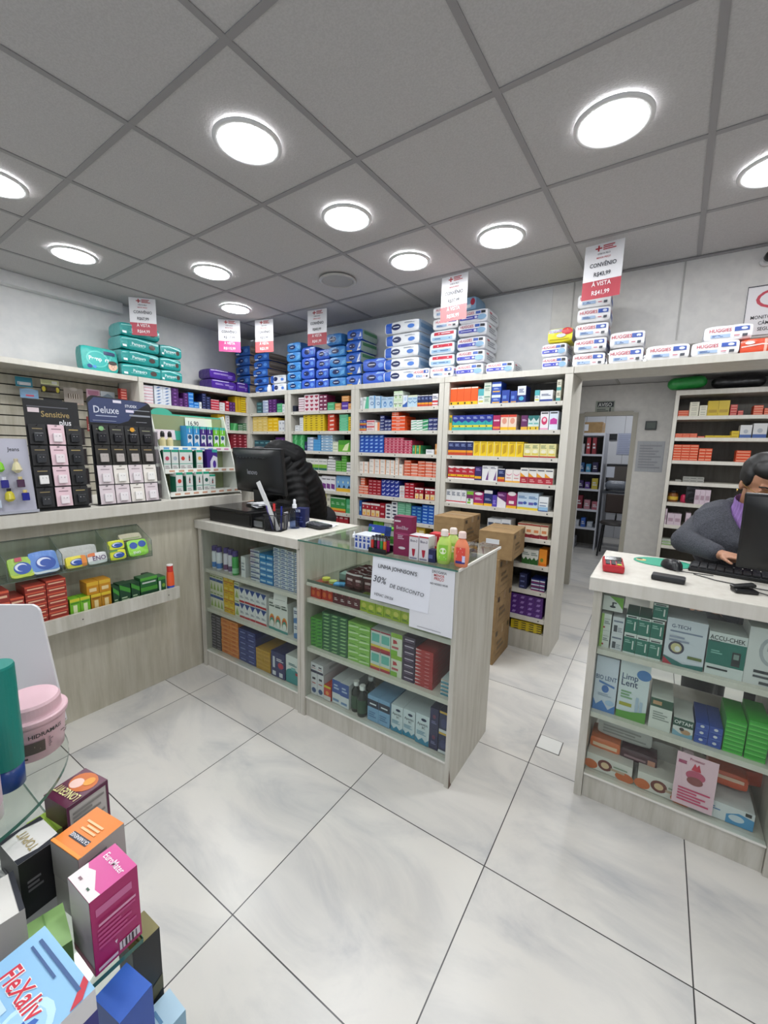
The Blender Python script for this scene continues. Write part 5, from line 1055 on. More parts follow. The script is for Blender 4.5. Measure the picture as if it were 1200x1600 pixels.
def pack_mesh(w, d, h, key, seed):
    base, items, sidec = PD[key]; F = puff(w, d, h, seed); mb = MB(); n = 10
    Mf, Ms = plastic(base), plastic(sidec)
    def face(fn, M):
        vs = []; fs = []
        for j in range(n+1):
            for i in range(n+1): vs.append(F(*fn(-1+2*i/n, -1+2*j/n)))
        for j in range(n):
            for i in range(n): a = j*(n+1)+i; fs.append((a, a+1, a+n+2, a+n+1))
        mb.add(vs, fs, M)
    face(lambda a, b_: (a, -1, b_), Mf); face(lambda a, b_: (-a, 1, b_), Mf)
    face(lambda a, b_: (1, a, b_), Ms); face(lambda a, b_: (-1, -a, b_), Ms)
    face(lambda a, b_: (a, b_, 1), Mf); face(lambda a, b_: (a, -b_, -1), Mf)
    def fm_(u, v, o):
        u = .03+.94*u; v = .05+.9*v
        p = F(2*u-1, -1, 2*v-1); return (p[0], p[1]-o*2-.0012, p[2])
    its = parse('x ' + items)[1]
    decal(mb, its, w, h, fm_, grid=14, rough=.35)
    # side printing
    def fs_(u, v, o):
        p = F(1, 2*u-1, 2*v-1); return (p[0]+o*2+.0012, p[1], p[2])
    if key in ('whba', 'hugW', 'hugS', 'blC'):
        sc = {'whba': 'r:.1,.3,.9,.7,6f93b8', 'hugW': 'n:.2,.25,.85,.75,3,8c8f98 r:.15,.7,.35,.8,c03a50', 'hugS': 'r:.1,.3,.8,.6,4a62a8 r:.1,.66,.5,.78,b83a54', 'blC': 'r:.1,.55,.95,.85,3f7a52'}[key]
        decal(mb, parse('x '+sc)[1], d, h, fs_, grid=12, rough=.35)
    elif key == 'blbr': decal(mb, parse('x r:.05,.55,.95,.75,a89c90 r:.05,.2,.95,.35,5f5a5a')[1], d, h, fs_, grid=12, rough=.4)
    return mb.mesh('diaper_pack', smooth=True)
LV = {1: [''], 2: [', lower', ', upper'], 3: [', bottom', ', middle', ', top'], 4: [', bottom', ', second up', ', third up', ', topmost'],
      5: [', bottom', ', second up', ', middle', ', fourth up', ', topmost']}
for k, (key, kind, s, val, z, w, d, h, yaw, look, i, n) in enumerate(PACKS):
    o = bpy.data.objects.new('diaper_pack', pack_mesh(w*.985, d, h*.985, key, k)); COL.objects.link(o)
    rr = random.Random(k); jx = rr.uniform(-.006, .006) if n > 1 else 0; jy = rr.uniform(0, .018)
    o.location = (s+jx, val+jy, z+.002) if kind == 'y' else (val-jy, s+jx, z+.002)
    o.rotation_euler = (0, 0, (0 if kind == 'y' else pi/2) + (rr.uniform(-.045, .045) if n > 1 else 0))
    if key == 'pampF': o.rotation_euler = (radians(-6), 0, pi/2)
    tag(o, look + LV[n][i], 'diaper pack', None)
    if n > 1: o['group'] = look.replace('pack', 'packs', 1)
# little white tub at the corner end of the wall shelf
MB().lathe([(.02, 0), (.024, .005), (.024, .05), (.015, .06), (.015, .075)], mat('e6e6ea', .3), n=20).obj('pill_bottle', loc=(-3.50, 3.05, 2.0125), smooth=True, label='small white bottle beside the purple packs in the corner', category='bottle')

# ---------------- hanging price signs ----------------
def price_sign(x, y, rz, p1, p2, red, lb):
    o_mb = MB(); w, h = .205, .300
    it = ('eeedf0 r:0,0,1,.335,%s r:.335,.905,.36,.955,x r:.27,.905,.44,.93,b8323c r:.335,.865,.375,.97,b8323c n:.47,.87,.8,.97,3,b8323c t:OFERTA PELO:.5,.815,.03,3a3a44 t:MENOR PREÇO:.5,.745,.03,b8323c '
          't:CONVÊNIO:.5,.62,.075,262a36 t:%s:.5,.45,.075,262a36 t:À VISTA:.5,.27,.08,f6eef0 t:%s:.5,.11,.08,f6eef0') % (red, p1, p2)
    it = it.replace(' r:.335,.905,.36,.955,x', '')
    plate(o_mb, it, w, h, step=.0004, thick=.0012)
    o = o_mb.obj('price_sign', loc=(x, y, 2.3625), rz=rz); tag(o, lb, 'sign')
for a in ((-3.79, 1.945, radians(47), 'R$67,99', 'R$64,99', 'b84050', 'hanging red and white price sign over the teal packs'),
          (-3.655, 2.695, radians(42), 'R$117,99', 'R$115,99', 'c84a86', 'hanging price sign with pink lower third near the left corner'),
          (-3.35, 2.865, radians(15), 'R$22,99', 'R$21,99', 'd85a5e', 'hanging price sign with coral base right of the pink one'),
          (-2.69, 2.90, radians(8), 'R$43,99', 'R$41,99', 'b04650', 'hanging price sign before the blue diaper packs'),
          (-1.34, 2.838, radians(-4), 'R$37,99', 'R$35,99', 'e0686a', 'hanging price sign before the middle tall white column'),
          (-.411, 2.86, radians(-4), 'R$43,99', 'R$41,99', 'b84450', 'largest-looking hanging price sign over the passage end of the shelves')):
    price_sign(*a)
# security notice and camera on the wall over the bridge
mb = MB(); plate(mb, 'e4e2e4 e:.5,.72,.34,.2,c03a4c e:.5,.72,.28,.15,e4e2e4 t:24h:.5,.76,.09,3a3c44 r:.4,.62,.85,.7,30343c t:MONITORADO POR:.5,.36,.07,202228 t:CÂMERAS DE:.5,.24,.07,202228 t:SEGURANÇA:.5,.12,.07,202228 r:0,.98,1,1,303038 r:0,0,.012,1,303038', .27, .275)
mb.obj('security_sign', loc=(.445, 3.362, 2.172), label='white security camera notice with red ring high on the wall', category='sign')
cm = empty('security_camera', (.372, 3.363, 2.58)); tag(cm, 'small dark security camera at the top right of the wall', 'camera')
MB().lathe([(.03, 0), (.03, .012), (.016, .02)], mat('c8c8c8', .4), T3(rx=pi/2), n=20).obj('mount', cm)
MB().lathe([(.002, -.01), (.022, 0), (.026, .02), (.024, .06), (.002, .07)], mat('141518', .25), T3((0, -.05, -.005), rx=1.2, rz=.5), n=20).obj('lens_body', cm, smooth=True)

# ---------------- goods on the slatwall ----------------
def blister(name, w, h, items, lb, loc, cat, rz=pi/2, bump=None, tilt=0):
    r = MB(); plate(r, items, w, h, thick=.003)
    if bump:
        x0, z0, x1, z1, dp, c = bump; r.box((x0, -dp, z0), (x1, -.0015, z1), mat(c, .2), bev=.004)
    r.tube([(0, .004, h-.012), (0, .09, h-.01)], .0022, mat('b8b8b8', .3, 1), n=6)
    o = r.obj(name, loc=loc, rz=rz); o.rotation_euler = (tilt, 0, rz); tag(o, lb, cat)
XH = -4.03
blister('razor_pack', .10, .07, '1f7f94 r:.1,.2,.9,.5,d0d8dc n:.15,.25,.7,.45,1,7a3a6a', 'teal and grey pack hanging at the upper left of the slatted wall', (XH, 1.165, 1.852), 'hanging pack', bump=(-.035, .01, .035, .03, .02, 'c8c8cc'))
blister('pacifier_pack', .11, .065, '7fa4c8 e:.5,.7,.5,.4,8fb4d4 r:.3,.2,.75,.4,d05a70', 'pale blue pack with red strip hanging under the teal pack', (XH, 1.19, 1.772), 'hanging pack')
blister('nail_file_pack', .12, .05, 'd4dccc r:.1,.3,.9,.6,8fc4a8 e:.4,.3,.1,.2,7ab0d8', 'pale green pack hanging lowest at the left of the slatted wall', (XH, 1.205, 1.712), 'hanging pack')
blister('comb_pack', .115, .036, 'd8d8a8 r:.05,.1,.95,.9,c8cc98 r:.6,.2,.9,.8,e4e4e0', 'cream-yellow pack hanging beside the teal pack', (XH, 1.325, 1.887), 'hanging pack')
blister('flashlight_pack', .12, .05, '26241e e:.15,.5,.1,.4,d8c83a e:.88,.5,.1,.4,d8c83a e:.5,.5,.2,.35,5a3a24', 'black pack with two yellow ends on the slatted wall', (XH, 1.325, 1.828), 'hanging pack', bump=(-.03, .008, .03, .04, .02, '3a2a1c'))
blister('battery_pack', .12, .06, '16181c t:Panasonic:.5,.3,.2,e4e6ea', 'black battery pack hanging under the yellow-ended pack', (XH, 1.335, 1.722), 'hanging pack')
blister('clip_pack', .135, .125, 'a49a90 r:.2,.35,.8,.65,6a5a4c r:.27,.35,.31,.65,ece4d8 r:.38,.35,.42,.65,ece4d8 r:.5,.35,.54,.65,ece4d8 r:.62,.35,.66,.65,ece4d8 r:.73,.35,.77,.65,ece4d8 e:.5,.95,.2,.12,b8b0a8 p:0,0,.1,.08,.2,0,.3,.08,.4,0,.5,.08,.6,0,.7,.08,.8,0,.9,.08,1,0,c8a898', 'beige card of pale hair clips, largest on the slatted wall', (XH, 1.478, 1.755), 'hanging pack')
blister('hair_band_pack', .10, .10, 'd8b4c4 p:.1,.6,.5,.3,.9,.6,.9,.9,.1,.9,b87a94 r:.1,.05,.9,.2,e4d4da', 'pink pack hanging right of the hair clip card', (XH, 1.62, 1.79), 'hanging pack')
blister('mask_pack', .11, .075, 'c9d2da p:.1,.4,.5,.8,.9,.4,.5,.2,8fa4b4 r:.1,.05,.9,.15,3a4450', 'silvery pack hanging behind the blue-black earring display', (XH, 1.73, 1.81), 'hanging pack')
blister('scissor_pack', .09, .12, '8a3430 n:.1,.1,.9,.5,3,d8c4bc t:X:.8,.8,.2,e8e4e4', 'red-brown pack hanging low between the two earring displays', (XH, 1.60, 1.545), 'hanging pack')
for k in range(5):
    c = carton(.05, .05, .022, 'c8362c r:.1,.3,.9,.7,f0b0a0').obj('flat_medicine_box', loc=(-3.9, 1.80, 1.80+.0225*k), rz=pi/2); tag(c, 'red box stacked at the right end of the slatted wall', 'tablet box', 'red boxes at the right end of the slatted wall')
MB().box((-4.1, 1.70, 1.775), (-3.85, 1.855, 1.799), SHW).obj('bracket_shelf', sl)

# ---------------- earring card displays on the ledge ----------------
def card(w, h, c1_, c2_, c3_, txt=None):
    """earring card: mounting card and clear-topped box with two studs"""
    mb = MB(); plate(mb, c1_ + ' r:.42,.93,.58,.96,202024' + (' t:%s:.5,.8,.07,%s' % (txt, c3_) if txt else ' n:.2,.74,.8,.82,1,%s' % c3_), w, h, thick=.001)
    mb.box((-w*.26, -.012, h*.12), (w*.28, -.001, h*.56), mat(c2_, .2), bev=.003)
    for x in (-.09, .11): mb.lathe([(.0001, 0), (.0022, .001), (.0001, .003)], mat('f0f0f4', .1, 1), T3((x*w, -.0125, h*.42), rx=pi/2), n=8)
    return mb
def rack(root_name, y0, y1, z1, lb, x, lean, back):
    r = empty(root_name, (x, (y0+y1)/2, 1.1305), pi/2); r.rotation_euler = (-lean, 0, pi/2); tag(r, lb, 'earring display')
    W = y1-y0; H = (z1-1.1305)/cos(lean); return r, W, H
BK = mat('121315', .35)
r, W, H = rack('earring_display', .692, .905, 1.645, 'black earring display reading Sensitive plus', -2.40, radians(4), None)
mb = MB(); plate(mb, '101114 t:Sensitive:.55,.875,.052,a08a58 t:plus:.72,.805,.05,e6e6ea r:.06,.885,.26,.925,d8c8cc n:.05,.93,.8,.945,1,606068', W, H, thick=.006); mb.obj('backing_board', r)
MB().box((-W/2, -.02, 0), (W/2, .09, .006), BK).box((-.03, .0065, .0062), (.03, .0085, .3), BK).obj('foot', r)
kinds = {'k': ('1a1a1d', '34363a', '8a7a54'), 'p': ('e2c4cc', 'eadfe2', '8a6a74'), 'g': ('1c1c1e', '2a2c30', 'b09a60'), 'w': ('17171a', 'e8e6e4', '9a8a60')}
cols = ['kkwk', 'pppp', 'gggg']
names = {'k': 'black card with dark box', 'p': 'pink card with white box', 'g': 'black card with silver studs', 'w': 'black card with bright white box'}
rown = ['top row', 'second row', 'third row', 'bottom row']; coln = ['left', 'middle', 'right']
def hang_card(parent, mesh, lx, lz, lb, dz=.02, group=None):
    o = bpy.data.objects.new('earring_card', mesh); COL.objects.link(o)
    o.matrix_world = parent.matrix_basis @ T3((lx, -dz, lz), rx=radians(-3))
    o['label'] = lb; o['category'] = 'earring card'
    if group: o['group'] = group
cw, chh = W*.31, H*.178
ms = {k: card(cw*.97, chh, *v).mesh('earring_card') for k, v in kinds.items()}
for ri in range(4):
    for ci in range(3):
        k = cols[ci][ri]
        for q in range(1):
            hang_card(r, ms[k], (-.33+.335*ci)*W, H*(.60-.19*ri), '%s, %s %s of the Sensitive plus display' % (names[k], rown[ri], coln[ci]), dz=.016+.004*(ci == 1))
        mb = MB(); mb.tube([((-.33+.335*ci)*W, 0, H*(.60-.19*ri)+chh*.94), ((-.33+.335*ci)*W, -.022, H*(.60-.19*ri)+chh*.945)], .0018, mat('202022', .3), n=6); mb.obj('hook', r)
r, W, H = rack('earring_display', .948, 1.262, 1.69, 'blue-black earring display reading Deluxe', -2.40, radians(4), None)
mb = MB(); base_ = MB(); n = 10
outl = [(-W/2, 0), (W/2, 0)] + [(W/2 - .03 + .03*cos(a), H-.04+.03*sin(a)) for a in [i*pi/2/6 for i in range(7)]] + [(-W/2+.03+.03*cos(a), H-.01-.02+.03*sin(a)) for a in [pi/2+i*pi/2/6 for i in range(7)]]
vs = [(x, 0, z) for x, z in outl] + [(x, .006, z) for x, z in outl]; k = len(outl)
mb.add(vs, [tuple(range(k)), tuple(range(k, 2*k))[::-1]] + [(i, i+k, (i+1) % k+k, (i+1) % k) for i in range(k)], mat('121318', .3))
def fd(u, v, o): return (-W/2+u*W, -o, v*H)
decal(mb, parse('x p:.01,.76,.45,.76,.6,.79,.73,.89,.95,.97,.7,.985,.1,.985,.01,.93,2e3a62 t:Deluxe:.27,.88,.062,c8ccd8 r:.38,.95,.51,.975,d8d4e0 r:.57,.87,.7,.895,d8d0e0 t:STUDEX:.66,.93,.024,e4e8f0 n:.1,.815,.42,.83,1,a8b0c8 n:.68,.89,.97,.9,1,a0a4ac n:.62,.83,.97,.86,1,8a8e98 n:.05,.775,.4,.782,1,a0a8c0 n:.72,.78,.9,.786,1,a8a8b0')[1], W, H, fd)
mb.obj('backing_board', r)
MB().box((-W/2, -.02, 0), (W/2, .09, .006), BK).box((-.03, .0065, .0062), (.03, .0085, .3), BK).obj('foot', r)
for sidex in (1,):
    pass
kk = {'a': ('131316', '232328', '8a8a70'), 'b': ('1a1712', 'b0a8a4', 'a08a5a'), 'c': ('d9ccd0', 'e6e0e2', '9a8a90'), 'd': ('e6e0d8', 'efece8', '8a8078')}
rows4 = ['aaaa', 'bbbb', 'cdcd', 'ccdc']
dn = {'a': 'black earring card', 'b': 'black card with gold edge', 'c': 'pale pinkish earring card', 'd': 'cream white earring card'}
ms = {k: card(W*.225, H*.176, *v).mesh('earring_card') for k, v in kk.items()}
cn = ['first', 'second', 'third', 'fourth']
for ri in range(4):
    for ci in range(4):
        k = rows4[ri][ci]
        hang_card(r, ms[k], (-.36+.24*ci)*W, H*(.562-.184*ri), '%s, %s %s from left, Deluxe display' % (dn[k], rown[ri], cn[ci]), dz=.014)
        MB().tube([((-.36+.24*ci)*W, 0, H*(.562-.184*ri)+H*.176*.94), ((-.36+.24*ci)*W, -.02, H*(.562-.184*ri)+H*.176*.945)], .0018, mat('202022', .3), n=6).obj('hook', r)
for c in (0,):
    pass
# stickers on two cards, and jewellery cases hanging on the display's right side
for q, (cx_, cc) in enumerate(((-.36, '7fb07a'), (.12, 'd89a2c'))):
    MB().lathe([(.012, 0), (.012, .001)], mat(cc, .4), T3((cx_*W, -.0165, H*.705), rx=pi/2), n=20).obj('round_sticker', r)
def case_stack(y, z, n_, lb, x=-2.47):
    mb = MB()
    mb.box((-.032, 0, 0), (.032, .022, .095), CLEARP, bev=.003)
    for k2 in range(3): mb.box((-.028+.02*k2, .003, .006), (-.012+.02*k2, .018, .088), mat('8c8484', .25, .2))
    return mb
cm_ = case_stack(0, 0, 0, '').mesh('jewellery_case')
for sy, side in ((1.298, 'right side of the Deluxe display'), (.926, 'gap between the two earring displays')):
    for i in range(4):
        o = bpy.data.objects.new('jewellery_case', cm_); COL.objects.link(o); o.location = (-2.485, sy-.003*i, 1.1302+.101*i); o.rotation_euler = (0, 0, pi/2)
        tag(o, 'clear grey jewellery case in the %s, %s' % (side, ['lowest', 'second up', 'third up', 'highest'][i]), 'jewellery case', 'jewellery cases at the '+side)

# ---------------- perfume display ----------------
r = empty('perfume_display', (-2.385, .50, 1.1305), pi/2); r.rotation_euler = (radians(-8), 0, pi/2); tag(r, 'silvery perfume board with small bottles at the left edge', 'perfume display')
mb = MB(); plate(mb, 'b4b4c2 t:Jeans:.86,.86,.05,22242c t:S:.62,.86,.05,22242c', .38, .335, thick=.012, rough=.3); mb.obj('backing_board', r)
MB().box((-.19, -.03, 0), (.19, -.001, .012), mat('a4a6b0', .3)).obj('foot', r)
def mini(kind_, c, cap, lb, lx, lz):
    o = MB()
    if kind_ == 0: o.lathe([(.008, 0), (.018, .01), (.015, .035), (.008, .045)], mat(c, .12), n=16)
    elif kind_ == 1: o.box((-.013, -.008, 0), (.013, .008, .035), mat(c, .12), bev=.003)
    else: o.lathe([(.006, 0), (.02, .012), (.012, .04), (.006, .05)], mat(c, .12), n=6)
    t = {0: .045, 1: .035, 2: .05}[kind_]; o.lathe([(.008, t), (.008, t+.013)], mat(cap, .3, .5), n=12)
    ob = o.obj('perfume_bottle', smooth=False); ob.matrix_world = r.matrix_basis @ T3((lx, -.022, lz)); tag(ob, lb, 'perfume bottle')
mini(0, '7cc428', 'b89a9a', 'lime green miniature perfume bottle on the silvery board', .075, .185)
mini(2, 'd9cfa8', 'c8bca0', 'pale faceted miniature perfume bottle beside the lime one', .135, .18)
mini(1, '2a2a7c', 'e4e4ec', 'navy and white miniature bottle under the lime one', .085, .115)
mini(1, '4a3048', 'd8c890', 'dark violet miniature bottle in the middle row', .14, .115)
mini(0, 'c8bc3c', '2a2a30', 'yellow-green miniature bottle with dark cap low on the board', .095, .055)
mini(1, '1c2484', 'e0cc80', 'deep blue miniature bottle with gold cap', .15, .055)
mini(1, '24349c', 'e4e4ec', 'blue miniature bottle nearest the frame edge', .035, .1)
mini(1, 'b8c4d4', 'd0d0d8', 'clear silver miniature bottle lowest left on the board', .05, .03)

# ---------------- green tiered stand ----------------
r = empty('tiered_stand', (-2.40, 1.585, 1.1305), pi/2); tag(r, 'teal tiered cardboard stand of dropper bottle boxes on the ledge', 'display stand')
# local: x along +Y world, -y towards the room
S1 = mat('e2e4dc', .45); S2 = mat('2c8f72', .4); SG = mat('8f9a72', .5)
def sidep(x): 
    v = [(x, 0, 0), (x, .30, 0), (x, .30, .50), (x, .17, .52)]
    MB().add(v+[(x+.006, y, z) for _, y, z in v], [(0,1,2,3), (7,6,5,4), (0,4,5,1), (1,5,6,2), (2,6,7,3), (3,7,4,0)], S1).obj('side_panel', r)
sidep(-.262); sidep(.236)
tiers = [(.03, 0.0, .19), (.165, .05, .2), (.30, .10, .22)]
tn = ['bottom', 'middle', 'top']
for i, (z, y, hh) in enumerate(tiers):
    mb = MB().box((-.256, y, z-.012), (.236, y+.18, z), S1); mb.box((-.256, y-.006, z-.016), (.236, y-.0005, z+.012), S1)
    decal(mb, parse('x ' + ' '.join('r:%.2f,.3,%.2f,.7,%s' % (.05+k*.12, .12+k*.12, ['5a9ad0', '5a9ad0', '8aa8d0', 'c88ab0'][min(3, k//2)] if i == 2 else 'c89a80') for k in range(8)))[1], .492, .028, lambda u, v, o, y=y, z=z: (-.256+u*.492, y-.006-o, z-.016+v*.028))
    mb.obj('tier_tray', r)
MB().box((-.256, .19, .0), (.236, .196, .50), SG).obj('back_panel', r)
hd = MB(); plate(hd, '3fb094 p:0,0,.32,0,.3,.9,.28,1,.03,1,0,.8,ecdfe6 e:.16,.98,.14,.22,3fb094 t:16,90:.57,.62,.26,202830 r:.4,.3,.75,.95,e8ecd8', .492, .16, T3((-.01, .186, .35), rx=radians(-4)), thick=.004)
# price number is printed over the white label
hd.obj('header_card', r)
hl = MB(); plate(hl, 'e8ecd8 t:16,90:.3,.5,.42,202830', .19, .07, T3((.06, .178, .425), rx=radians(-4)), thick=.001); hl.obj('price_label', r)
def dbox(c, accent, w, d, h):
    return carton(w, d, h, c)
def stand_item(nm, mb, tier, lx, lb, cat, y=.02, rz=0):
    z, yy, hh = tiers[tier]; o = mb.obj(nm); o.matrix_world = r.matrix_basis @ T3((lx, yy+y, z+.0006), rz=rz); tag(o, lb, cat)
top6 = [('3f9fdc', 'blue', 'first'), ('3f9fdc', 'blue', 'second'), ('4a2c8c', 'purple', 'first'), ('4a2c8c', 'purple', 'second'), ('7fd03c', 'lime green', 'first'), ('7fd03c', 'lime green', 'second')]
for i, (c, nm, od) in enumerate(top6):
    stand_item('dropper_carton', carton(.042, .07, .14, '%s r:0,.88,1,1,3fc0b4 p:.42,.7,.58,.7,.52,.95,.48,.95,e4f0f4 r:.15,0,.9,.62,ecf0f4 e:.5,.5,.3,.1,2c5a80 p:0,0,1,0,.6,.3,0,.2,%s' % (c, c)), 2, -.045+.0475*i, '%s %s dropper carton from the left on the top tier' % (od, nm), 'carton')
for x_, nm in ((-.215, 'left'), (-.17, 'right')):
    mb = MB().lathe([(.016, 0), (.018, .004), (.018, .05), (.009, .06), (.009, .065)], mat('d8cfa0', .2), n=18).lathe([(.012, .0655), (.012, .088), (.006, .1)], mat('141414', .4), n=18)
    stand_item('dropper_bottle', mb, 2, x_, '%s small oil bottle with black cap on the top tier' % nm, 'bottle', y=.03)
dots = ['c8506a', 'b8c4d0', 'd84a3c', None, 'e8b44a']; dl = ['rose dot', 'grey dot', 'red dot', 'bottle picture', 'yellow dot']
wh = 'e9ece8 r:0,.88,1,1,2fae8c r:0,.3,1,.34,7fc4b0 n:.15,.08,.85,.24,2,b0a8a8 R1c6a50 '.replace('R1c6a50 ', 'R:1c6a50 ')
for i, (c, nm) in enumerate(zip(dots, dl)):
    it = wh + ('e:.5,.58,.28,.1,%s' % c if c else 'p:.4,.45,.6,.45,.6,.65,.5,.8,.4,.65,2a3a3c r:.42,.5,.58,.58,c85a50')
    mb = carton(.042, .07, .125, it)
    mb.add([(.0215, .005, .002), (.0215, .068, .002), (.0215, .068, .123), (.0215, .005, .123)], [(0, 1, 2, 3)], mat('1a6a50')); mb.add([(-.0215, .005, .002), (-.0215, .068, .002), (-.0215, .068, .123), (-.0215, .005, .123)], [(0, 1, 2, 3)], mat('1a6a50'))
    stand_item('dropper_carton', mb, 1, [-.226, -.177, -.127, -.085, -.015][i], 'white and teal carton with %s on the middle tier' % nm, 'carton')
stand_item('dropper_carton', carton(.075, .06, .13, '4a2c8c p:.3,0,1,0,1,.6,.6,.7,.3,.4,e4e4ee e:.7,.25,.16,.2,5a3aa0 r:.5,.85,1,1,3fb0a4'), 1, .075, 'purple carton at the right of the middle tier', 'carton')
for i, (c, nm, x_) in enumerate((('d84a3c', 'red dot', -.185), (None, 'first bottle picture', -.12), (None, 'second bottle picture', -.055), ('3a6a60', 'green dot', -.006), (None, 'third bottle picture, frontmost', .037))):
    it = wh + ('e:.5,.58,.28,.1,%s' % c if c else 'p:.4,.45,.6,.45,.6,.65,.5,.8,.4,.65,2a3a3c r:.42,.5,.58,.58,c85a50')
    mb = carton(.041, .07, .125 if i < 4 else .105, it)
    mb.add([(-.021, .005, .002), (-.021, .068, .002), (-.021, .068, .1), (-.021, .005, .1)], [(0, 1, 2, 3)], mat('1a6a50'))
    stand_item('dropper_carton', mb, 0, x_, 'white and teal carton with %s on the bottom tier' % nm, 'carton')

# ---------------- goods on the low shelf and acrylic bins ----------------
def yb(mb, nm, x, y, z, lb, cat, group=None, rz=pi/2, smooth=False):
    o = mb.obj(nm, loc=(x, y, z), rz=rz, smooth=smooth); return tag(o, lb, cat, group)
XL = -2.275; ZL = .6055
me_ = carton(.041, .06, .105, '7cc02c r:0,.86,1,1,d9d23a r:.3,.1,.7,.7,e8f0c0 n:.1,.75,.9,.84,1,4a8a2a').mesh('vitamin_carton')
for i in range(2):
    o = bpy.data.objects.new('vitamin_carton', me_); COL.objects.link(o); o.location = (XL, .765+.043*i, ZL); o.rotation_euler = (0, 0, pi/2); tag(o, 'lime green carton beside the amber cartons on the low shelf', 'carton', 'lime green cartons on the low shelf')
me_ = carton(.044, .06, .105, 'c08a20 r:0,.86,1,1,e4c83a r:.3,.1,.7,.7,ecd8a0 n:.1,.75,.9,.84,1,8a5a10').mesh('vitamin_carton')
for i in range(2):
    o = bpy.data.objects.new('vitamin_carton', me_); COL.objects.link(o); o.location = (XL, .855+.046*i, ZL); o.rotation_euler = (0, 0, pi/2); tag(o, 'amber carton beside the lime cartons on the low shelf', 'carton', 'amber cartons on the low shelf')
me_ = carton(.052, .08, .062, 'd0921e r:0,.7,1,1,e4b83a r:.2,.2,.8,.5,f0d8a0').mesh('vitamin_carton')
for i in range(2):
    o = bpy.data.objects.new('vitamin_carton', me_); COL.objects.link(o); o.location = (XL-.002, .845+.054*i, ZL+.106); o.rotation_euler = (0, 0, pi/2); tag(o, 'flat amber carton lying on top of the upright cartons', 'carton', 'flat amber cartons lying on the upright ones')
gr = '1f4a30 p:0,.8,1,.55,1,.75,0,1,4a9a3c n:.15,.25,.85,.45,2,b8d0a8 e:.75,.12,.12,.08,d0d8c0'
for nm, w_, h_, y0, lb in (('herbal_carton', .028, .115, .947, 'narrow dark green carton left of the green row'), ('herbal_carton', .052, .12, .99, 'dark green carton, first of the green row'), ('herbal_carton', .042, .115, 1.042, 'dark green carton, second of the green row')):
    yb(carton(w_, .07, h_, gr), nm, XL, y0, ZL, lb, 'carton')
yb(carton(.09, .07, .075, '1f4a30 r:0,.7,1,1,4f9a3a t:Magnesia:.5,.4,.18,c8d0c8 r:0,.0,1,.12,3a7a34'), 'herbal_carton', XL, 1.113, ZL, 'wide dark green carton with pale word', 'carton')
yb(carton(.09, .07, .052, '2a6a3a r:0,.7,1,1,5fae44 n:.1,.3,.9,.6,1,d0d8d0'), 'herbal_carton', XL, 1.113, ZL+.076, 'green flat carton lying on the wide one', 'carton')
yb(carton(.042, .07, .112, '24603a r:.1,.1,.35,.8,e0e6e0 e:.7,.55,.2,.1,8ab040 r:0,.85,1,1,4a9a44'), 'herbal_carton', XL, 1.183, ZL, 'green carton with white vertical strip', 'carton')
yb(carton(.036, .05, .12, '1c4028 r:.1,.2,.3,.9,e4e8e4'), 'herbal_carton', XL-.075, 1.15, ZL, 'tall dark green carton at the back', 'carton')
mb = MB().lathe([(.018, 0), (.02, .004), (.02, .05)], mat('2a4aa8', .3), n=20).lathe([(.0202, .0502), (.0202, .10), (.018, .13)], mat('e2582c', .3), n=20).lathe([(.0165, .1305), (.0165, .165)], mat('c8322c', .3), n=20).lathe([(.0168, .1655), (.0168, .172)], mat('eae4e0', .3), n=20)
yb(mb, 'lotion_bottle', XL, 1.232, ZL, 'orange bottle with blue base at the right end of the low shelf', 'bottle', smooth=False)
# acrylic bins fixed on the panel
r = empty('acrylic_bin_rack', (0, 0, 0)); tag(r, 'row of clear acrylic bins fixed on the counter wall', 'acrylic rack')
zb0, zb1, zf = .845, 1.02, .935; xb, xf = -2.436, -2.285
def thinp(mb, vs, M=ACRYL, e=None): mb.add(vs, [(0, 1, 2, 3)], M)
ys = [.30, .535, .735, .935, 1.145]
mb = MB().box((xb, ys[0], zb0), (xb+.003, ys[-1], zb1-.02), ACRYL).box((xb+.0035, ys[0], zb0), (xf, ys[-1], zb0+.003), ACRYL).box((xf, ys[0], zb0), (xf+.003, ys[-1], zf-.06), ACRYL)
mb.obj('tray', r)
for y in ys:
    mb = MB(); v = [(xb+.004, zb0+.0035), (xf-.001, zb0+.0035), (xf-.001, zf), (xb+.004, zb1-.02)]
    a = [(x, y-.0015, z) for x, z in v] + [(x, y+.0015, z) for x, z in v]
    mb.add(a, [(0,1,2,3), (7,6,5,4), (0,4,5,1)], ACRYL); mb.add([a[3], a[2], a[6], a[7]], [(0,1,2,3)], ACRE); mb.add([a[2], a[1], a[5], a[6]], [(0,1,2,3)], ACRE); mb.obj('divider', r)
MB().box((xb, ys[0], zb1-.0195), (xb+.004, ys[-1], zb1-.016), ACRE).box((xf, ys[0], zb0-.0005), (xf+.0035, ys[-1], zb0+.0025), ACRE).obj('edge', r)
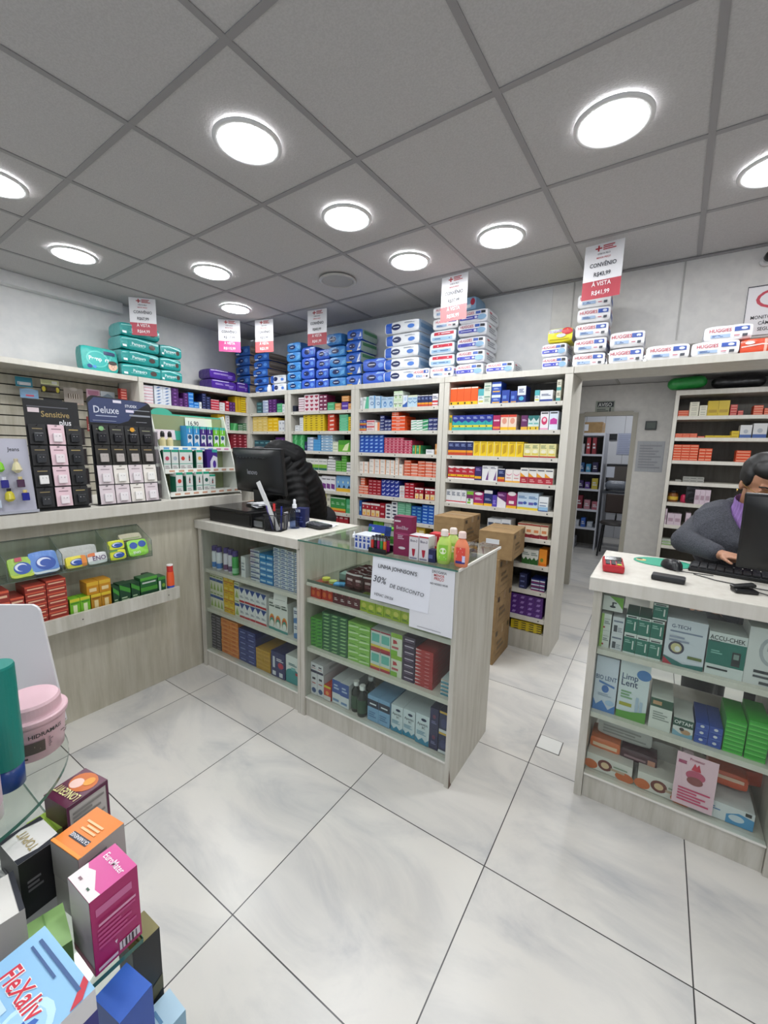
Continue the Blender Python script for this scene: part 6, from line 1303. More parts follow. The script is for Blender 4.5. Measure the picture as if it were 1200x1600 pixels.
def packet(items, w, h, y, z, lb, tilt=-.5, x=-2.305, rz=0):
    base, its = parse(items); mb = MB(); F = puff(w, .016, h, len(lb)); n = 8
    for yy, s in ((-1, 1), (1, -1)):
        vs = [F(s*(-1+2*i/n), yy, -1+2*j/n) for j in range(n+1) for i in range(n+1)]
        mb.add(vs, [(j*(n+1)+i, j*(n+1)+i+1, (j+1)*(n+1)+i+1, (j+1)*(n+1)+i) for j in range(n) for i in range(n)], plastic(base))
    for sgn in (-1, 1):
        vs = [F(sgn, -1, -1), F(sgn, 1, -1), F(sgn, 1, 1), F(sgn, -1, 1)]; mb.add(vs, [(0, 1, 2, 3)], plastic(base))
    for sgn in (-1, 1):
        vs = [F(-1, -1, sgn), F(1, -1, sgn), F(1, 1, sgn), F(-1, 1, sgn)]; mb.add(vs, [(0, 1, 2, 3)], plastic(base))
    decal(mb, its, w, h, lambda u, v, o: (lambda p: (p[0], p[1]-o-.001, p[2]))(F(2*u-1, -1, 2*v-1)), grid=8)
    o = mb.obj('fizzy_packet'); o.location = (x, y, z); o.rotation_euler = (tilt, 0, pi/2+rz); tag(o, lb, 'packet')
eno = ' e:.55,.45,.36,.3,2a4fa4 e:.5,.5,.26,.2,d4dcec e:.56,.46,.22,.16,2a4fa4 '
packet('9cc04c'+eno+'r:0,0,1,.14,d8e04a r:.3,.8,.6,1,b84a5a', .085, .10, .595, .852, 'green packet with blue swirl in the second bin from the right end of view')
packet('5a86cc'+eno+'r:0,0,1,.1,dfe4ec', .105, .115, .68, .852, 'blue packet with white swirl beside the green packet')
packet('e6d848'+eno+'r:.75,0,1,1,e08a3c', .085, .06, .80, .852, 'yellow-orange packet with blue swirl in the middle bin', tilt=-.3)
packet('dcdcdc t:ENO:.6,.5,.4,5a3a6a r:0,.7,.4,1,d87a4a', .085, .06, .89, .852, 'white packet reading ENO in the middle bin', tilt=-.3)
packet('c9cbc8', .17, .09, .83, .855, 'blank pale packet behind the ENO packets', tilt=-.2, x=-2.375)
packet('d9dc3c'+eno+'r:0,.85,.5,1,5a9a4c', .075, .055, .985, .852, 'lower yellow packet with blue swirl in the right bin', tilt=-.25)
packet('cfd83c'+eno, .075, .05, .985, .905, 'upper yellow packet with blue swirl in the right bin', tilt=-.25, x=-2.318)
packet('8ccc3c e:.3,.65,.2,.2,2a4fa4 e:.75,.7,.2,.2,2a4fa4 t:ENO:.4,.2,.16,eef0ec', .10, .095, 1.09, .852, 'green packet pair at the right end of the bins', tilt=-.4)
packet('b8b49c r:.1,.1,.9,.3,8a9a6a', .11, .05, 1.08, .935, 'beige carton top showing above the green packets', tilt=-.9, x=-2.36)

# ---------------- things on and in the counters ----------------
def place(mb, nm, loc, lb, cat, rz=0, group=None, smooth=False, rx=0):
    o = mb.obj(nm, loc=loc, rz=rz, smooth=smooth); o.rotation_euler = (rx, 0, rz); return tag(o, lb, cat, group)
BLK = mat('0e0f11', .35); BLK2 = mat('0d0e10', .42); DGR = mat('2a2b2e', .45)
# cash drawer
r = empty('cash_drawer', (-2.135, 1.735, .9855)); tag(r, 'black cash drawer under the monitor at the left end of the counter', 'cash drawer')
MB().box((-.20, -.20, 0), (.20, .20, .088), mat('0c0c0e', .3), bev=.004).obj('drawer_case', r)
MB().box((-.19, -.2035, .012), (.19, -.201, .07), mat('101013', .35)).obj('drawer_front', r)
MB().box((-.20, -.195, .0885), (.16, .195, .0925), mat('141417', .2)).obj('top_mat', r)
# monitor seen from behind
def monitor(loc, rz, w, h, z0, lb, logo=None, tilt=0, sticker=False, lean=9):
    r = empty('computer_monitor', loc, rz); tag(r, lb, 'monitor')
    mb = MB(); mb.box((-w/2, -.012, z0), (w/2, .012, z0+h), BLK2, bev=.005)
    o = mb.obj('bezel', r)
    n = 14; vs = []; fs = []
    for j in range(n+1):
        for i in range(n+1):
            u, v = -1+2*i/n, -1+2*j/n; dd = .038*(1-abs(u)**4)*(1-abs(v)**6)
            vs.append((u*w*.485, -.0125-dd, z0+h/2+v*h*.47))
    for j in range(n):
        for i in range(n): a = j*(n+1)+i; fs.append((a, a+1, a+n+2, a+n+1))
    mb = MB().add(vs, fs, BLK2)
    for k in range(9): mb.box((-w*.3+k*w*.067, -.0532, z0+h*.80), (-w*.3+k*w*.067+w*.05, -.0495, z0+h*.815), BLK)
    mb.obj('rear_shell', r, smooth=True)
    MB().box((-w/2+.012, .0125, z0+.012), (w/2-.012, .0145, z0+h-.012), mat('1c2226', .15)).obj('screen', r)
    if logo:
        mb = MB(); decal(mb, ['t:%s:.5,.5,.11,9a9ca2' % logo], w, h, lambda u, v, o: (-w/2+u*w, -.0525-o, z0+v*h)); mb.obj('logo', r)
    if sticker: MB().box((-.02+sticker, -.035, z0+.03), (.02+sticker, -.033, z0+.055), mat('c8c8cc')).obj('sticker', r)
    mb = MB().box((-.035, -.045, .012), (.035, -.012, z0+.1), BLK, bev=.006); mb.obj('neck', r)
    MB().lathe([(.11, 0), (.11, .008), (.06, .014)], BLK, T3((0, -.01, 0)), n=28, sx=1, sy=.8).obj('base', r, smooth=False)
    for ch in r.children:
        if ch.name.split('.')[0] not in ('base', 'neck'): ch.rotation_euler.x = radians(lean)
    return r
monitor((-2.125, 1.78, 1.0785), radians(-3), .49, .285, .080, 'black monitor seen from behind with pale logo, on the cash drawer', 'lenovo', lean=6)
# crumpled receipts by the neck
mb = MB()
rr = random.Random(3)
for k in range(7):
    a = rr.uniform(-.6, .6); x, y = rr.uniform(-.05, .05), rr.uniform(-.03, .03)
    mb.box((-.045, -.02, 0), (.045, .02, .0012), mat('d6d6da'), T3((x, y, .004+.004*k), rx=rr.uniform(-.25, .25), ry=rr.uniform(-.15, .15), rz=a))
place(mb, 'receipt_pile', (-2.03, 1.66, 1.0865), 'crumpled white receipts beside the monitor neck', 'paper')
r = empty('label_printer', (-1.885, 1.60, .9855)); tag(r, 'small black device with silver front beside the cash drawer', 'device')
MB().box((-.05, -.05, 0), (.05, .06, .06), BLK, bev=.005).obj('case', r); MB().box((-.046, -.0525, .012), (.03, -.0505, .045), mat('7e8086', .3, .6)).obj('front_plate', r)
# pen cup
r = empty('pen_cup', (-1.785, 1.585, .9855), radians(20)); tag(r, 'black wire mesh pen cup at the front of the counter', 'pen cup')
mb = MB(); w = .05; WIRE = mat('121214', .4)
mb.box((-w, -w*.8, 0), (w, w*.8, .002), WIRE)
for k in range(17):
    t = -1+k/8
    for s in (-1, 1):
        mb.tube([(t*w, s*w*.8, .002), (t*w*1.1, s*w*.88, .09)], .0006, WIRE, n=4)
        mb.tube([(s*w, t*w*.8, .002), (s*w*1.1, t*w*.88, .09)], .0006, WIRE, n=4)
for k in range(12):
    z = .004+k*.0075; f = 1+.1*z/.09
    for s in (-1, 1):
        mb.tube([(-w*f, s*w*.8*f, z), (w*f, s*w*.8*f, z)], .0006, WIRE, n=4); mb.tube([(s*w*f, -w*.8*f, z), (s*w*f, w*.8*f, z)], .0006, WIRE, n=4)
mb.obj('mesh_basket', r)
mb = MB()
for s in (-1, 1): mb.tube([(-w*1.1, s*w*.88, .091), (w*1.1, s*w*.88, .091)], .0022, WIRE, n=6).tube([(s*w*1.1, -w*.88, .091), (s*w*1.1, w*.88, .091)], .0022, WIRE, n=6)
mb.obj('rim', r)
def pen(x, y, dx, dy, l, c, cap, lb, rad=.0045, nm='pen'):
    a = Vector((x, y, .9895)); b_ = a + Vector((dx, dy, 1)).normalized()*l
    mb = MB().tube([a, a+(b_-a)*.72], rad, mat(c, .3)).tube([a+(b_-a)*.721, b_], rad*1.2, mat(cap, .3)); o = mb.obj(nm); tag(o, lb, 'pen')
pen(-1.80, 1.575, -.25, -.1, .14, '2a2a6a', '5a4a9a', 'purple-capped pen in the wire cup')
pen(-1.775, 1.57, -.1, .05, .15, '202024', 'c02a2a', 'red-capped marker in the wire cup', .006, 'marker')
pen(-1.76, 1.60, .1, -.05, .135, '1c2a8a', '1c2a8a', 'dark blue pen in the wire cup')
pen(-1.79, 1.60, -.3, .1, .13, '7a7a80', '2a2a2e', 'grey pen in the wire cup')
mb = MB().box((-.014, -.0015, 0), (.014, .0015, .30), mat('dcdcdc', .3)); o = mb.obj('ruler', loc=(-1.755, 1.575, .9885)); o.rotation_euler = (0, radians(-27), radians(10)); tag(o, 'long white ruler leaning out of the wire cup', 'ruler')
# gel bottle
r = empty('gel_bottle', (-1.755, 1.70, .9855)); tag(r, 'clear pump-top gel bottle beside the wire cup', 'bottle')
MB().lathe([(.028, 0), (.031, .004), (.031, .085), (.02, .112), (.012, .118)], glassmat('gel_plastic', (.72, .77, .86, 1)), n=24).obj('bottle_body', r, smooth=True)
MB().lathe([(.024, .003), (.027, .006), (.027, .06), (.0001, .061)], glassmat('clear_gel', (.55, .62, .8, 1)), n=24).obj('gel', r, smooth=True)
MB().lathe([(.013, .1185), (.013, .14), (.008, .142), (.008, .165), (.004, .17)], mat('e6e8ec', .3), n=18).obj('cap', r, smooth=False)
mb = carton(.062, .062, .112, '1c2560 r:.05,.8,.5,.95,c8ccd8 n:.1,.25,.8,.6,3,5a64a0'); mb.box((.0315, .01, .008), (.0322, .055, .03), mat('d8dce4')); place(mb, 'blue_carton', (-1.745, 1.735, .9855), 'dark navy carton with white stickers by the gel bottle', 'carton', rz=.35)
MB().box((-.004, -.02, 0), (.004, .02, .095), mat('b8b4b4'), bev=.001).obj('card_holder', loc=(-1.79, 1.665, .9855), rz=.3, label='thin pale card standing between gel bottle and navy carton', category='card')
mb = MB(); rr = random.Random(5)
for k in range(4): mb.box((-.085, -.055, k*.0012), (.085, .055, k*.0012+.0008), mat(['d8dadf', 'e2e2e6', 'cfd2da', 'e6e6ea'][k]), T3((rr.uniform(-.01, .01), rr.uniform(-.01, .01), 0), rz=rr.uniform(-.3, .3)))
place(mb, 'paper_stack', (-1.70, 1.87, .9857), 'loose white papers under the calculator', 'paper', rz=.1)
mb = MB().box((-.07, -.04, 0), (.07, .04, .014), mat('232528', .35), bev=.005).box((-.06, .012, .0141), (.06, .032, .0155), mat('5a6460', .2))
for i in range(5):
    for j in range(3): mb.box((-.058+i*.024, -.033+j*.014, .0141), (-.040+i*.024, -.023+j*.014, .0165), mat('5c5e64', .4))
mb.v = [(a_*1.25, b2_*1.25, c2_*1.2) for a_, b2_, c2_ in mb.v]
place(mb, 'calculator', (-1.675, 1.80, .9915), 'dark calculator lying on the white worktop', 'calculator', rz=-.15)

ZG = .9858
def squeeze_bottle(c, lab, x, y, rz, lb, capc='e8dcd4', sc=1):
    r = empty('shampoo_bottle', (x, y, ZG), rz); tag(r, lb, 'shampoo bottle')
    pr = [(.020, 0), (.027, .004), (.031, .03), (.0325, .06), (.030, .085), (.022, .105), (.014, .116), (.013, .12)]
    MB().lathe([(a*sc, z*sc) for a, z in pr], mat(c, .25), n=28, sx=1.0, sy=.6).obj('bottle_body', r, smooth=True)
    MB().lathe([(.0165*sc, .1205*sc), (.0155*sc, .142*sc), (.012*sc, .147*sc)], mat(capc, .3), n=24, sx=1, sy=.75).obj('cap', r, smooth=False)
    mb = MB()
    def fm_(u, v, o):
        a = (-.5+u)*1.5; z = (.018+v*.066)*sc; R = .033*sc+o; return (R*sin(a), -R*.6*cos(a)-.0008, z)
    decal(mb, parse('x ' + lab)[1], .05, .066, fm_, grid=10); mb.obj('label', r)
    return r
squeeze_bottle('b9d76a', 'r:.1,.0,.9,1,8cc83c e:.5,.62,.28,.2,e8f0d0 n:.2,.1,.8,.3,2,e4f0d0', -.722, 1.545, .2, 'front green baby shampoo bottle on the glass counter')
squeeze_bottle('c3dd80', 'r:.1,.0,.9,1,9cd05c e:.5,.62,.28,.2,e8f0d0', -.708, 1.60, .3, 'green baby shampoo bottle behind the other green one')
squeeze_bottle('ea8a64', 'r:.1,.0,.9,1,dc4a3c p:.3,.7,.7,.7,.5,1,f0d8d0 n:.15,.35,.85,.55,2,f4d8d0 r:.1,.0,.9,.16,2c2a7c r:.66,.1,.9,.5,c8ccf0', -.645, 1.548, .15, 'orange baby shampoo bottle beside the green ones', capc='f0d4cc')
r = empty('dropper_bottle', (-1.21, 1.565, ZG)); tag(r, 'small clear bottle with white cap left of the blue boxes', 'bottle')
MB().lathe([(.014, 0), (.015, .003), (.015, .035), (.008, .042)], CLEARP, n=18).obj('bottle_body', r, smooth=True); MB().lathe([(.009, .0425), (.009, .056), (.004, .06), (.003, .07)], mat('eceef0', .3), n=16).obj('cap', r)
me_ = carton(.022, .09, .068, 'e2e6f0 p:.2,.1,.8,.1,.7,.45,.3,.45,2a50b0 r:.15,.55,.85,.72,2a50b0 e:.5,.85,.25,.08,2a50b0').mesh('toothpaste_carton')
for k in range(4):
    o = bpy.data.objects.new('toothpaste_carton', me_); COL.objects.link(o); o.location = (-1.17+k*.0235, 1.53, ZG); tag(o, 'white and blue upright carton in the row left of the lighters', 'carton', 'white and blue upright cartons on the glass counter')
mb = carton(.098, .055, .05, '2448a8 t:VICK:.2,.6,.24,dfe8f4 r:.0,.0,1,.25,d8e04a e:.12,.5,.1,.3,1c7a5a R:1c3a90'); place(mb, 'ointment_display', (-1.125, 1.625, ZG+.055), 'blue counter carton with yellow stripe behind the upright cartons', 'carton', rx=-.25)
MB().box((-.045, -.02, 0), (.045, .03, .053), mat('dfe4ee')).obj('display_tray', loc=(-1.125, 1.645, ZG), label='white base tray under the blue counter carton', category='tray')
# lighters in a tray
r = empty('lighter_tray', (-1.04, 1.545, ZG)); tag(r, 'black tray holding coloured lighters on the glass counter', 'tray')
MB().box((-.048, -.03, 0), (.048, .035, .004), BLK).box((-.048, -.031, 0), (.048, -.0285, .022), BLK).box((-.048, .0335, 0), (.048, .036, .03), BLK).obj('tray_body', r)
lc = ['c03028', '1c1c20', '8a1c5c', '2c8a44', 'd86a28', '4a2a8a', '1c1c20', 'b8202c', '2a7a3c', 'a0246c']
for k in range(10):
    mb = MB().box((-.0065, -.005, 0), (.0065, .005, .052), mat(lc[k], .2), bev=.002).box((-.006, -.0045, .0525), (.006, .0045, .066), mat('b0b2b8', .25, 1)).box((-.003, -.005, .0665), (.006, .005, .071), BLK)
    place(mb, 'lighter', (-1.075+.0168*(k % 5), 1.53+.028*(k//5), ZG+.0045), '%s lighter in the %s row of the black tray, %s from left' % (['red', 'black', 'magenta', 'green', 'orange', 'violet', 'dark', 'crimson', 'leaf green', 'pink'][k], ['front', 'back'][k//5], ['first', 'second', 'third', 'fourth', 'fifth'][k % 5]), 'lighter')
me_ = carton(.026, .05, .075, '64b02c r:.1,.5,.9,.85,e8ece4 r:0,0,1,.3,3c8a2c').mesh('tea_carton')
for k in range(4):
    o = bpy.data.objects.new('tea_carton', me_); COL.objects.link(o); o.location = (-1.12+k*.028, 1.72, ZG); tag(o, 'green and white carton behind the lighters on the glass counter', 'carton', 'green and white cartons behind the lighters')
place(carton(.088, .05, .176, '8c1850 p:0,.92,.7,1,0,1,6a1040 t:BenEBar:.5,.72,.085,d0b4c4 n:.25,.42,.6,.55,3,d8b8c8 e:.5,.2,.2,.035,e4dce0 e:.5,.56,.42,.03,a83a6c r:.05,.86,.4,.9,e4d4dc R:7a1446'), 'magenta_display_carton', (-.93, 1.55, ZG), 'tall magenta display carton standing on the glass counter', 'carton', rz=.05)
for k in range(2):
    place(carton(.044, .06, .107, 'e8e4e8 t:Bion-3:.5,.78,.1,3a3a5a p:.3,.45,.7,.45,.62,.2,.5,.12,.38,.2,b81c3c r:0,.94,1,1,c83a4c r:.1,.04,.9,.1,8a8aa0 R:d8303c'), 'vitamin_carton', (-.855+.047*k, 1.523+.003*k, ZG), 'white carton with red drop, %s of the pair in front of the magenta one' % ['left', 'right'][k], 'carton')
for k in range(2): place(carton(.04, .05, .11, 'd8343c r:.1,.5,.9,.9,f0c8cc'), 'vitamin_carton', (-.80+.043*k, 1.60, ZG), 'red carton behind the white ones, %s' % ['left', 'right'][k], 'carton')
place(carton(.042, .03, .055, '1c2458 r:.2,.3,.7,.6,6a74a8 R:141a44'), 'small_navy_carton', (-.775, 1.53, ZG), 'small navy carton beside the front green shampoo bottle', 'carton')
mb = MB().box((-.045, -.03, 0), (.045, .03, .012), CLEARP).box((-.022, .0, .013), (.045, .003, .036), mat('dadce0', .3)); place(mb, 'card_stand', (-.682, 1.995, ZG), 'small clear stand with white card at the back corner of the glass', 'stand')
for k, (x, y, w_, lb) in enumerate(((-.75, 1.80, .09, 'clear box on the glass counter behind the orange bottle'), (-.86, 1.86, .1, 'clear box on the glass counter behind the red cartons'))):
    mb = MB().box((-w_/2, -.05, 0), (w_/2, .05, .001), CLEARP).box((-w_/2, -.05, .0015), (-w_/2+.0015, .05, .05), CLEARP).box((w_/2-.0015, -.05, .0015), (w_/2, .05, .05), CLEARP).box((-w_/2+.002, -.05, .0015), (w_/2-.002, -.0485, .05), CLEARP)
    for q in range(3): mb.box((-w_/2+.006+q*.027, -.04, .002), (-w_/2+.028+q*.027, .04, .012), mat(['6a6468', '4a5a54', '8a7a6a'][q], .4))
    place(mb, 'clear_sample_box', (x, y, ZG), lb, 'box')
# spray cans, bottles and the loose note inside the counters
def can(x, y, z, body, low, cap, lb, h=.15, r_=.02):
    q = empty('spray_can', (x, y, z)); tag(q, lb, 'bottle')
    MB().lathe([(r_*.9, 0), (r_, .004), (r_, h*.72), (r_*.7, h*.78)], mat(body, .25), n=22).obj('can_body', q, smooth=True)
    MB().lathe([(r_+.0004, .012), (r_+.0004, h*.3)], mat(low, .3), n=22, cap=False).obj('label', q, smooth=True)
    MB().lathe([(r_*.92, h*.785), (r_*.9, h*.96), (r_*.8, h)], mat(cap, .35), n=22).obj('cap', q)
for k, (bd, lw, y, nm) in enumerate((('dfe2ea', '3a78c0', 1.60, 'first white-blue can with purple cap'), ('dfe2ea', '3a78c0', 1.58, 'second white-blue can with purple cap'), ('d8d4e0', '6a3a6a', 1.62, 'white-plum can with purple cap'), ('d4d0dc', '5a3a70', 1.60, 'white-plum can left of the green one'), ('3c9a4c', '8cc89a', 1.56, 'green can with purple cap'))):
    can(-2.35+.056*k, 1.56+(y-1.56)*.3, .6655, bd, lw, '3a2a78', nm + ' on the upper shelf of the cash counter')
can(-2.065, 1.60, .6655, 'b8c83c', '8aa82c', 'b8c83c', 'short yellow-green bottle on the upper shelf of the cash counter', h=.08, r_=.022)
mb = MB().box((-.05, 0, 0), (.05, .0012, .09), mat('dcdcd8')).box((-.036, -.001, .03), (.036, -.0004, .032), mat('9a9a9a')); place(mb, 'paper_note', (-1.72, 1.545, .565), 'white paper note before the rainbow cartons in the cash counter', 'paper', rz=.1, rx=-.12)
for k, (x, y) in enumerate(((-1.195, 1.58), (-1.145, 1.565), (-1.16, 1.66))):
    q = empty('syrup_bottle', (x, y, .1125)); tag(q, 'dark bottle with white cap in the sign-bearing counter, %s' % ['left one', 'front one', 'rear one'][k], 'bottle')
    MB().lathe([(.023, 0), (.025, .004), (.025, .11), (.012, .13), (.012, .14)], mat('141c16', .15), n=22).obj('bottle_body', q, smooth=True)
    MB().lathe([(.0254, .02), (.0254, .09)], mat('2c4a34', .4), n=22, cap=False).obj('label', q, smooth=True)
    MB().lathe([(.015, .1405), (.015, .162)], mat('e0e2e0', .3), n=18).obj('cap', q)
# contents of the glass tray under the top
rr = random.Random(11)
sm = MB(); sm.add([puff(.055, .012, .085, 4)(a, b_, c) for a in (-1, 0, 1) for b_ in (-1, 1) for c in (-1, 0, 1)], [], mat('4a2226'))
F = puff(.055, .014, .085, 4); sm = MB(); n = 6
for yy, s in ((-1, 1), (1, -1)):
    sm.add([F(s*(-1+2*i/n), yy, -1+2*j/n) for j in range(n+1) for i in range(n+1)], [(j*(n+1)+i, j*(n+1)+i+1, (j+1)*(n+1)+i+1, (j+1)*(n+1)+i) for j in range(n) for i in range(n)], plastic('4a1c22'))
for sg in (-1, 1): sm.add([F(sg, -1, -1), F(sg, 1, -1), F(sg, 1, 1), F(sg, -1, 1)], [(0, 1, 2, 3)], plastic('4a1c22')); sm.add([F(-1, -1, sg), F(1, -1, sg), F(1, 1, sg), F(-1, 1, sg)], [(0, 1, 2, 3)], plastic('5a2c30'))
decal(sm, parse('x r:.2,.45,.8,.6,c8b0b0 n:.2,.2,.8,.4,2,8a5a60 r:0,.88,1,1,c8c0c0')[1], .055, .085, lambda u, v, o: (lambda p: (p[0], p[1]-o-.001, p[2]))(F(2*u-1, -1, 2*v-1)))
sme = sm.mesh('candy_sachet', True)
for k in range(22):
    o = bpy.data.objects.new('candy_sachet', sme); COL.objects.link(o); g_ = k % 2
    o.location = (-1.245+.058*(k % 4)+rr.uniform(-.003, .003), 1.575+.03*(k//4), .7625); o.rotation_euler = (rr.uniform(-.1, .05), rr.uniform(-.08, .08), rr.uniform(-.1, .1))
    tag(o, 'dark brown sachet standing in the glass tray under the counter top', 'sachet', 'dark brown sachets in the glass tray')
for x in (-1.282, -1.155, -1.02): MB().box((x, 1.54, .7625), (x+.003, 1.80, .85), ACRYL).obj('tray_divider', c2)
for k, (x, y, c, lb) in enumerate(((-1.42, 1.60, 'b8b84a', 'yellow round tin, left one in the glass tray'), (-1.36, 1.585, 'a8b060', 'yellow round tin, right one in the glass tray'))):
    place(MB().lathe([(.022, 0), (.022, .012), (.018, .013)], mat(c, .3), n=24), 'round_tin', (x, y, .7625), lb, 'tin', smooth=False)
place(MB().box((-.03, -.02, 0), (.03, .02, .01), mat('4a90c4', .3), bev=.002), 'blue_blister_pack', (-1.31, 1.58, .7625), 'small light blue pack in the glass tray', 'pack', rz=.4)
place(MB().box((-.035, -.03, 0), (.035, .03, .035), mat('8aa09a', .3), bev=.004), 'grey_tray_box', (-1.34, 1.68, .7625), 'grey-green box at the back of the glass tray', 'box', rz=.1)
# paper signs on the front of the counter
mb = MB(); n = 8; vs = []
for j in range(n+1):
    for i in range(n+1):
        u, v = i/n, j/n
        x = -1.062 + (.300)*u + .012*v; z = .770 + .204*v + (.004)*u*v - .0*u
        vs.append((x, 1.5015-.004*sin(5*u)*v*(1-v)*2-.002, z))
mb.add(vs, [(j*(n+1)+i, j*(n+1)+i+1, (j+1)*(n+1)+i+1, (j+1)*(n+1)+i) for j in range(n) for i in range(n)], mat('e2e4ec', .7))
def hand(t, cx, cy, h, c, bold=.014, sh=.15, rot=0, sq=1.0):
    vs2, fs2, wd_ = text2d(t, bold, sh, sq)
    out = [(cx + v[0]*h*cos(rot) - v[1]*h*sin(rot), cy + v[0]*h*sin(rot) + v[1]*h*cos(rot)) for v in vs2]
    mb.add([(x, 1.4945, z) for x, z in out], fs2, mat(c, .7))
hand('LINHA JOHNSON\'S', -.918, .935, .0175, '20222a', .01, .1, -.02, .95)
hand('30%', -1.008, .873, .030, '2a2c36', .0, .2, -.05, 1.0)
hand('DE DESCONTO', -.868, .853, .0175, '2a2c36', .0, .2, -.05, 1.0)
hand('VENC 09/26', -.985, .80, .013, '2a2c34', .0, .3, -.04, 1.1)
o = mb.obj('handwritten_sign'); tag(o, 'white handwritten discount paper taped to the glass counter front', 'sign')
mb = MB(); plate(mb, 'dcdde2 t:DROGARIA:.66,.935,.038,22262e t:MENOR:.66,.885,.04,b83a34 t:PREÇO:.66,.835,.042,b83a34 t:NO NOSSO WI-FI:.66,.755,.03,3a3c44 r:.2,.04,.75,.048,8a8c92', .205, .288, thick=.001, rough=.6)
o = mb.obj('poster', loc=(-.7505, 1.5015, .690)); tag(o, 'white pharmacy poster half covered by the handwritten paper', 'sign')

# ---------------- brown cartons behind the counter ----------------
def big_box(x0, x1, y0, y1, z0, z1, lb, mark=None, open_top=False, rz=0):
    w, d, h = x1-x0, y1-y0, z1-z0; mb = MB(); mb.box((-w/2, -d/2, 0), (w/2, d/2, h), CARD, bev=.002)
    TP = mat('a08560', .35); mb.box((-w/2+.004, -.02, h+.0003), (w/2-.004, .02, h+.0008), TP)
    mb.box((w/2+.0003, -.02, h*.75), (w/2+.0008, .02, h), TP)
    DK = '6e5a3c'
    decal(mb, parse('x r:.08,.78,.2,.92,4a3c28 r:.8,.78,.92,.92,4a3c28 n:.2,.3,.6,.62,2,%s r:.15,.2,.8,.215,%s' % (DK, DK))[1], d, h, lambda u, v, o: (w/2+.0009+o, -d/2+u*d, v*h))
    if mark: decal(mb, parse('x ' + mark)[1], w, h, lambda u, v, o: (-w/2+u*w, -d/2-.0006-o, v*h))
    if open_top:
        mb.add([(-w/2, -d/2-.001, h*.72), (w/2, -d/2-.001, h*.72), (w/2, -d/2-.001, h*.725), (-w/2, -d/2-.001, h*.725)], [(0, 1, 2, 3)], mat(DK))
    o = mb.obj('cardboard_box', loc=((x0+x1)/2, (y0+y1)/2, z0), rz=rz); return tag(o, lb, 'cardboard box')
for k in range(3): big_box(-1.085, -.835, 2.645, 2.985, .0005+.2485*k, .2480+.2485*k, 'brown cardboard box, %s of the stack beside the passage' % ['lowest', 'middle', 'third'][k])
big_box(-.995, -.765, 2.66, 2.99, .7468, .93, 'brown cardboard box topping the stack beside the passage', mark='r:.4,.5,.43,.62,8a3a2c r:.46,.5,.49,.62,8a3a2c r:.52,.5,.55,.62,8a3a2c', rz=.04)
for k in range(3): big_box(-1.34, -1.10, 2.66, 2.985, .0005+.268*k, .267+.268*k, 'brown cardboard box, %s of the left stack by the shelves' % ['lowest', 'middle', 'third'][k])
big_box(-1.335, -1.105, 2.665, 2.98, .8050, .99, 'brown cardboard box with open flap topping the left stack', mark='e:.85,.3,.06,.12,5a7a4a', open_top=True)

# ---------------- right counter ----------------
ZR = .9728
r = empty('card_terminal', (-.135, 1.985, ZR), .12); tag(r, 'red card terminal with black screen at the corner of the right counter', 'card terminal')
MB().box((-.04, -.085, 0), (.04, .085, .032), mat('b3202c', .3), bev=.009).obj('case', r)
MB().box((-.032, .0, .0325), (.032, .072, .035), mat('141518', .12)).obj('screen', r)
mb = MB()
for i in range(3):
    for j in range(4): mb.box((-.03+i*.021, -.075+j*.017, .0325), (-.014+i*.021, -.063+j*.017, .036), mat('c8d83c' if (i == 2 and j == 0) else '1c1d20', .4), bev=.001)
mb.obj('keypad', r)
mb = MB()
mb.lathe([(.115, 0), (.115, .002)], mat('2a9a7c', .5), T3((0, 0, 0), rz=0), n=40, sx=1.0, sy=.75)
mb.lathe([(.02, .0021), (.02, .0032)], mat('d8b87c', .5), T3((-.085, .0, 0)), n=16).lathe([(.012, .0033), (.012, .004)], mat('20302c', .5), T3((-.09, .012, 0)), n=12)
place(mb, 'mouse_mat', (.045, 2.235, ZR), 'oval teal mouse mat on the right counter', 'mouse mat', rz=.1)
def mouse_mesh():
    mb = MB(); n = 12; vs = []; fs = []
    for j in range(n+1):
        for i in range(n+1):
            u, v = -1+2*i/n, -1+2*j/n; k = math.sqrt(max(0, 1-u*u*.5)); k2 = math.sqrt(max(0, 1-v*v*.5))
            x, y = u*k2*.034, v*k*.056; z = .036*max(0, (1-u**4)*(1-v**4))**.5*(1-.25*(v+.2)**2); vs.append((x, y, z))
    for j in range(n):
        for i in range(n): a = j*(n+1)+i; fs.append((a, a+1, a+n+2, a+n+1))
    return mb.add(vs, fs, mat('15161a', .3))
r = empty('computer_mouse', (.075, 2.15, ZR+.0045), .5); tag(r, 'black mouse at the edge of the teal mat', 'mouse')
mouse_mesh().obj('mouse_shell', r, smooth=True); MB().lathe([(.006, -.003), (.006, .003)], mat('3a3c40', .4), T3((0, -.03, .031), ry=pi/2), n=12).obj('scroll_wheel', r)
MB().tube([(-.02+.0, -.055, .004), (-.01, -.075, .003), (.10, -.11, .0)], .002, BLK, n=6).obj('mouse_cable', r)
mb = MB().box((-.055, -.028, 0), (.055, .028, .022), mat('1a1b1e', .4), bev=.007); place(mb, 'external_adapter', (.062, 1.92, ZR), 'small dark rectangular gadget in front of the mouse', 'gadget', rz=-.08)
r = empty('keyboard', (.36, 2.19, ZR), -.12); tag(r, 'black keyboard under the hand on the right counter', 'keyboard')
MB().box((-.22, -.065, 0), (.22, .065, .016), BLK, bev=.004).obj('keyboard_case', r)
mb = MB()
for i in range(15):
    for j in range(5): mb.box((-.212+i*.0283, -.056+j*.0225, .0165), (-.188+i*.0283, -.038+j*.0225, .0225), mat('1a1b1e', .5))
mb.obj('keys', r)
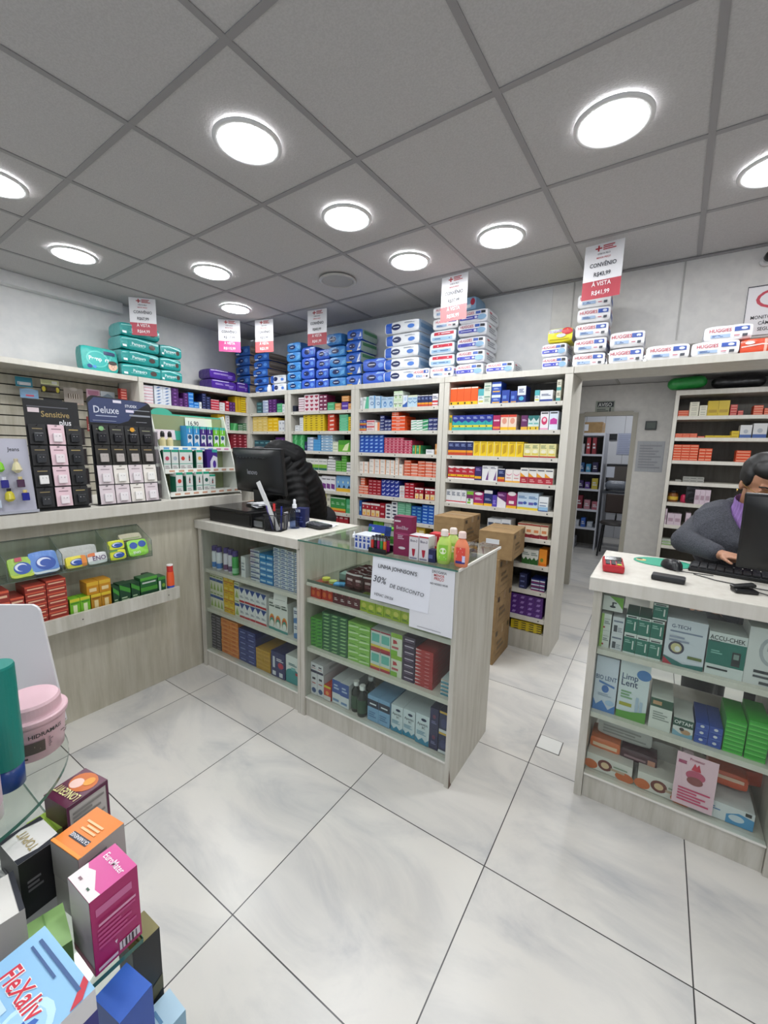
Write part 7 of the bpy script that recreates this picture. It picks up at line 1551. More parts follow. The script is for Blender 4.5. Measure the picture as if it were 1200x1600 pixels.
monitor((.527, 2.07, ZR), radians(-14), .50, .30, .055, 'black monitor seen from behind at the right edge, before the woman', sticker=-.06)
r = empty('webcam', (.29, 1.925, ZR), .3); tag(r, 'small black webcam with cable lying on the right counter', 'webcam')
MB().box((-.035, -.022, 0), (.035, .022, .014), BLK, bev=.005).obj('webcam_base', r); MB().box((-.03, -.0, .0145), (.04, .03, .026), BLK, T3(ry=-.2), bev=.004).obj('webcam_arm', r)
MB().tube([(.035, 0, .008), (.07, -.03, .003), (.10, -.09, .002), (.16, -.12, .002)], .002, BLK, n=6).obj('webcam_cable', r)
place(MB().box((-.03, -.02, 0), (.03, .02, .02), BLK, bev=.006), 'scanner_cradle', (.41, 1.93, ZR), 'black gadget at the right frame edge on the counter', 'gadget')
MB().tube([(.15, 2.09, ZR+.003), (.22, 2.04, ZR+.002), (.32, 2.01, ZR+.0025), (.44, 1.99, ZR+.002)], .002, BLK, n=6).obj('black_cable', label='thin black cable across the white right worktop', category='cable')
# bags and flyer inside the right counter
def pouch(w, d, h, items, key, loc, lb, rz=0, rx=0, cat='packet'):
    base, its = parse(items); F = puff(w, d, h, key); mb = MB(); n = 8; M = plastic(base)
    for fn in (lambda a, b_: (a, -1, b_), lambda a, b_: (-a, 1, b_), lambda a, b_: (1, a, b_), lambda a, b_: (-1, -a, b_), lambda a, b_: (a, b_, 1), lambda a, b_: (a, -b_, -1)):
        mb.add([F(*fn(-1+2*i/n, -1+2*j/n)) for j in range(n+1) for i in range(n+1)], [(j*(n+1)+i, j*(n+1)+i+1, (j+1)*(n+1)+i+1, (j+1)*(n+1)+i) for j in range(n) for i in range(n)], M)
    decal(mb, its, w, h, lambda u, v, o: (lambda p: (p[0], p[1]-o-.001, p[2]))(F(2*u-1, -1, 2*v-1)), grid=8)
    o = mb.obj('packet', loc=loc, rz=rz, smooth=True); o.rotation_euler = (rx, 0, rz); return tag(o, lb, cat)
COT = plastic('c8c8c6')
pouch(.115, .12, .055, 'd8703c r:.1,.3,.9,.6,e8c8a8', 21, (-.085, 1.90, .178), 'orange padded packet lying on the left orange-white carton')
pouch(.13, .12, .05, '4a2630 r:.1,.3,.7,.5,9a7a80 r:.75,.2,.95,.7,c8907a', 22, (.04, 1.90, .178), 'dark wine packet beside the orange one on the bottom shelf')
pouch(.20, .14, .075, 'b9b8b4 n:.1,.2,.9,.8,3,8f8e8a', 23, (-.02, 1.93, .235), 'grey-white cotton bag topping the left packets on the bottom shelf')
pouch(.12, .1, .025, 'c4562c', 24, (-.04, 1.96, .312), 'flat orange-red packet lying over the cotton bag')
pouch(.035, .08, .12, 'e0c8d0 r:.1,.1,.9,.9,dab8c4 r:.2,.2,.7,.35,303038', 25, (.205, 1.95, .165), 'narrow pink packet behind the pink flyer')
pouch(.10, .1, .10, 'a8a49c', 26, (.13, 1.97, .165), 'grey crumpled bag left of the pink flyer')
pouch(.12, .1, .06, 'd4552c r:.1,.5,.9,.75,f0c8b0', 27, (.33, 1.93, .200), 'orange packet lying on the white and blue carton')
pouch(.09, .1, .06, 'c8482a', 28, (.415, 1.99, .200), 'second orange packet near the divider', rz=.3)
pouch(.14, .12, .075, '2c2434 r:.1,.5,.9,.6,6a5a7a', 29, (.33, 2.08, .200), 'dark packet behind the orange ones on the bottom shelf')
mb = MB(); plate(mb, 'e4c0cc e:.5,.62,.24,.1,b8506c p:.38,.72,.62,.72,.55,.86,.5,.8,.45,.86,c8304a e:.5,.52,.2,.08,8a4a4a t:Protetor:.5,.92,.05,a0405c n:.12,.08,.9,.36,5,c8406a r:.05,.8,.25,.86,a84a6c', .125, .215, thick=.0012)
mb.obj('flyer', loc=(.222, 1.829, .128), label='pink flyer with red flower standing on the bottom shelf of the right counter', category='flyer')
MB().lathe([(.045, 0), (.05, .01), (.045, .05), (.02, .075), (.018, .09)], glassmat('amber_glass', (.5, .28, .2, 1)), n=20).obj('amber_jar', loc=(.09, 2.05, .6705), smooth=True, label='dark amber jar behind the green boxes on the upper shelf', category='jar')
pouch(.10, .06, .055, 'a8aaa6', 30, (.37, 2.02, .3905), 'grey soft packet behind the lime boxes', rz=.2)

# ---------------- people ----------------
def cap_pts(mb, p, r1, q, r2, n=12):
    p, q = Vector(p), Vector(q); d = (q-p); L_ = max(d.length, 1e-5); d = d/L_
    a = d.cross(Vector((0, 0, 1))); a = a.normalized() if a.length > 1e-3 else Vector((1, 0, 0)); b_ = d.cross(a)
    prof = [(sin(t)*r1, -cos(t)*r1) for t in (.05, .5, 1.0, 1.4)] + [(cos(t)*r2, L_+sin(t)*r2) for t in (.15, .55, 1.05, 1.5)]
    vs = [tuple(p + d*h + (a*cos(2*pi*i/n)+b_*sin(2*pi*i/n))*r) for r, h in prof for i in range(n)]; m_ = len(prof)
    fs = [(j*n+i, j*n+(i+1) % n, (j+1)*n+(i+1) % n, (j+1)*n+i) for j in range(m_-1) for i in range(n)] + [tuple(range(n))[::-1], tuple((m_-1)*n+i for i in range(n))]
    mb.add(vs, fs, SKIN)
def ell(mb, c, r, R=None, n=16):
    vs = []; fs = []; m_ = n//2
    for j in range(1, m_):
        t = pi*j/m_
        for i in range(n):
            a = 2*pi*i/n; v = Vector((r[0]*sin(t)*cos(a), r[1]*sin(t)*sin(a), r[2]*cos(t)))
            if R: v = R @ v
            vs.append(tuple(Vector(c)+v))
    k = len(vs); tp = Vector((0, 0, r[2])); bt = -tp
    if R: tp = R @ tp; bt = R @ bt
    vs += [tuple(Vector(c)+tp), tuple(Vector(c)+bt)]
    fs = [((j)*n+i, (j+1)*n+i, (j+1)*n+(i+1) % n, j*n+(i+1) % n) for j in range(m_-2) for i in range(n)]
    fs += [(k, i, (i+1) % n) for i in range(n)] + [(k+1, (m_-2)*n+(i+1) % n, (m_-2)*n+i) for i in range(n)]
    mb.add(vs, fs, SKIN)
def fuse(mb, name, M, voxel, parent, smooth=3, T=None):
    me = mb.mesh('t'); o = bpy.data.objects.new('t', me); COL.objects.link(o)
    md = o.modifiers.new('r', 'REMESH'); md.mode = 'VOXEL'; md.voxel_size = voxel; md.use_smooth_shade = True
    if smooth: s = o.modifiers.new('s', 'SMOOTH'); s.factor = .5; s.iterations = smooth
    bpy.context.view_layer.update()
    nm = bpy.data.meshes.new_from_object(o.evaluated_get(bpy.context.evaluated_depsgraph_get()))
    bpy.data.objects.remove(o); bpy.data.meshes.remove(me)
    nm.materials.clear(); nm.materials.append(M)
    for p in nm.polygons: p.use_smooth = True; p.material_index = 0
    ob = bpy.data.objects.new(name, nm); COL.objects.link(ob); ob.parent = parent
    return ob
def finger(mb, base, d1, d2, l, r, curl=.5):
    b = Vector(base); d = Vector(d1).normalized(); e = Vector(d2).normalized()
    for k in range(3):
        t = k/2; dd = (d*(1-t*curl) + e*t*curl).normalized(); q = b + dd*l*[.45, .3, .25][k]
        cap_pts(mb, b, r*(1-.1*k), q, r*(1-.1*(k+1)), n=8); b = q
    return b

# the seated woman
W = empty('person', (.38, 2.72, 0)); tag(W, 'woman in grey coat and lilac turtleneck leaning over the right counter keyboard', 'person')
W.location = (0, 0, 0)
sk = MB()
HR = T3((.385, 2.50, 1.335), rx=radians(28), rz=radians(14))
HM = HR.to_3x3()
def H(x, y, z): return tuple(HR @ Vector((x, y, z)))
ell(sk, H(0, .015, .035), (.074, .092, .088), HM, 20)
ell(sk, H(0, -.02, -.02), (.060, .068, .085), HM, 18)
cap_pts(sk, H(0, -.045, -.08), .026, H(0, -.062, -.085), .018)
cap_pts(sk, H(0, -.083, .012), .009, H(0, -.106, -.022), .0125); cap_pts(sk, H(.012, -.094, -.026), .008, H(-.012, -.094, -.026), .008)
for s in (-1, 1):
    ell(sk, H(s*.034, -.062, -.02), (.024, .022, .02), HM, 12); cap_pts(sk, H(s*.014, -.088, .030), .008, H(s*.046, -.075, .033), .007)
    ell(sk, H(s*.075, .01, -.005), (.010, .02, .032), HM, 10)
    ell(sk, H(s*.030, -.074, .010), (.013, .010, .009), HM, 10)
cap_pts(sk, H(-.018, -.088, -.052), .0065, H(.018, -.088, -.052), .0065); cap_pts(sk, H(-.014, -.086, -.062), .007, H(.014, -.086, -.062), .007)
cap_pts(sk, H(0, .03, -.05), .052, (.37, 2.60, 1.18), .058)
cap_pts(sk, (.37, 2.60, 1.17), .09, (.37, 2.70, .75), .11)
cap_pts(sk, (.22, 2.62, 1.11), .055, (.52, 2.62, 1.11), .055)
for s in (-1, 1):
    cap_pts(sk, (.37+s*.10, 2.72, .66), .085, (.37+s*.12, 2.42, .62), .065); cap_pts(sk, (.37+s*.12, 2.42, .61), .058, (.37+s*.12, 2.48, .12), .038); cap_pts(sk, (.37+s*.12, 2.48, .06), .036, (.37+s*.12, 2.37, .045), .03)
sh = Vector((.20, 2.60, 1.11)); elb = Vector((.125, 2.45, .99+.06)); wr = Vector((.245, 2.285, 1.035))
cap_pts(sk, sh, .045, elb, .036); cap_pts(sk, elb, .036, wr, .024)
# right (near) hand over the keyboard
pc = wr + Vector((.045, -.035, -.002)); cap_pts(sk, wr, .022, pc, .022); ell(sk, tuple(wr+Vector((.03, -.025, 0))), (.036, .034, .017), Matrix.Rotation(radians(-40), 3, 'Z'), 14)
dirv = Vector((.80, -.45, -.05)); perp = Vector((.45, .80, 0))
for k, (o_, l) in enumerate(((-.030, .058), (-.011, .072), (.010, .076), (.030, .068))):
    finger(sk, wr + Vector((.045, -.033, .002)) + perp*o_, dirv + Vector((0, 0, .05)), dirv*.55 + Vector((0, 0, -.8)), l, .0088, .75)
finger(sk, wr + Vector((.015, -.03, -.004)) + perp*(-.022), Vector((.35, -.9, -.15)), Vector((.8, -.4, -.4)), .058, .0095, .5)
sh2 = Vector((.54, 2.60, 1.11)); elb2 = Vector((.62, 2.44, 1.04)); wr2 = Vector((.53, 2.27, 1.035))
cap_pts(sk, sh2, .045, elb2, .036); cap_pts(sk, elb2, .036, wr2, .024); ell(sk, tuple(wr2+Vector((-.025, -.03, 0))), (.034, .034, .017), Matrix.Rotation(radians(40), 3, 'Z'), 14)
for k, (o_, l) in enumerate(((-.030, .058), (-.011, .070), (.010, .074), (.030, .066))):
    d_ = Vector((-.7, -.6, 0)); finger(sk, wr2 + Vector((-.04, -.04, .002)) + Vector((-.6, .7, 0))*o_, d_, d_*.55+Vector((0, 0, -.8)), l, .0088, .7)
finger(sk, wr2 + Vector((-.03, -.01, -.004)), Vector((-.9, .0, -.2)), Vector((-.6, -.5, -.4)), .055, .0095, .5)
fuse(sk, 'body', SKIN, .0055, W, 2)
# coat
ct = MB()
cap_pts(ct, (.37, 2.61, 1.10), .125, (.37, 2.70, .80), .15); cap_pts(ct, (.24, 2.62, 1.105), .085, (.50, 2.62, 1.105), .085); cap_pts(ct, (.27, 2.58, 1.0), .11, (.47, 2.58, 1.0), .11)
cap_pts(ct, (.37, 2.70, .80), .16, (.37, 2.70, .66), .165)
for k in range(6):
    t = k/5; p = sh.lerp(elb, t); cap_pts(ct, p, .072-.012*t, p+Vector((.003, 0, -.002)), .070-.012*t)
cap_pts(ct, sh, .070, elb, .060); cap_pts(ct, elb, .058, wr-(wr-elb)*.12, .040); cap_pts(ct, sh2, .070, elb2, .060); cap_pts(ct, elb2, .058, wr2-(wr2-elb2)*.12, .040)
for k in range(4):
    p = elb.lerp(wr, .15+.2*k); cap_pts(ct, p, .054-.006*k, p+Vector((.002, -.002, 0)), .054-.006*k)
fuse(ct, 'coat', GREYCOAT, .009, W, 3)
cl = MB()
def lap(pts, r): 
    for a, b_ in zip(pts, pts[1:]): cap_pts(cl, a, r, b_, r)
IN = [(.295, 2.61, 1.235), (.278, 2.55, 1.215), (.285, 2.50, 1.18), (.305, 2.47, 1.14), (.335, 2.45, 1.095), (.375, 2.44, 1.055)]
OU = [(.205, 2.60, 1.215), (.165, 2.535, 1.175), (.160, 2.475, 1.105), (.185, 2.435, 1.03), (.27, 2.425, 1.02), (.375, 2.43, 1.03)]
for sgn in (0, 1):
    g_ = []
    for k in range(21):
        t = k/20*5; a = min(4, int(t)); f = t-a
        p_ = Vector(IN[a]).lerp(Vector(IN[a+1]), f); q_ = Vector(OU[a]).lerp(Vector(OU[a+1]), f)
        row = []
        for j_ in range(7):
            s_ = j_/6; v = p_.lerp(q_, s_) + Vector((0, -.022, .016))*sin(pi*s_); 
            if sgn: v.x = .755-v.x
            row.append(v)
        g_.append(row)
    for k in range(20):
        for j_ in range(7): cap_pts(cl, g_[k][j_], .017 if j_ == 6 else .011, g_[k+1][j_], .017 if j_ == 6 else .011, n=8)
    for k in range(21):
        for j_ in range(6): cap_pts(cl, g_[k][j_], .011, g_[k][j_+1], .011, n=8)
lap([(.25, 2.60, 1.20), (.30, 2.67, 1.235), (.38, 2.69, 1.245), (.46, 2.67, 1.235), (.52, 2.60, 1.20)], .022)
fuse(cl, 'coat_collar', GREYCOAT, .006, W, 4)
tn = MB(); LIL = mat('9a78b8', .8); n = 64; vs = []; fs = []
c0 = Vector((.372, 2.575, 1.145)); c1_ = Vector((.379, 2.535, 1.262)); ax = (c1_-c0).normalized(); a_ = ax.cross(Vector((0, 1, 0))).normalized(); b2 = ax.cross(a_)
for j in range(5):
    p = c0.lerp(c1_, j/4); rr_ = [.104, .094, .084, .079, .080][j]
    for i in range(n): rad = rr_*(1+.05*(i % 2)); vs.append(tuple(p+(a_*cos(2*pi*i/n)+b2*sin(2*pi*i/n))*rad))
for j in range(4):
    for i in range(n): fs.append((j*n+i, j*n+(i+1) % n, (j+1)*n+(i+1) % n, (j+1)*n+i))
tn.add(vs, fs, LIL); 
fr_ = MB(); 
tn.obj('turtleneck', W)
hr = MB(); HAIRM = mat('080708', .55)
ell(hr, H(0, .035, .045), (.082, .095, .092), HM, 20); ell(hr, H(0, -.02, .088), (.066, .062, .044), HM, 16)
for s in (-1, 1): ell(hr, H(s*.066, .02, .035), (.02, .055, .05), HM, 12)
ell(hr, H(0, .135, .02), (.045, .04, .045), HM, 14)
fuse(hr, 'hair', HAIRM, .006, W, 3)
gl = MB(); GOLD = mat('b89a58', .25, 1)
for s in (-1, 1):
    pts = [H(s*.034+.026*cos(a), -.098, .008+.018*sin(a)) for a in [2*pi*i/20 for i in range(21)]]; gl.tube(pts, .0013, GOLD, n=5)
    gl.tube([H(s*.060, -.097, .014), H(s*.080, -.04, .012), H(s*.082, .02, .006)], .0015, GOLD, n=5)
gl.tube([H(-.008, -.1, .014), H(.008, -.1, .014)], .0015, GOLD, n=5)
gl.obj('glasses', W)
MB().lathe([(.007, -.002), (.007, .002)], GOLD, T3(H(-.086, .006, -.038), ry=pi/2), n=12).obj('earring', W)
eb = MB()
for s in (-1, 1): eb.tube([H(s*.016, -.0965, .036), H(s*.034, -.091, .042), H(s*.052, -.079, .036)], .0035, HAIRM, n=6)
eb.obj('eyebrows', W)
MB().tube([H(-.018, -.0955, -.056), H(0, -.0985, -.057), H(.018, -.0955, -.056)], .0035, mat('8a3c40', .5), n=6).obj('lips', W)
tr = MB()
for s in (-1, 1): cap_pts(tr, (.37+s*.10, 2.72, .60), .105, (.37+s*.12, 2.42, .62), .085); cap_pts(tr, (.37+s*.12, 2.42, .61), .078, (.37+s*.12, 2.48, .13), .058)
fuse(tr, 'trousers', mat('14161c', .8), .01, W, 2)
shs = MB()
for s in (-1, 1): cap_pts(shs, (.37+s*.12, 2.50, .05), .048, (.37+s*.12, 2.35, .042), .040)
fuse(shs, 'shoes', mat('0e0e10', .4), .009, W, 2)
ch = empty('office_stool', (.37, 2.72, 0)); tag(ch, 'black stool under the seated woman', 'stool')
MB().lathe([(.18, .44), (.19, .455), (.18, .478)], BLK, n=28).obj('seat', ch); MB().lathe([(.025, .03), (.025, .438)], DGR, n=14).obj('post', ch); MB().lathe([(.2, 0), (.2, .012), (.03, .029)], DGR, n=24).obj('base', ch)
# dark bag or backrest behind her shoulder
pouch(.10, .1, .16, '17181c', 31, (.245, 4.60, 1.036), 'dark bag on the far right shelf behind the woman', cat='bag')

# the bent man
Mn = empty('person', (.10, 0, 0)); tag(Mn, 'person in black hooded puffer jacket bending behind the monitor', 'person')
sk = MB()
hd_ = Vector((-2.60, 2.10, 1.335)); nk = Vector((-2.52, 2.20, 1.36))
Rm = T3(tuple(hd_), rx=radians(70), rz=radians(-60)); RM3 = Rm.to_3x3()
def G2(x, y, z): return tuple(Rm @ Vector((x, y, z)))
ell(sk, G2(0, .0, .0), (.075, .092, .105), RM3, 18); ell(sk, G2(0, -.03, -.06), (.055, .055, .06), RM3, 14); cap_pts(sk, G2(0, -.09, .0), .01, G2(0, -.11, -.03), .013)
for s in (-1, 1): ell(sk, G2(s*.076, .01, -.01), (.01, .02, .03), RM3, 10)
cap_pts(sk, hd_, .062, nk, .075); cap_pts(sk, nk, .08, (-2.43, 2.41, .92), .10)
cap_pts(sk, (-2.60, 2.34, 1.22), .06, (-2.36, 2.16, 1.24), .06)
aS = Vector((-2.36, 2.18, 1.22)); aE = Vector((-2.24, 2.13, 1.00)); aW = Vector((-2.42, 2.04, 1.03))
cap_pts(sk, aS, .05, aE, .042); cap_pts(sk, aE, .042, aW, .028); ell(sk, tuple(aW+Vector((-.05, -.01, 0))), (.045, .036, .018), None, 14)
for k, o_ in enumerate((-.03, -.01, .01, .03)): finger(sk, aW+Vector((-.08, -.01+o_, 0)), (-1, -.1, 0), (-.5, 0, -.85), [.06, .072, .076, .068][k], .009, .7)
finger(sk, aW+Vector((-.04, -.035, -.004)), (-.6, -.8, -.1), (-.9, -.3, -.3), .056, .0095, .5)
bS = Vector((-2.60, 2.36, 1.20)); bE = Vector((-2.72, 2.28, 1.02)); bW = Vector((-2.66, 2.10, 1.03))
cap_pts(sk, bS, .05, bE, .042); cap_pts(sk, bE, .042, bW, .028); ell(sk, tuple(bW+Vector((.0, -.05, 0))), (.036, .045, .018), None, 14)
for k, o_ in enumerate((-.03, -.01, .01, .03)): finger(sk, bW+Vector((o_, -.08, 0)), (0, -1, 0), (0, -.5, -.85), [.06, .072, .076, .068][k], .009, .7)
finger(sk, bW+Vector((.034, -.03, -.004)), (.8, -.6, -.1), (.3, -.9, -.3), .056, .0095, .5)
for s in (-1, 1):
    cap_pts(sk, (-2.44+s*.08, 2.46+s*.05, .90), .09, (-2.45+s*.09, 2.42+s*.06, .48), .06); cap_pts(sk, (-2.45+s*.09, 2.42+s*.06, .47), .055, (-2.42+s*.09, 2.50+s*.06, .10), .038); cap_pts(sk, (-2.42+s*.09, 2.50+s*.06, .06), .036, (-2.50+s*.09, 2.42+s*.06, .045), .03)
fuse(sk, 'body', SKIN, .0065, Mn, 2)
jk = MB()
A0 = Vector((-2.43, 2.42, .84)); A1 = Vector((-2.39, 2.36, 1.10)); A2 = Vector((-2.42, 2.27, 1.275)); A3 = Vector((-2.52, 2.20, 1.345))
def bez(t):
    return A0*(1-t)**3 + A1*3*t*(1-t)**2 + A2*3*t*t*(1-t) + A3*t**3
NP = 10
for k in range(NP):
    t = k/(NP-1); p = bez(t); d = (bez(min(1, t+.02))-bez(max(0, t-.02))).normalized()
    R_ = Vector((0, 0, 1)).rotation_difference(d).to_matrix() @ Matrix.Rotation(radians(-35), 3, 'Z')
    wdt = [.18, .19, .20, .205, .205, .205, .20, .19, .17, .135][k]
    ell(jk, tuple(p), (wdt, wdt*.80, .055), R_, 24)
for k in range(19):
    t = k/18; p = bez(t); d = (bez(min(1, t+.02))-bez(max(0, t-.02))).normalized(); wd2 = .170+.033*sin(pi*min(1, t*1.4)) - .10*max(0, t-.7)/.3
    ell(jk, tuple(p), (wd2, wd2*.80, .09), Vector((0, 0, 1)).rotation_difference(d).to_matrix() @ Matrix.Rotation(radians(-35), 3, 'Z'), 24)
for S_, E_, W_ in ((aS, aE, aW), (bS, bE, bW)):
    for k in range(6):
        p = S_.lerp(E_, k/5); ell(jk, tuple(p), (.094-.003*k, .094-.003*k, .048), Vector((0, 0, 1)).rotation_difference((E_-S_).normalized()).to_matrix(), 16)
    for k in range(5):
        p = E_.lerp(W_, k/5*.95); ell(jk, tuple(p), (.080-.005*k, .080-.005*k, .045), Vector((0, 0, 1)).rotation_difference((W_-E_).normalized()).to_matrix(), 16)
    cap_pts(jk, S_, .080, E_, .068); cap_pts(jk, E_, .058, W_-(W_-E_)*.1, .04)
fuse(jk, 'puffer_jacket', BLACKNYL, .0085, Mn, 5)
hm = MB()
for k in range(9):
    a = -1.3+2.6*k/8
    p0 = Vector((-2.43, 2.19, 1.375)) + Vector((.06*sin(a)*.8, .09*sin(a), .07*cos(a))); p1 = p0 + Vector((-.055, -.025, .03*cos(a)))
    cap_pts(hm, p0, .045, p1, .035)
cap_pts(hm, (-2.41, 2.22, 1.37), .09, (-2.47, 2.16, 1.415), .078)
fuse(hm, 'hood', BLACKNYL, .008, Mn, 3)
tr = MB()
for s in (-1, 1): cap_pts(tr, (-2.44+s*.08, 2.46+s*.05, .88), .11, (-2.45+s*.09, 2.42+s*.06, .48), .08); cap_pts(tr, (-2.45+s*.09, 2.42+s*.06, .47), .075, (-2.42+s*.09, 2.50+s*.06, .12), .058)
fuse(tr, 'trousers', mat('14151a', .8), .011, Mn, 2)
shs = MB()
for s in (-1, 1): cap_pts(shs, (-2.41+s*.09, 2.52+s*.06, .05), .048, (-2.52+s*.09, 2.40+s*.06, .042), .040)
fuse(shs, 'shoes', mat('0e0e10', .4), .009, Mn, 2)
hh2 = MB(); ell(hh2, G2(0, .02, .03), (.082, .09, .1), RM3, 18); fuse(hh2, 'hair', HAIRM, .007, Mn, 2)

# ---------------- passage, far shelves and store room ----------------
r = bookcase('shelf_unit', .03, 1.30, 'pale shelf unit on the far wall beyond the bridge, orange boxes', depth=.33, pl=.030, pr=.03, zs=[1.80, 1.615, 1.415, 1.225, 1.035, .83, .64, .44, .24], H=2.02, screws=False)
r.location = (0, 4.555, 0)
mb = MB(); plate(mb, '9ea49a r:.1,.5,.95,.92,30353a t:AVISO:.5,.7,.3,dfe2e0 n:.1,.12,.7,.4,2,5a605c r:.75,.1,.82,.45,30353a', .175, .125, thick=.002)
mb.obj('notice_sign', loc=(-.56, 4.905, 1.87), label='small grey notice reading AVISO above the door', category='sign')
r = empty('thermostat', (-.139, 4.908, 1.70)); tag(r, 'small dark wall device right of the door', 'wall device')
MB().box((-.048, -.02, 0), (.048, 0, .085), mat('1c2420', .3), bev=.004).obj('case', r); MB().box((-.036, -.0215, .014), (.036, -.0205, .07), mat('4a5248', .2)).obj('display', r)
mb = MB().box((-.115, -.002, 0), (.115, -.001, .30), mat('a8aaae', .25))
for k in range(4): mb.box((-.115+.0575*k+.052, -.003, .01), (-.115+.0575*k+.054, -.0021, .29), mat('8f9196', .3))
decal(mb, ['n:.1,.1,.9,.9,9,8e9095'], .23, .30, lambda u, v, o: (-.115+u*.23, -.0022-o, v*.30)); mb.obj('wall_document', loc=(-.12, 4.909, 1.29), label='framed grey paper sheet on the wall beside the door', category='document')
# things under the bridge, on the far shelf top
def blob(nm, pts, r_, M, lb, cat, vox=.012):
    mb = MB()
    for a, b_ in zip(pts, pts[1:]): cap_pts(mb, a, r_, b_, r_)
    o = fuse(mb, nm, M, vox, None, 2); tag(o, lb, cat); return o
blob('green_bag', [(.01, 4.62, 2.085), (.19, 4.62, 2.095)], .055, plastic('1f8a3a'), 'bright green wrapped bundle lying on the far shelf top', 'bag')
mb = MB(); mb.add([(.0, 4.558, 2.08), (.17, 4.558, 2.085), (.17, 4.558, 2.105), (.0, 4.558, 2.1)], [(0, 1, 2, 3)], mat('b8d8b8')); 
blob('black_bag', [(.32, 4.64, 2.08), (.58, 4.64, 2.08)], .052, plastic('121216'), 'black wrapped bundle right of the green one', 'bag')
blob('white_bag', [(.72, 4.64, 2.09), (.82, 4.64, 2.10)], .06, plastic('c8ccd4'), 'white bundle at the right end of the far shelf top', 'bag')
# jars on the far shelf
r = empty('amber_jar', (.105, 4.66, 1.0355)); tag(r, 'amber jar with yellow band at left of the fifth far shelf', 'jar')
MB().lathe([(.035, 0), (.04, .01), (.04, .07), (.03, .085)], mat('7a4a20', .2), n=20).obj('jar_body', r, smooth=True); MB().lathe([(.03, .086), (.03, .105)], mat('1c1c1e', .3), n=20).obj('lid', r); MB().lathe([(.0405, .02), (.0405, .05)], mat('c8a83a', .4), n=20, cap=False).obj('label', r)
for k in range(3):
    MB().lathe([(.026, 0), (.03, .02), (.028, .06), (.016, .075)], mat('b02048', .3), n=16).obj('red_bottle', loc=(.19+.062*k, 4.64, 1.0355), smooth=True, label='small crimson bottle in the row of three on the far shelf', category='bottle', group='crimson bottles on the fifth far shelf')
# store room
r = bookcase('storage_rack', 0, .46, 'white narrow storage rack in the room behind the door', depth=.5, pl=.02, pr=.02, zs=[1.45, 1.18, .93, .62, .34], H=1.76, screws=False, M=mat('c2c4cc', .5))
r.location = (-1.20, 6.90, 0)
rr = random.Random(9)
items = [(1.45, [('c8c8cc', .05, .15, 'white bottle-like carton'), ('b04048', .05, .24, 'red patterned tall carton'), ('9a3a44', .05, .24, 'dark red tall carton')]),
         (1.18, [('2a5a8a', .07, .14, 'blue carton'), ('4a9ac0', .06, .12, 'light blue carton'), ('2c2450', .07, .15, 'dark violet carton')]),
         (.93, [('3a2460', .08, .12, 'violet carton'), ('6a4a9c', .06, .1, 'lilac carton'), ('c8b84a', .08, .16, 'yellow and white carton')]),
         (.62, [('8a2438', .09, .2, 'dark red carton'), ('c08a94', .08, .14, 'pink carton'), ('b86a78', .08, .12, 'rose carton')]),
         (.34, [('c4c8d0', .07, .1, 'pale grey carton'), ('3a6ac0', .06, .14, 'bright blue carton'), ('b8c0cc', .07, .09, 'grey carton')])]
nmz = {1.45: 'top', 1.18: 'second', .93: 'third', .62: 'fourth', .34: 'fifth'}
for z, its in items:
    x = -1.12
    for c, w_, h_, lb in its:
        place(carton(w_, .12, h_, c+' n:.15,.3,.85,.7,2,d8d8dc'), 'storage_carton', (x+.06+w_/2, 6.92, z+.0005), '%s on the %s level of the store room rack' % (lb, nmz[z]), 'carton'); x += w_+.028
big_box(-1.17, -.80, 6.95, 7.3, 1.7605, 1.92, 'cardboard box with white label atop the storage rack', mark='r:.1,.2,.5,.8,d0d2d8')
mb = carton(.1, .2, .16, 'c4c6ce n:.2,.3,.8,.7,2,6a6c74'); place(mb, 'storage_carton', (-1.08, 6.95, .001), 'pale carton on the floor of the storage rack', 'carton')
r = empty('wall_desk', (-.55, 7.2, 0)); tag(r, 'narrow dark desk in the store room', 'desk')
MB().box((-.17, -.25, .88), (.30, .35, .91), mat('3a3d44', .4)).obj('desk_top', r)
for x in (-.15, .28): MB().box((x-.012, -.23, 0), (x+.012, .33, .878), mat('8f9198', .4)).obj('side_panel', r)
r = empty('microwave_oven', (-.53, 7.2, .911)); tag(r, 'black-framed appliance with glass front on the store room desk', 'appliance')
MB().box((-.17, -.16, .12), (.20, .18, .40), mat('16171b', .3), bev=.006).obj('case', r); MB().box((-.13, -.163, .15), (.10, -.161, .37), mat('5a5450', .15)).obj('window', r); MB().box((-.165, -.1635, .20), (-.06, -.1615, .36), mat('c8ccd6')).obj('note', r)
for x in (-.14, .17): MB().box((x-.015, -.14, 0), (x+.015, .16, .119), mat('16171b', .4)).obj('foot', r)
blob('plastic_bag', [(-.62, 6.98, 1.0), (-.45, 6.98, 1.0)], .075, plastic('6a707a'), 'grey crumpled bag on the store room desk', 'bag', .014)
r = empty('chair', (-.50, 6.72, 0)); tag(r, 'dark chair with black tube legs in the store room', 'chair')
MB().lathe([(.17, .46), (.19, .475), (.17, .50)], mat('2a2422', .5), n=24).obj('seat', r); MB().box((-.15, .15, .60), (.17, .18, .88), mat('3a2c26', .5), bev=.02).obj('backrest', r)
for x, y in ((-.13, -.13), (.13, -.13), (-.13, .13), (.13, .13)): MB().tube([(x, y, .458), (x*1.25, y*1.25, .005)], .011, BLK, n=8).obj('leg', r)
MB().tube([(0, .14, .47), (0, .20, .55), (0, .185, .70)], .012, BLK, n=8).obj('back_support', r)
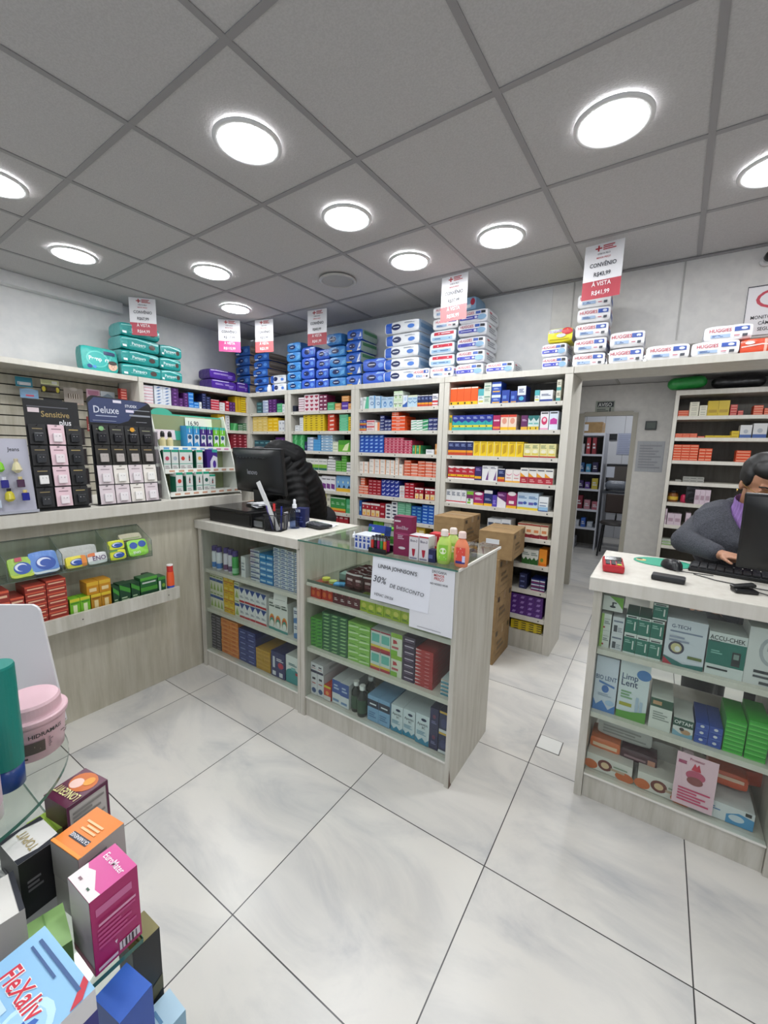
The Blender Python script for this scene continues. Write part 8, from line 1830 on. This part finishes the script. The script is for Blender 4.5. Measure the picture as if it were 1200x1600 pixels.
mb = MB().box((-.14, -.002, 0), (.14, -.001, .36), mat('aab0c6', .3)); decal(mb, ['n:.08,.08,.92,.92,10,98a0ba'], .28, .36, lambda u, v, o: (-.14+u*.28, -.0022-o, v*.36)); mb.obj('wall_calendar', loc=(-.55, 8.195, 1.45), label='bluish paper on the tiled store room wall', category='document')
MB().box((-.08, -.03, 0), (.08, 0, .10), mat('22262a', .3)).obj('wall_box', loc=(-.78, 8.198, 1.70), label='small dark box on the tiled store room wall', category='wall device')
# white square floor plate
MB().box((-.052, -.052, 0), (.052, .052, .0015), mat('d8d8d4', .4)).box((-.056, -.056, 0), (.056, .056, .0006), mat('55524e', .6)).obj('floor_plate', loc=(-.331, 2.056, .0003), label='small white square plate on the tiles between the counters', category='floor plate')

# ---------------- foreground display of supplements ----------------
r = empty('glass_display_stand', (-1.06, .06, 0)); tag(r, 'round glass display stand at the lower left corner', 'display stand')
def disc(cx, cy, rad, z, nm, th=.008):
    mb = MB(); mb.lathe([(rad, z), (rad, z+th)], GLASS, T3((cx, cy, 0)), n=96); mb.lathe([(rad+.0004, z+.0003), (rad+.0004, z+th-.0003)], GLASSE, T3((cx, cy, 0)), n=96, cap=False)
    return mb.obj(nm, r)
disc(0, 0, .248, .812, 'upper_glass_shelf')
def tray(x0, x1, y0, y1, z, nm):
    mb = MB().box((x0, y0, z), (x1, y1, z+.008), GLASS).box((x0, y1+.0005, z), (x1, y1+.0012, z+.008), GLASSE).box((x1+.0005, y0, z), (x1+.0012, y1, z+.008), GLASSE); mb.obj(nm, r)
tray(-.14, .422, -.16, .205, .635, 'middle_glass_shelf'); tray(-.14, .50, -.16, .245, .385, 'lower_glass_shelf')
MB().lathe([(.2, 0), (.2, .02), (.03, .03)], mat('c8c8c4', .4), n=40).obj('base', r)
MB().lathe([(.025, .031), (.025, .384)], mat('c8c8c4', .4), n=28).obj('column', r); MB().lathe([(.025, .394), (.025, .634)], mat('c8c8c4', .4), n=28).obj('upper_column', r); MB().lathe([(.025, .644), (.025, .811)], mat('c8c8c4', .4), n=28).obj('top_column', r)
# pink tub
r = empty('cosmetic_tub', (-1.028, .252, .8206), radians(105)); tag(r, 'pink plastic cream tub with grey label on the glass disc', 'tub')
PK = mat('d8b4bc', .35)
MB().lathe([(.046, 0), (.050, .004), (.056, .07), (.057, .078)], PK, n=48).obj('tub_body', r, smooth=True)
MB().lathe([(.0605, .0785), (.0615, .082), (.0615, .088), (.059, .0905), (.052, .091), (.051, .094), (.0505, .112), (.047, .117)], PK, n=48).obj('lid', r, smooth=False)
mb = MB()
def ft(u, v, o):
    a = (u-.5)*2.4; z = .006+v*.066; R_ = .0505+.0062*(z/.07)+o+.0006; return (R_*sin(a), -R_*cos(a), z)
decal(mb, parse('x r:.05,.68,.15,.92,3c4a44 t:HIDRAMAIS:.45,.80,.13,2c3230 r:.05,.22,.42,.6,5a524c n:.1,.3,.36,.5,2,9a8f80 n:.47,.25,.95,.62,5,8a7478 r:.05,.08,.2,.14,4a3c40')[1], .12, .066, ft, step=.0002, grid=26); mb.obj('label', r)
# teal tube and white bottles
r = empty('conditioner_tube', (-.948, .190, .8206)); tag(r, 'tall teal bottle with dark blue cap standing on the glass disc', 'bottle')
MB().lathe([(.021, 0), (.025, .003), (.0255, .045)], mat('1a3c7c', .3), n=36).obj('cap', r, smooth=True); MB().lathe([(.0262, .0455), (.0275, .09), (.0275, .236), (.026, .240)], mat('0f7f74', .35), n=36).obj('tube_body', r, smooth=False)
r = empty('lotion_bottle', (-.885, .133, .8206)); tag(r, 'white bottle cut by the left frame edge on the glass disc', 'bottle')
MB().lathe([(.030, 0), (.034, .005), (.034, .17), (.02, .19)], mat('dcd6d8', .3), n=36).obj('bottle_body', r, smooth=True); MB().lathe([(.0345, .03), (.0345, .12)], mat('c6b2bc', .4), n=36, cap=False).obj('label', r, smooth=True); MB().lathe([(.016, .1905), (.016, .215)], mat('d89a5a', .3), n=24).obj('cap', r)
n = 14; mb = MB(); out = [(-.22, 0), (.14, 0), (.11, .26)] + [(.11-.02+.02*cos(a)-.0, .26+.02*sin(a)) for a in (0.3, .8, 1.3)] + [(-.22, .285)]
k = len(out); mb.add([(x, 0, z) for x, z in out]+[(x, .006, z) for x, z in out], [tuple(range(k)), tuple(range(k, 2*k))[::-1]]+[(i, i+k, (i+1) % k+k, (i+1) % k) for i in range(k)], mat('d4d2d4', .5))
place(mb, 'display_board', (-1.19, .235, .8207), 'white board with rounded corner behind the pink tub', 'board', rz=radians(40))

def supp(name, cx, cy, ztop, w, d, h, rz, front, right, top, lb, flip=False):
    """w along local x, d along local y; top face printed reading from +y side"""
    mb = MB(); M = mat(front.split(' ')[0], .4); mb.box((-w/2, -d/2, 0), (w/2, d/2, h), M)
    b_, it = parse(front); decal(mb, it, w, h, lambda u, v, o: (-w/2+u*w, -d/2-o-.0002, v*h))
    b_, it = parse(right); rb = mat(b_, .4); mb.add([(w/2+.0002, -d/2, 0), (w/2+.0002, d/2, 0), (w/2+.0002, d/2, h), (w/2+.0002, -d/2, h)], [(0, 1, 2, 3)], rb)
    decal(mb, it, d, h, lambda u, v, o: (w/2+.0004+o, -d/2+u*d, v*h))
    b_, it = parse(top); mb.add([(-w/2, -d/2, h+.0002), (w/2, -d/2, h+.0002), (w/2, d/2, h+.0002), (-w/2, d/2, h+.0002)], [(0, 1, 2, 3)], mat(b_, .35))
    if flip: decal(mb, it, w, d, lambda u, v, o: (w/2-u*w, d/2-v*d, h+.0004+o))
    else: decal(mb, it, w, d, lambda u, v, o: (-w/2+u*w, -d/2+v*d, h+.0004+o))
    o = mb.obj(name, loc=(cx, cy, ztop-h), rz=rz); return tag(o, lb, 'supplement box')
k78 = (1.456-.78)/.456
def pos(x, y, k=k78): return x*k, y*k
x, y = pos(-.4553, .1558)
supp('supplement_box', x, y, .78, .069, .069, .132, radians(2), 'b4306c r:0,.0,1,1,b8b0b2 r:0,0,1,.1,b4306c', 'b02468 n:.1,.72,.85,.9,1,d070a0 n:.1,.3,.9,.6,5,c8508a r:.5,.06,.95,.17,e0d4da r:.55,.06,.57,.17,302028 r:.62,.06,.66,.17,302028 r:.7,.06,.72,.17,302028 r:.76,.06,.8,.17,302028 r:.85,.06,.87,.17,302028 r:.05,.06,.45,.1,e0c8d4 p:.4,.27,.46,.27,.43,.22,f0d8e4 n:.12,.62,.9,.68,1,e0a0c0',
     'cf4f94 p:0,0,1,0,1,.22,.8,.2,.6,.3,.35,.42,.15,.36,0,.42,e4dcdc t:EuroMater:.52,.74,.15,f0dfe8 r:.2,.12,.32,.17,8a6a74 r:.62,.1,.72,.14,3a5a48', 'tall pink and white supplement box standing in front at lower left')
x, y = pos(-.519, .1665)
supp('supplement_box', x, y, .782, .078, .076, .13, radians(9), '9a9894 r:0,.5,1,1,8c8a88', 'a8a6a2 n:.1,.2,.9,.9,8,6a6c70', 'dd7a18 r:.18,.62,.78,.76,2a2c3c t:CATARINENSE:.48,.69,.08,dfe0e4 n:.25,.28,.8,.55,3,f0c090 r:.0,.93,1,1,e8943a', 'orange-topped supplement box behind the pink one', True)
x, y = pos(-.604, .1855)
supp('supplement_box', x, y, .783, .070, .076, .11, radians(10), '4a1c34 r:.0,.0,1,.5,3a1428', 'c2bcb8 r:0,0,.06,1,5a1c40 r:.94,0,1,1,5a1c40 r:0,.93,1,1,5a1c40 n:.12,.15,.88,.85,9,8a8682', '5a1c3c e:.5,.32,.42,.3,c86a2c e:.62,.42,.2,.16,e8c4b8 e:.36,.25,.14,.14,e09a3a t:LONGEVIT:.5,.72,.2,e6e2a0', 'maroon and orange supplement box farthest back of the group', True)
x, y = pos(-.566, .127)
supp('supplement_box', x-.004, y-.002, .774, .078, .060, .125, radians(4), '1a1a1e n:.2,.3,.8,.7,3,3a3a3e', '17171b n:.15,.5,.5,.7,3,6a6a6e r:0,.0,1,.16,b8b8bc', 'dcdad6 p:0,0,.16,0,.1,.5,.18,1,0,1,2a2c34 p:1,0,.84,0,.93,.5,.84,1,1,1,2a2c34 t:TOPVIT:.5,.55,.22,a8986a', 'white-topped black supplement box under the glass disc edge', True)
x, y = -.535*1.45, .085*1.45
supp('supplement_box', x+.01, y-.006, .768, .085, .064, .12, radians(-6), 'cfcbc6 t:OVIT:.6,.72,.16,8a8066 e:.35,.3,.1,.14,3a3c78 e:.6,.34,.1,.14,3a3c78 r:0,.84,1,.87,5a5c60', 'b4b0ac', 'd8d6d0 t:TOPVIT:.6,.5,.24,7a6a58 r:0,.0,1,.1,2a2c34', 'white supplement box with running figures cut by the left edge', True)
# FLEXALIV box, lying tilted near the viewer
w, d, h = .138, .108, .118; mb = MB(); mb.box((-w/2, -d/2, 0), (w/2, d/2, h), mat('e4e2e4', .4)); mb.box((-w/2-.0003, -d/2-.0003, 0), (w/2+.0003, d/2+.0003, .085), mat('2a2c80', .4))
mb.add([(-w/2, -d/2, h+.0002), (w/2, -d/2, h+.0002), (w/2, d/2, h+.0002), (-w/2, d/2, h+.0002)], [(0, 1, 2, 3)], mat('8cbce0', .35))
decal(mb, parse('x e:.78,.40,.22,.3,b8dcf0 e:.78,.38,.18,.24,9cc8e8 p:0,0,1,0,1,.10,.7,.04,.3,.06,0,.16,3a3c98 n:.12,.86,.9,.93,1,3a5a8a n:.12,.78,.6,.83,1,3a5a8a')[1], w, d, lambda u, v, o: (-w/2+u*w, -d/2+v*d, h+.0003+o))
for off, c_, bo in ((.001, 'eef0f2', .05), (.0014, 'c8283c', .012)):
    vs2, fs2, wd_ = text2d('FleXaliv', bo, .15); sc_ = .085/wd_
    mb.add([(-.004+v[0]*sc_, .006+v[1]*sc_*1.15, h+off) for v in vs2], fs2, mat(c_, .4))
mb.add([(-.052, -.022, h+.001), (.0, -.022, h+.001), (.0, -.012, h+.001), (-.052, -.012, h+.001)], [(0, 1, 2, 3)], mat('bcd8ec', .4))
fg = [(.030, -.040), (.034, -.020), (.030, -.006), (.036, -.006), (.038, .002), (.044, .004), (.046, -.004), (.052, -.010), (.049, -.013), (.044, -.012), (.045, -.026), (.052, -.044), (.046, -.044), (.040, -.028), (.036, -.044)]
mb.add([(a, b_, h+.0012) for a, b_ in fg], [tuple(range(len(fg)))], mat('2a5cae', .4))
mb.add([(w/2-.026, d/2-.001, h+.0013), (w/2-.001, d/2-.028, h+.0013), (w/2-.001, d/2-.014, h+.0013), (w/2-.014, d/2-.001, h+.0013)], [(0, 1, 2, 3)], mat('c03040', .4))
o = mb.obj('supplement_box', loc=(-.602, .105, .6445)); o.rotation_euler = (0, 0, radians(4)); tag(o, 'sky blue box with red word lettering at the bottom left corner', 'supplement box')
# lower boxes
supp('supplement_box', -.602, .218, .628, .062, .05, .234, radians(8), '2a4a98 r:.2,.4,.5,.7,5a7ac8', '2c54ae e:.3,.7,.1,.06,5a8ad8 n:.5,.2,.8,.5,2,6a8ad0', '3c6cc8', 'blue supplement box standing lower behind the pink one')
supp('supplement_box', -.715, .165, .705, .075, .050, .061, radians(-10), '6a9c4c', '5c8c40 r:.1,.2,.9,.4,4a7a34', '9cc87c p:0,.45,1,.5,1,.54,0,.5,86b468', 'pale green supplement box low between the white and pink ones')
supp('supplement_box', -.663, .270, .632, .048, .045, .238, radians(2), '14161a', '101216 p:0,.4,1,.48,1,.6,0,.5,5a5638', '7a7444', 'black box with olive top at the right bottom of the group')
supp('supplement_box', -.608, .275, .50, .05, .05, .106, radians(0), 'a8c8dc', '8cb4cc', 'b4d4e6 r:.2,.3,.7,.4,5a8ab0', 'pale blue box lowest at the bottom edge')
supp('supplement_box', -.905, .235, .735, .065, .06, .0915, radians(0), '9a9c94', '8a8c50', 'b4d458 p:0,.4,1,.45,1,.5,0,.46,9cc040', 'lime-topped supplement box seen through the glass disc')
supp('supplement_box', -.87, .15, .72, .06, .05, .0765, radians(20), 'c4c2be n:.2,.3,.8,.7,3,9a9a98', 'b8b6b2', 'd2d0cc n:.2,.2,.8,.8,4,a8a8a6', 'pale grey supplement box under the glass disc at left')

# printed labels, logos and keys belong to the body they sit on
SUB = {'logo': 'rear_shell', 'sticker': 'rear_shell', 'screen': 'case', 'display': 'case', 'keypad': 'case', 'scroll_wheel': 'mouse_shell', 'keys': 'keyboard_case', 'front_plate': 'case', 'window': 'case', 'note': 'case',
       'drawer_front': 'drawer_case', 'rim': 'mesh_basket', 'chipped_edge': 'side_panel', 'glass_track': 'base_panel', 'price_label': 'header_card', 'shelf_rail': 'glass_shelf', 'eyebrows': 'body', 'lips': 'body', 'earring': 'body'}
for o in list(bpy.data.objects):
    if o.parent is None: continue
    nm = o.name.split('.')[0]; sib = {c_.name.split('.')[0]: c_ for c_ in o.parent.children}
    tgt = sib.get(SUB.get(nm, '')) if nm != 'label' else (sib.get('bottle_body') or sib.get('can_body') or sib.get('tub_body') or sib.get('jar_body'))
    if tgt and tgt != o and tgt.location.length < 1e-6:
        o.parent = tgt
        if tgt.rotation_euler.x: o.rotation_euler.x = 0
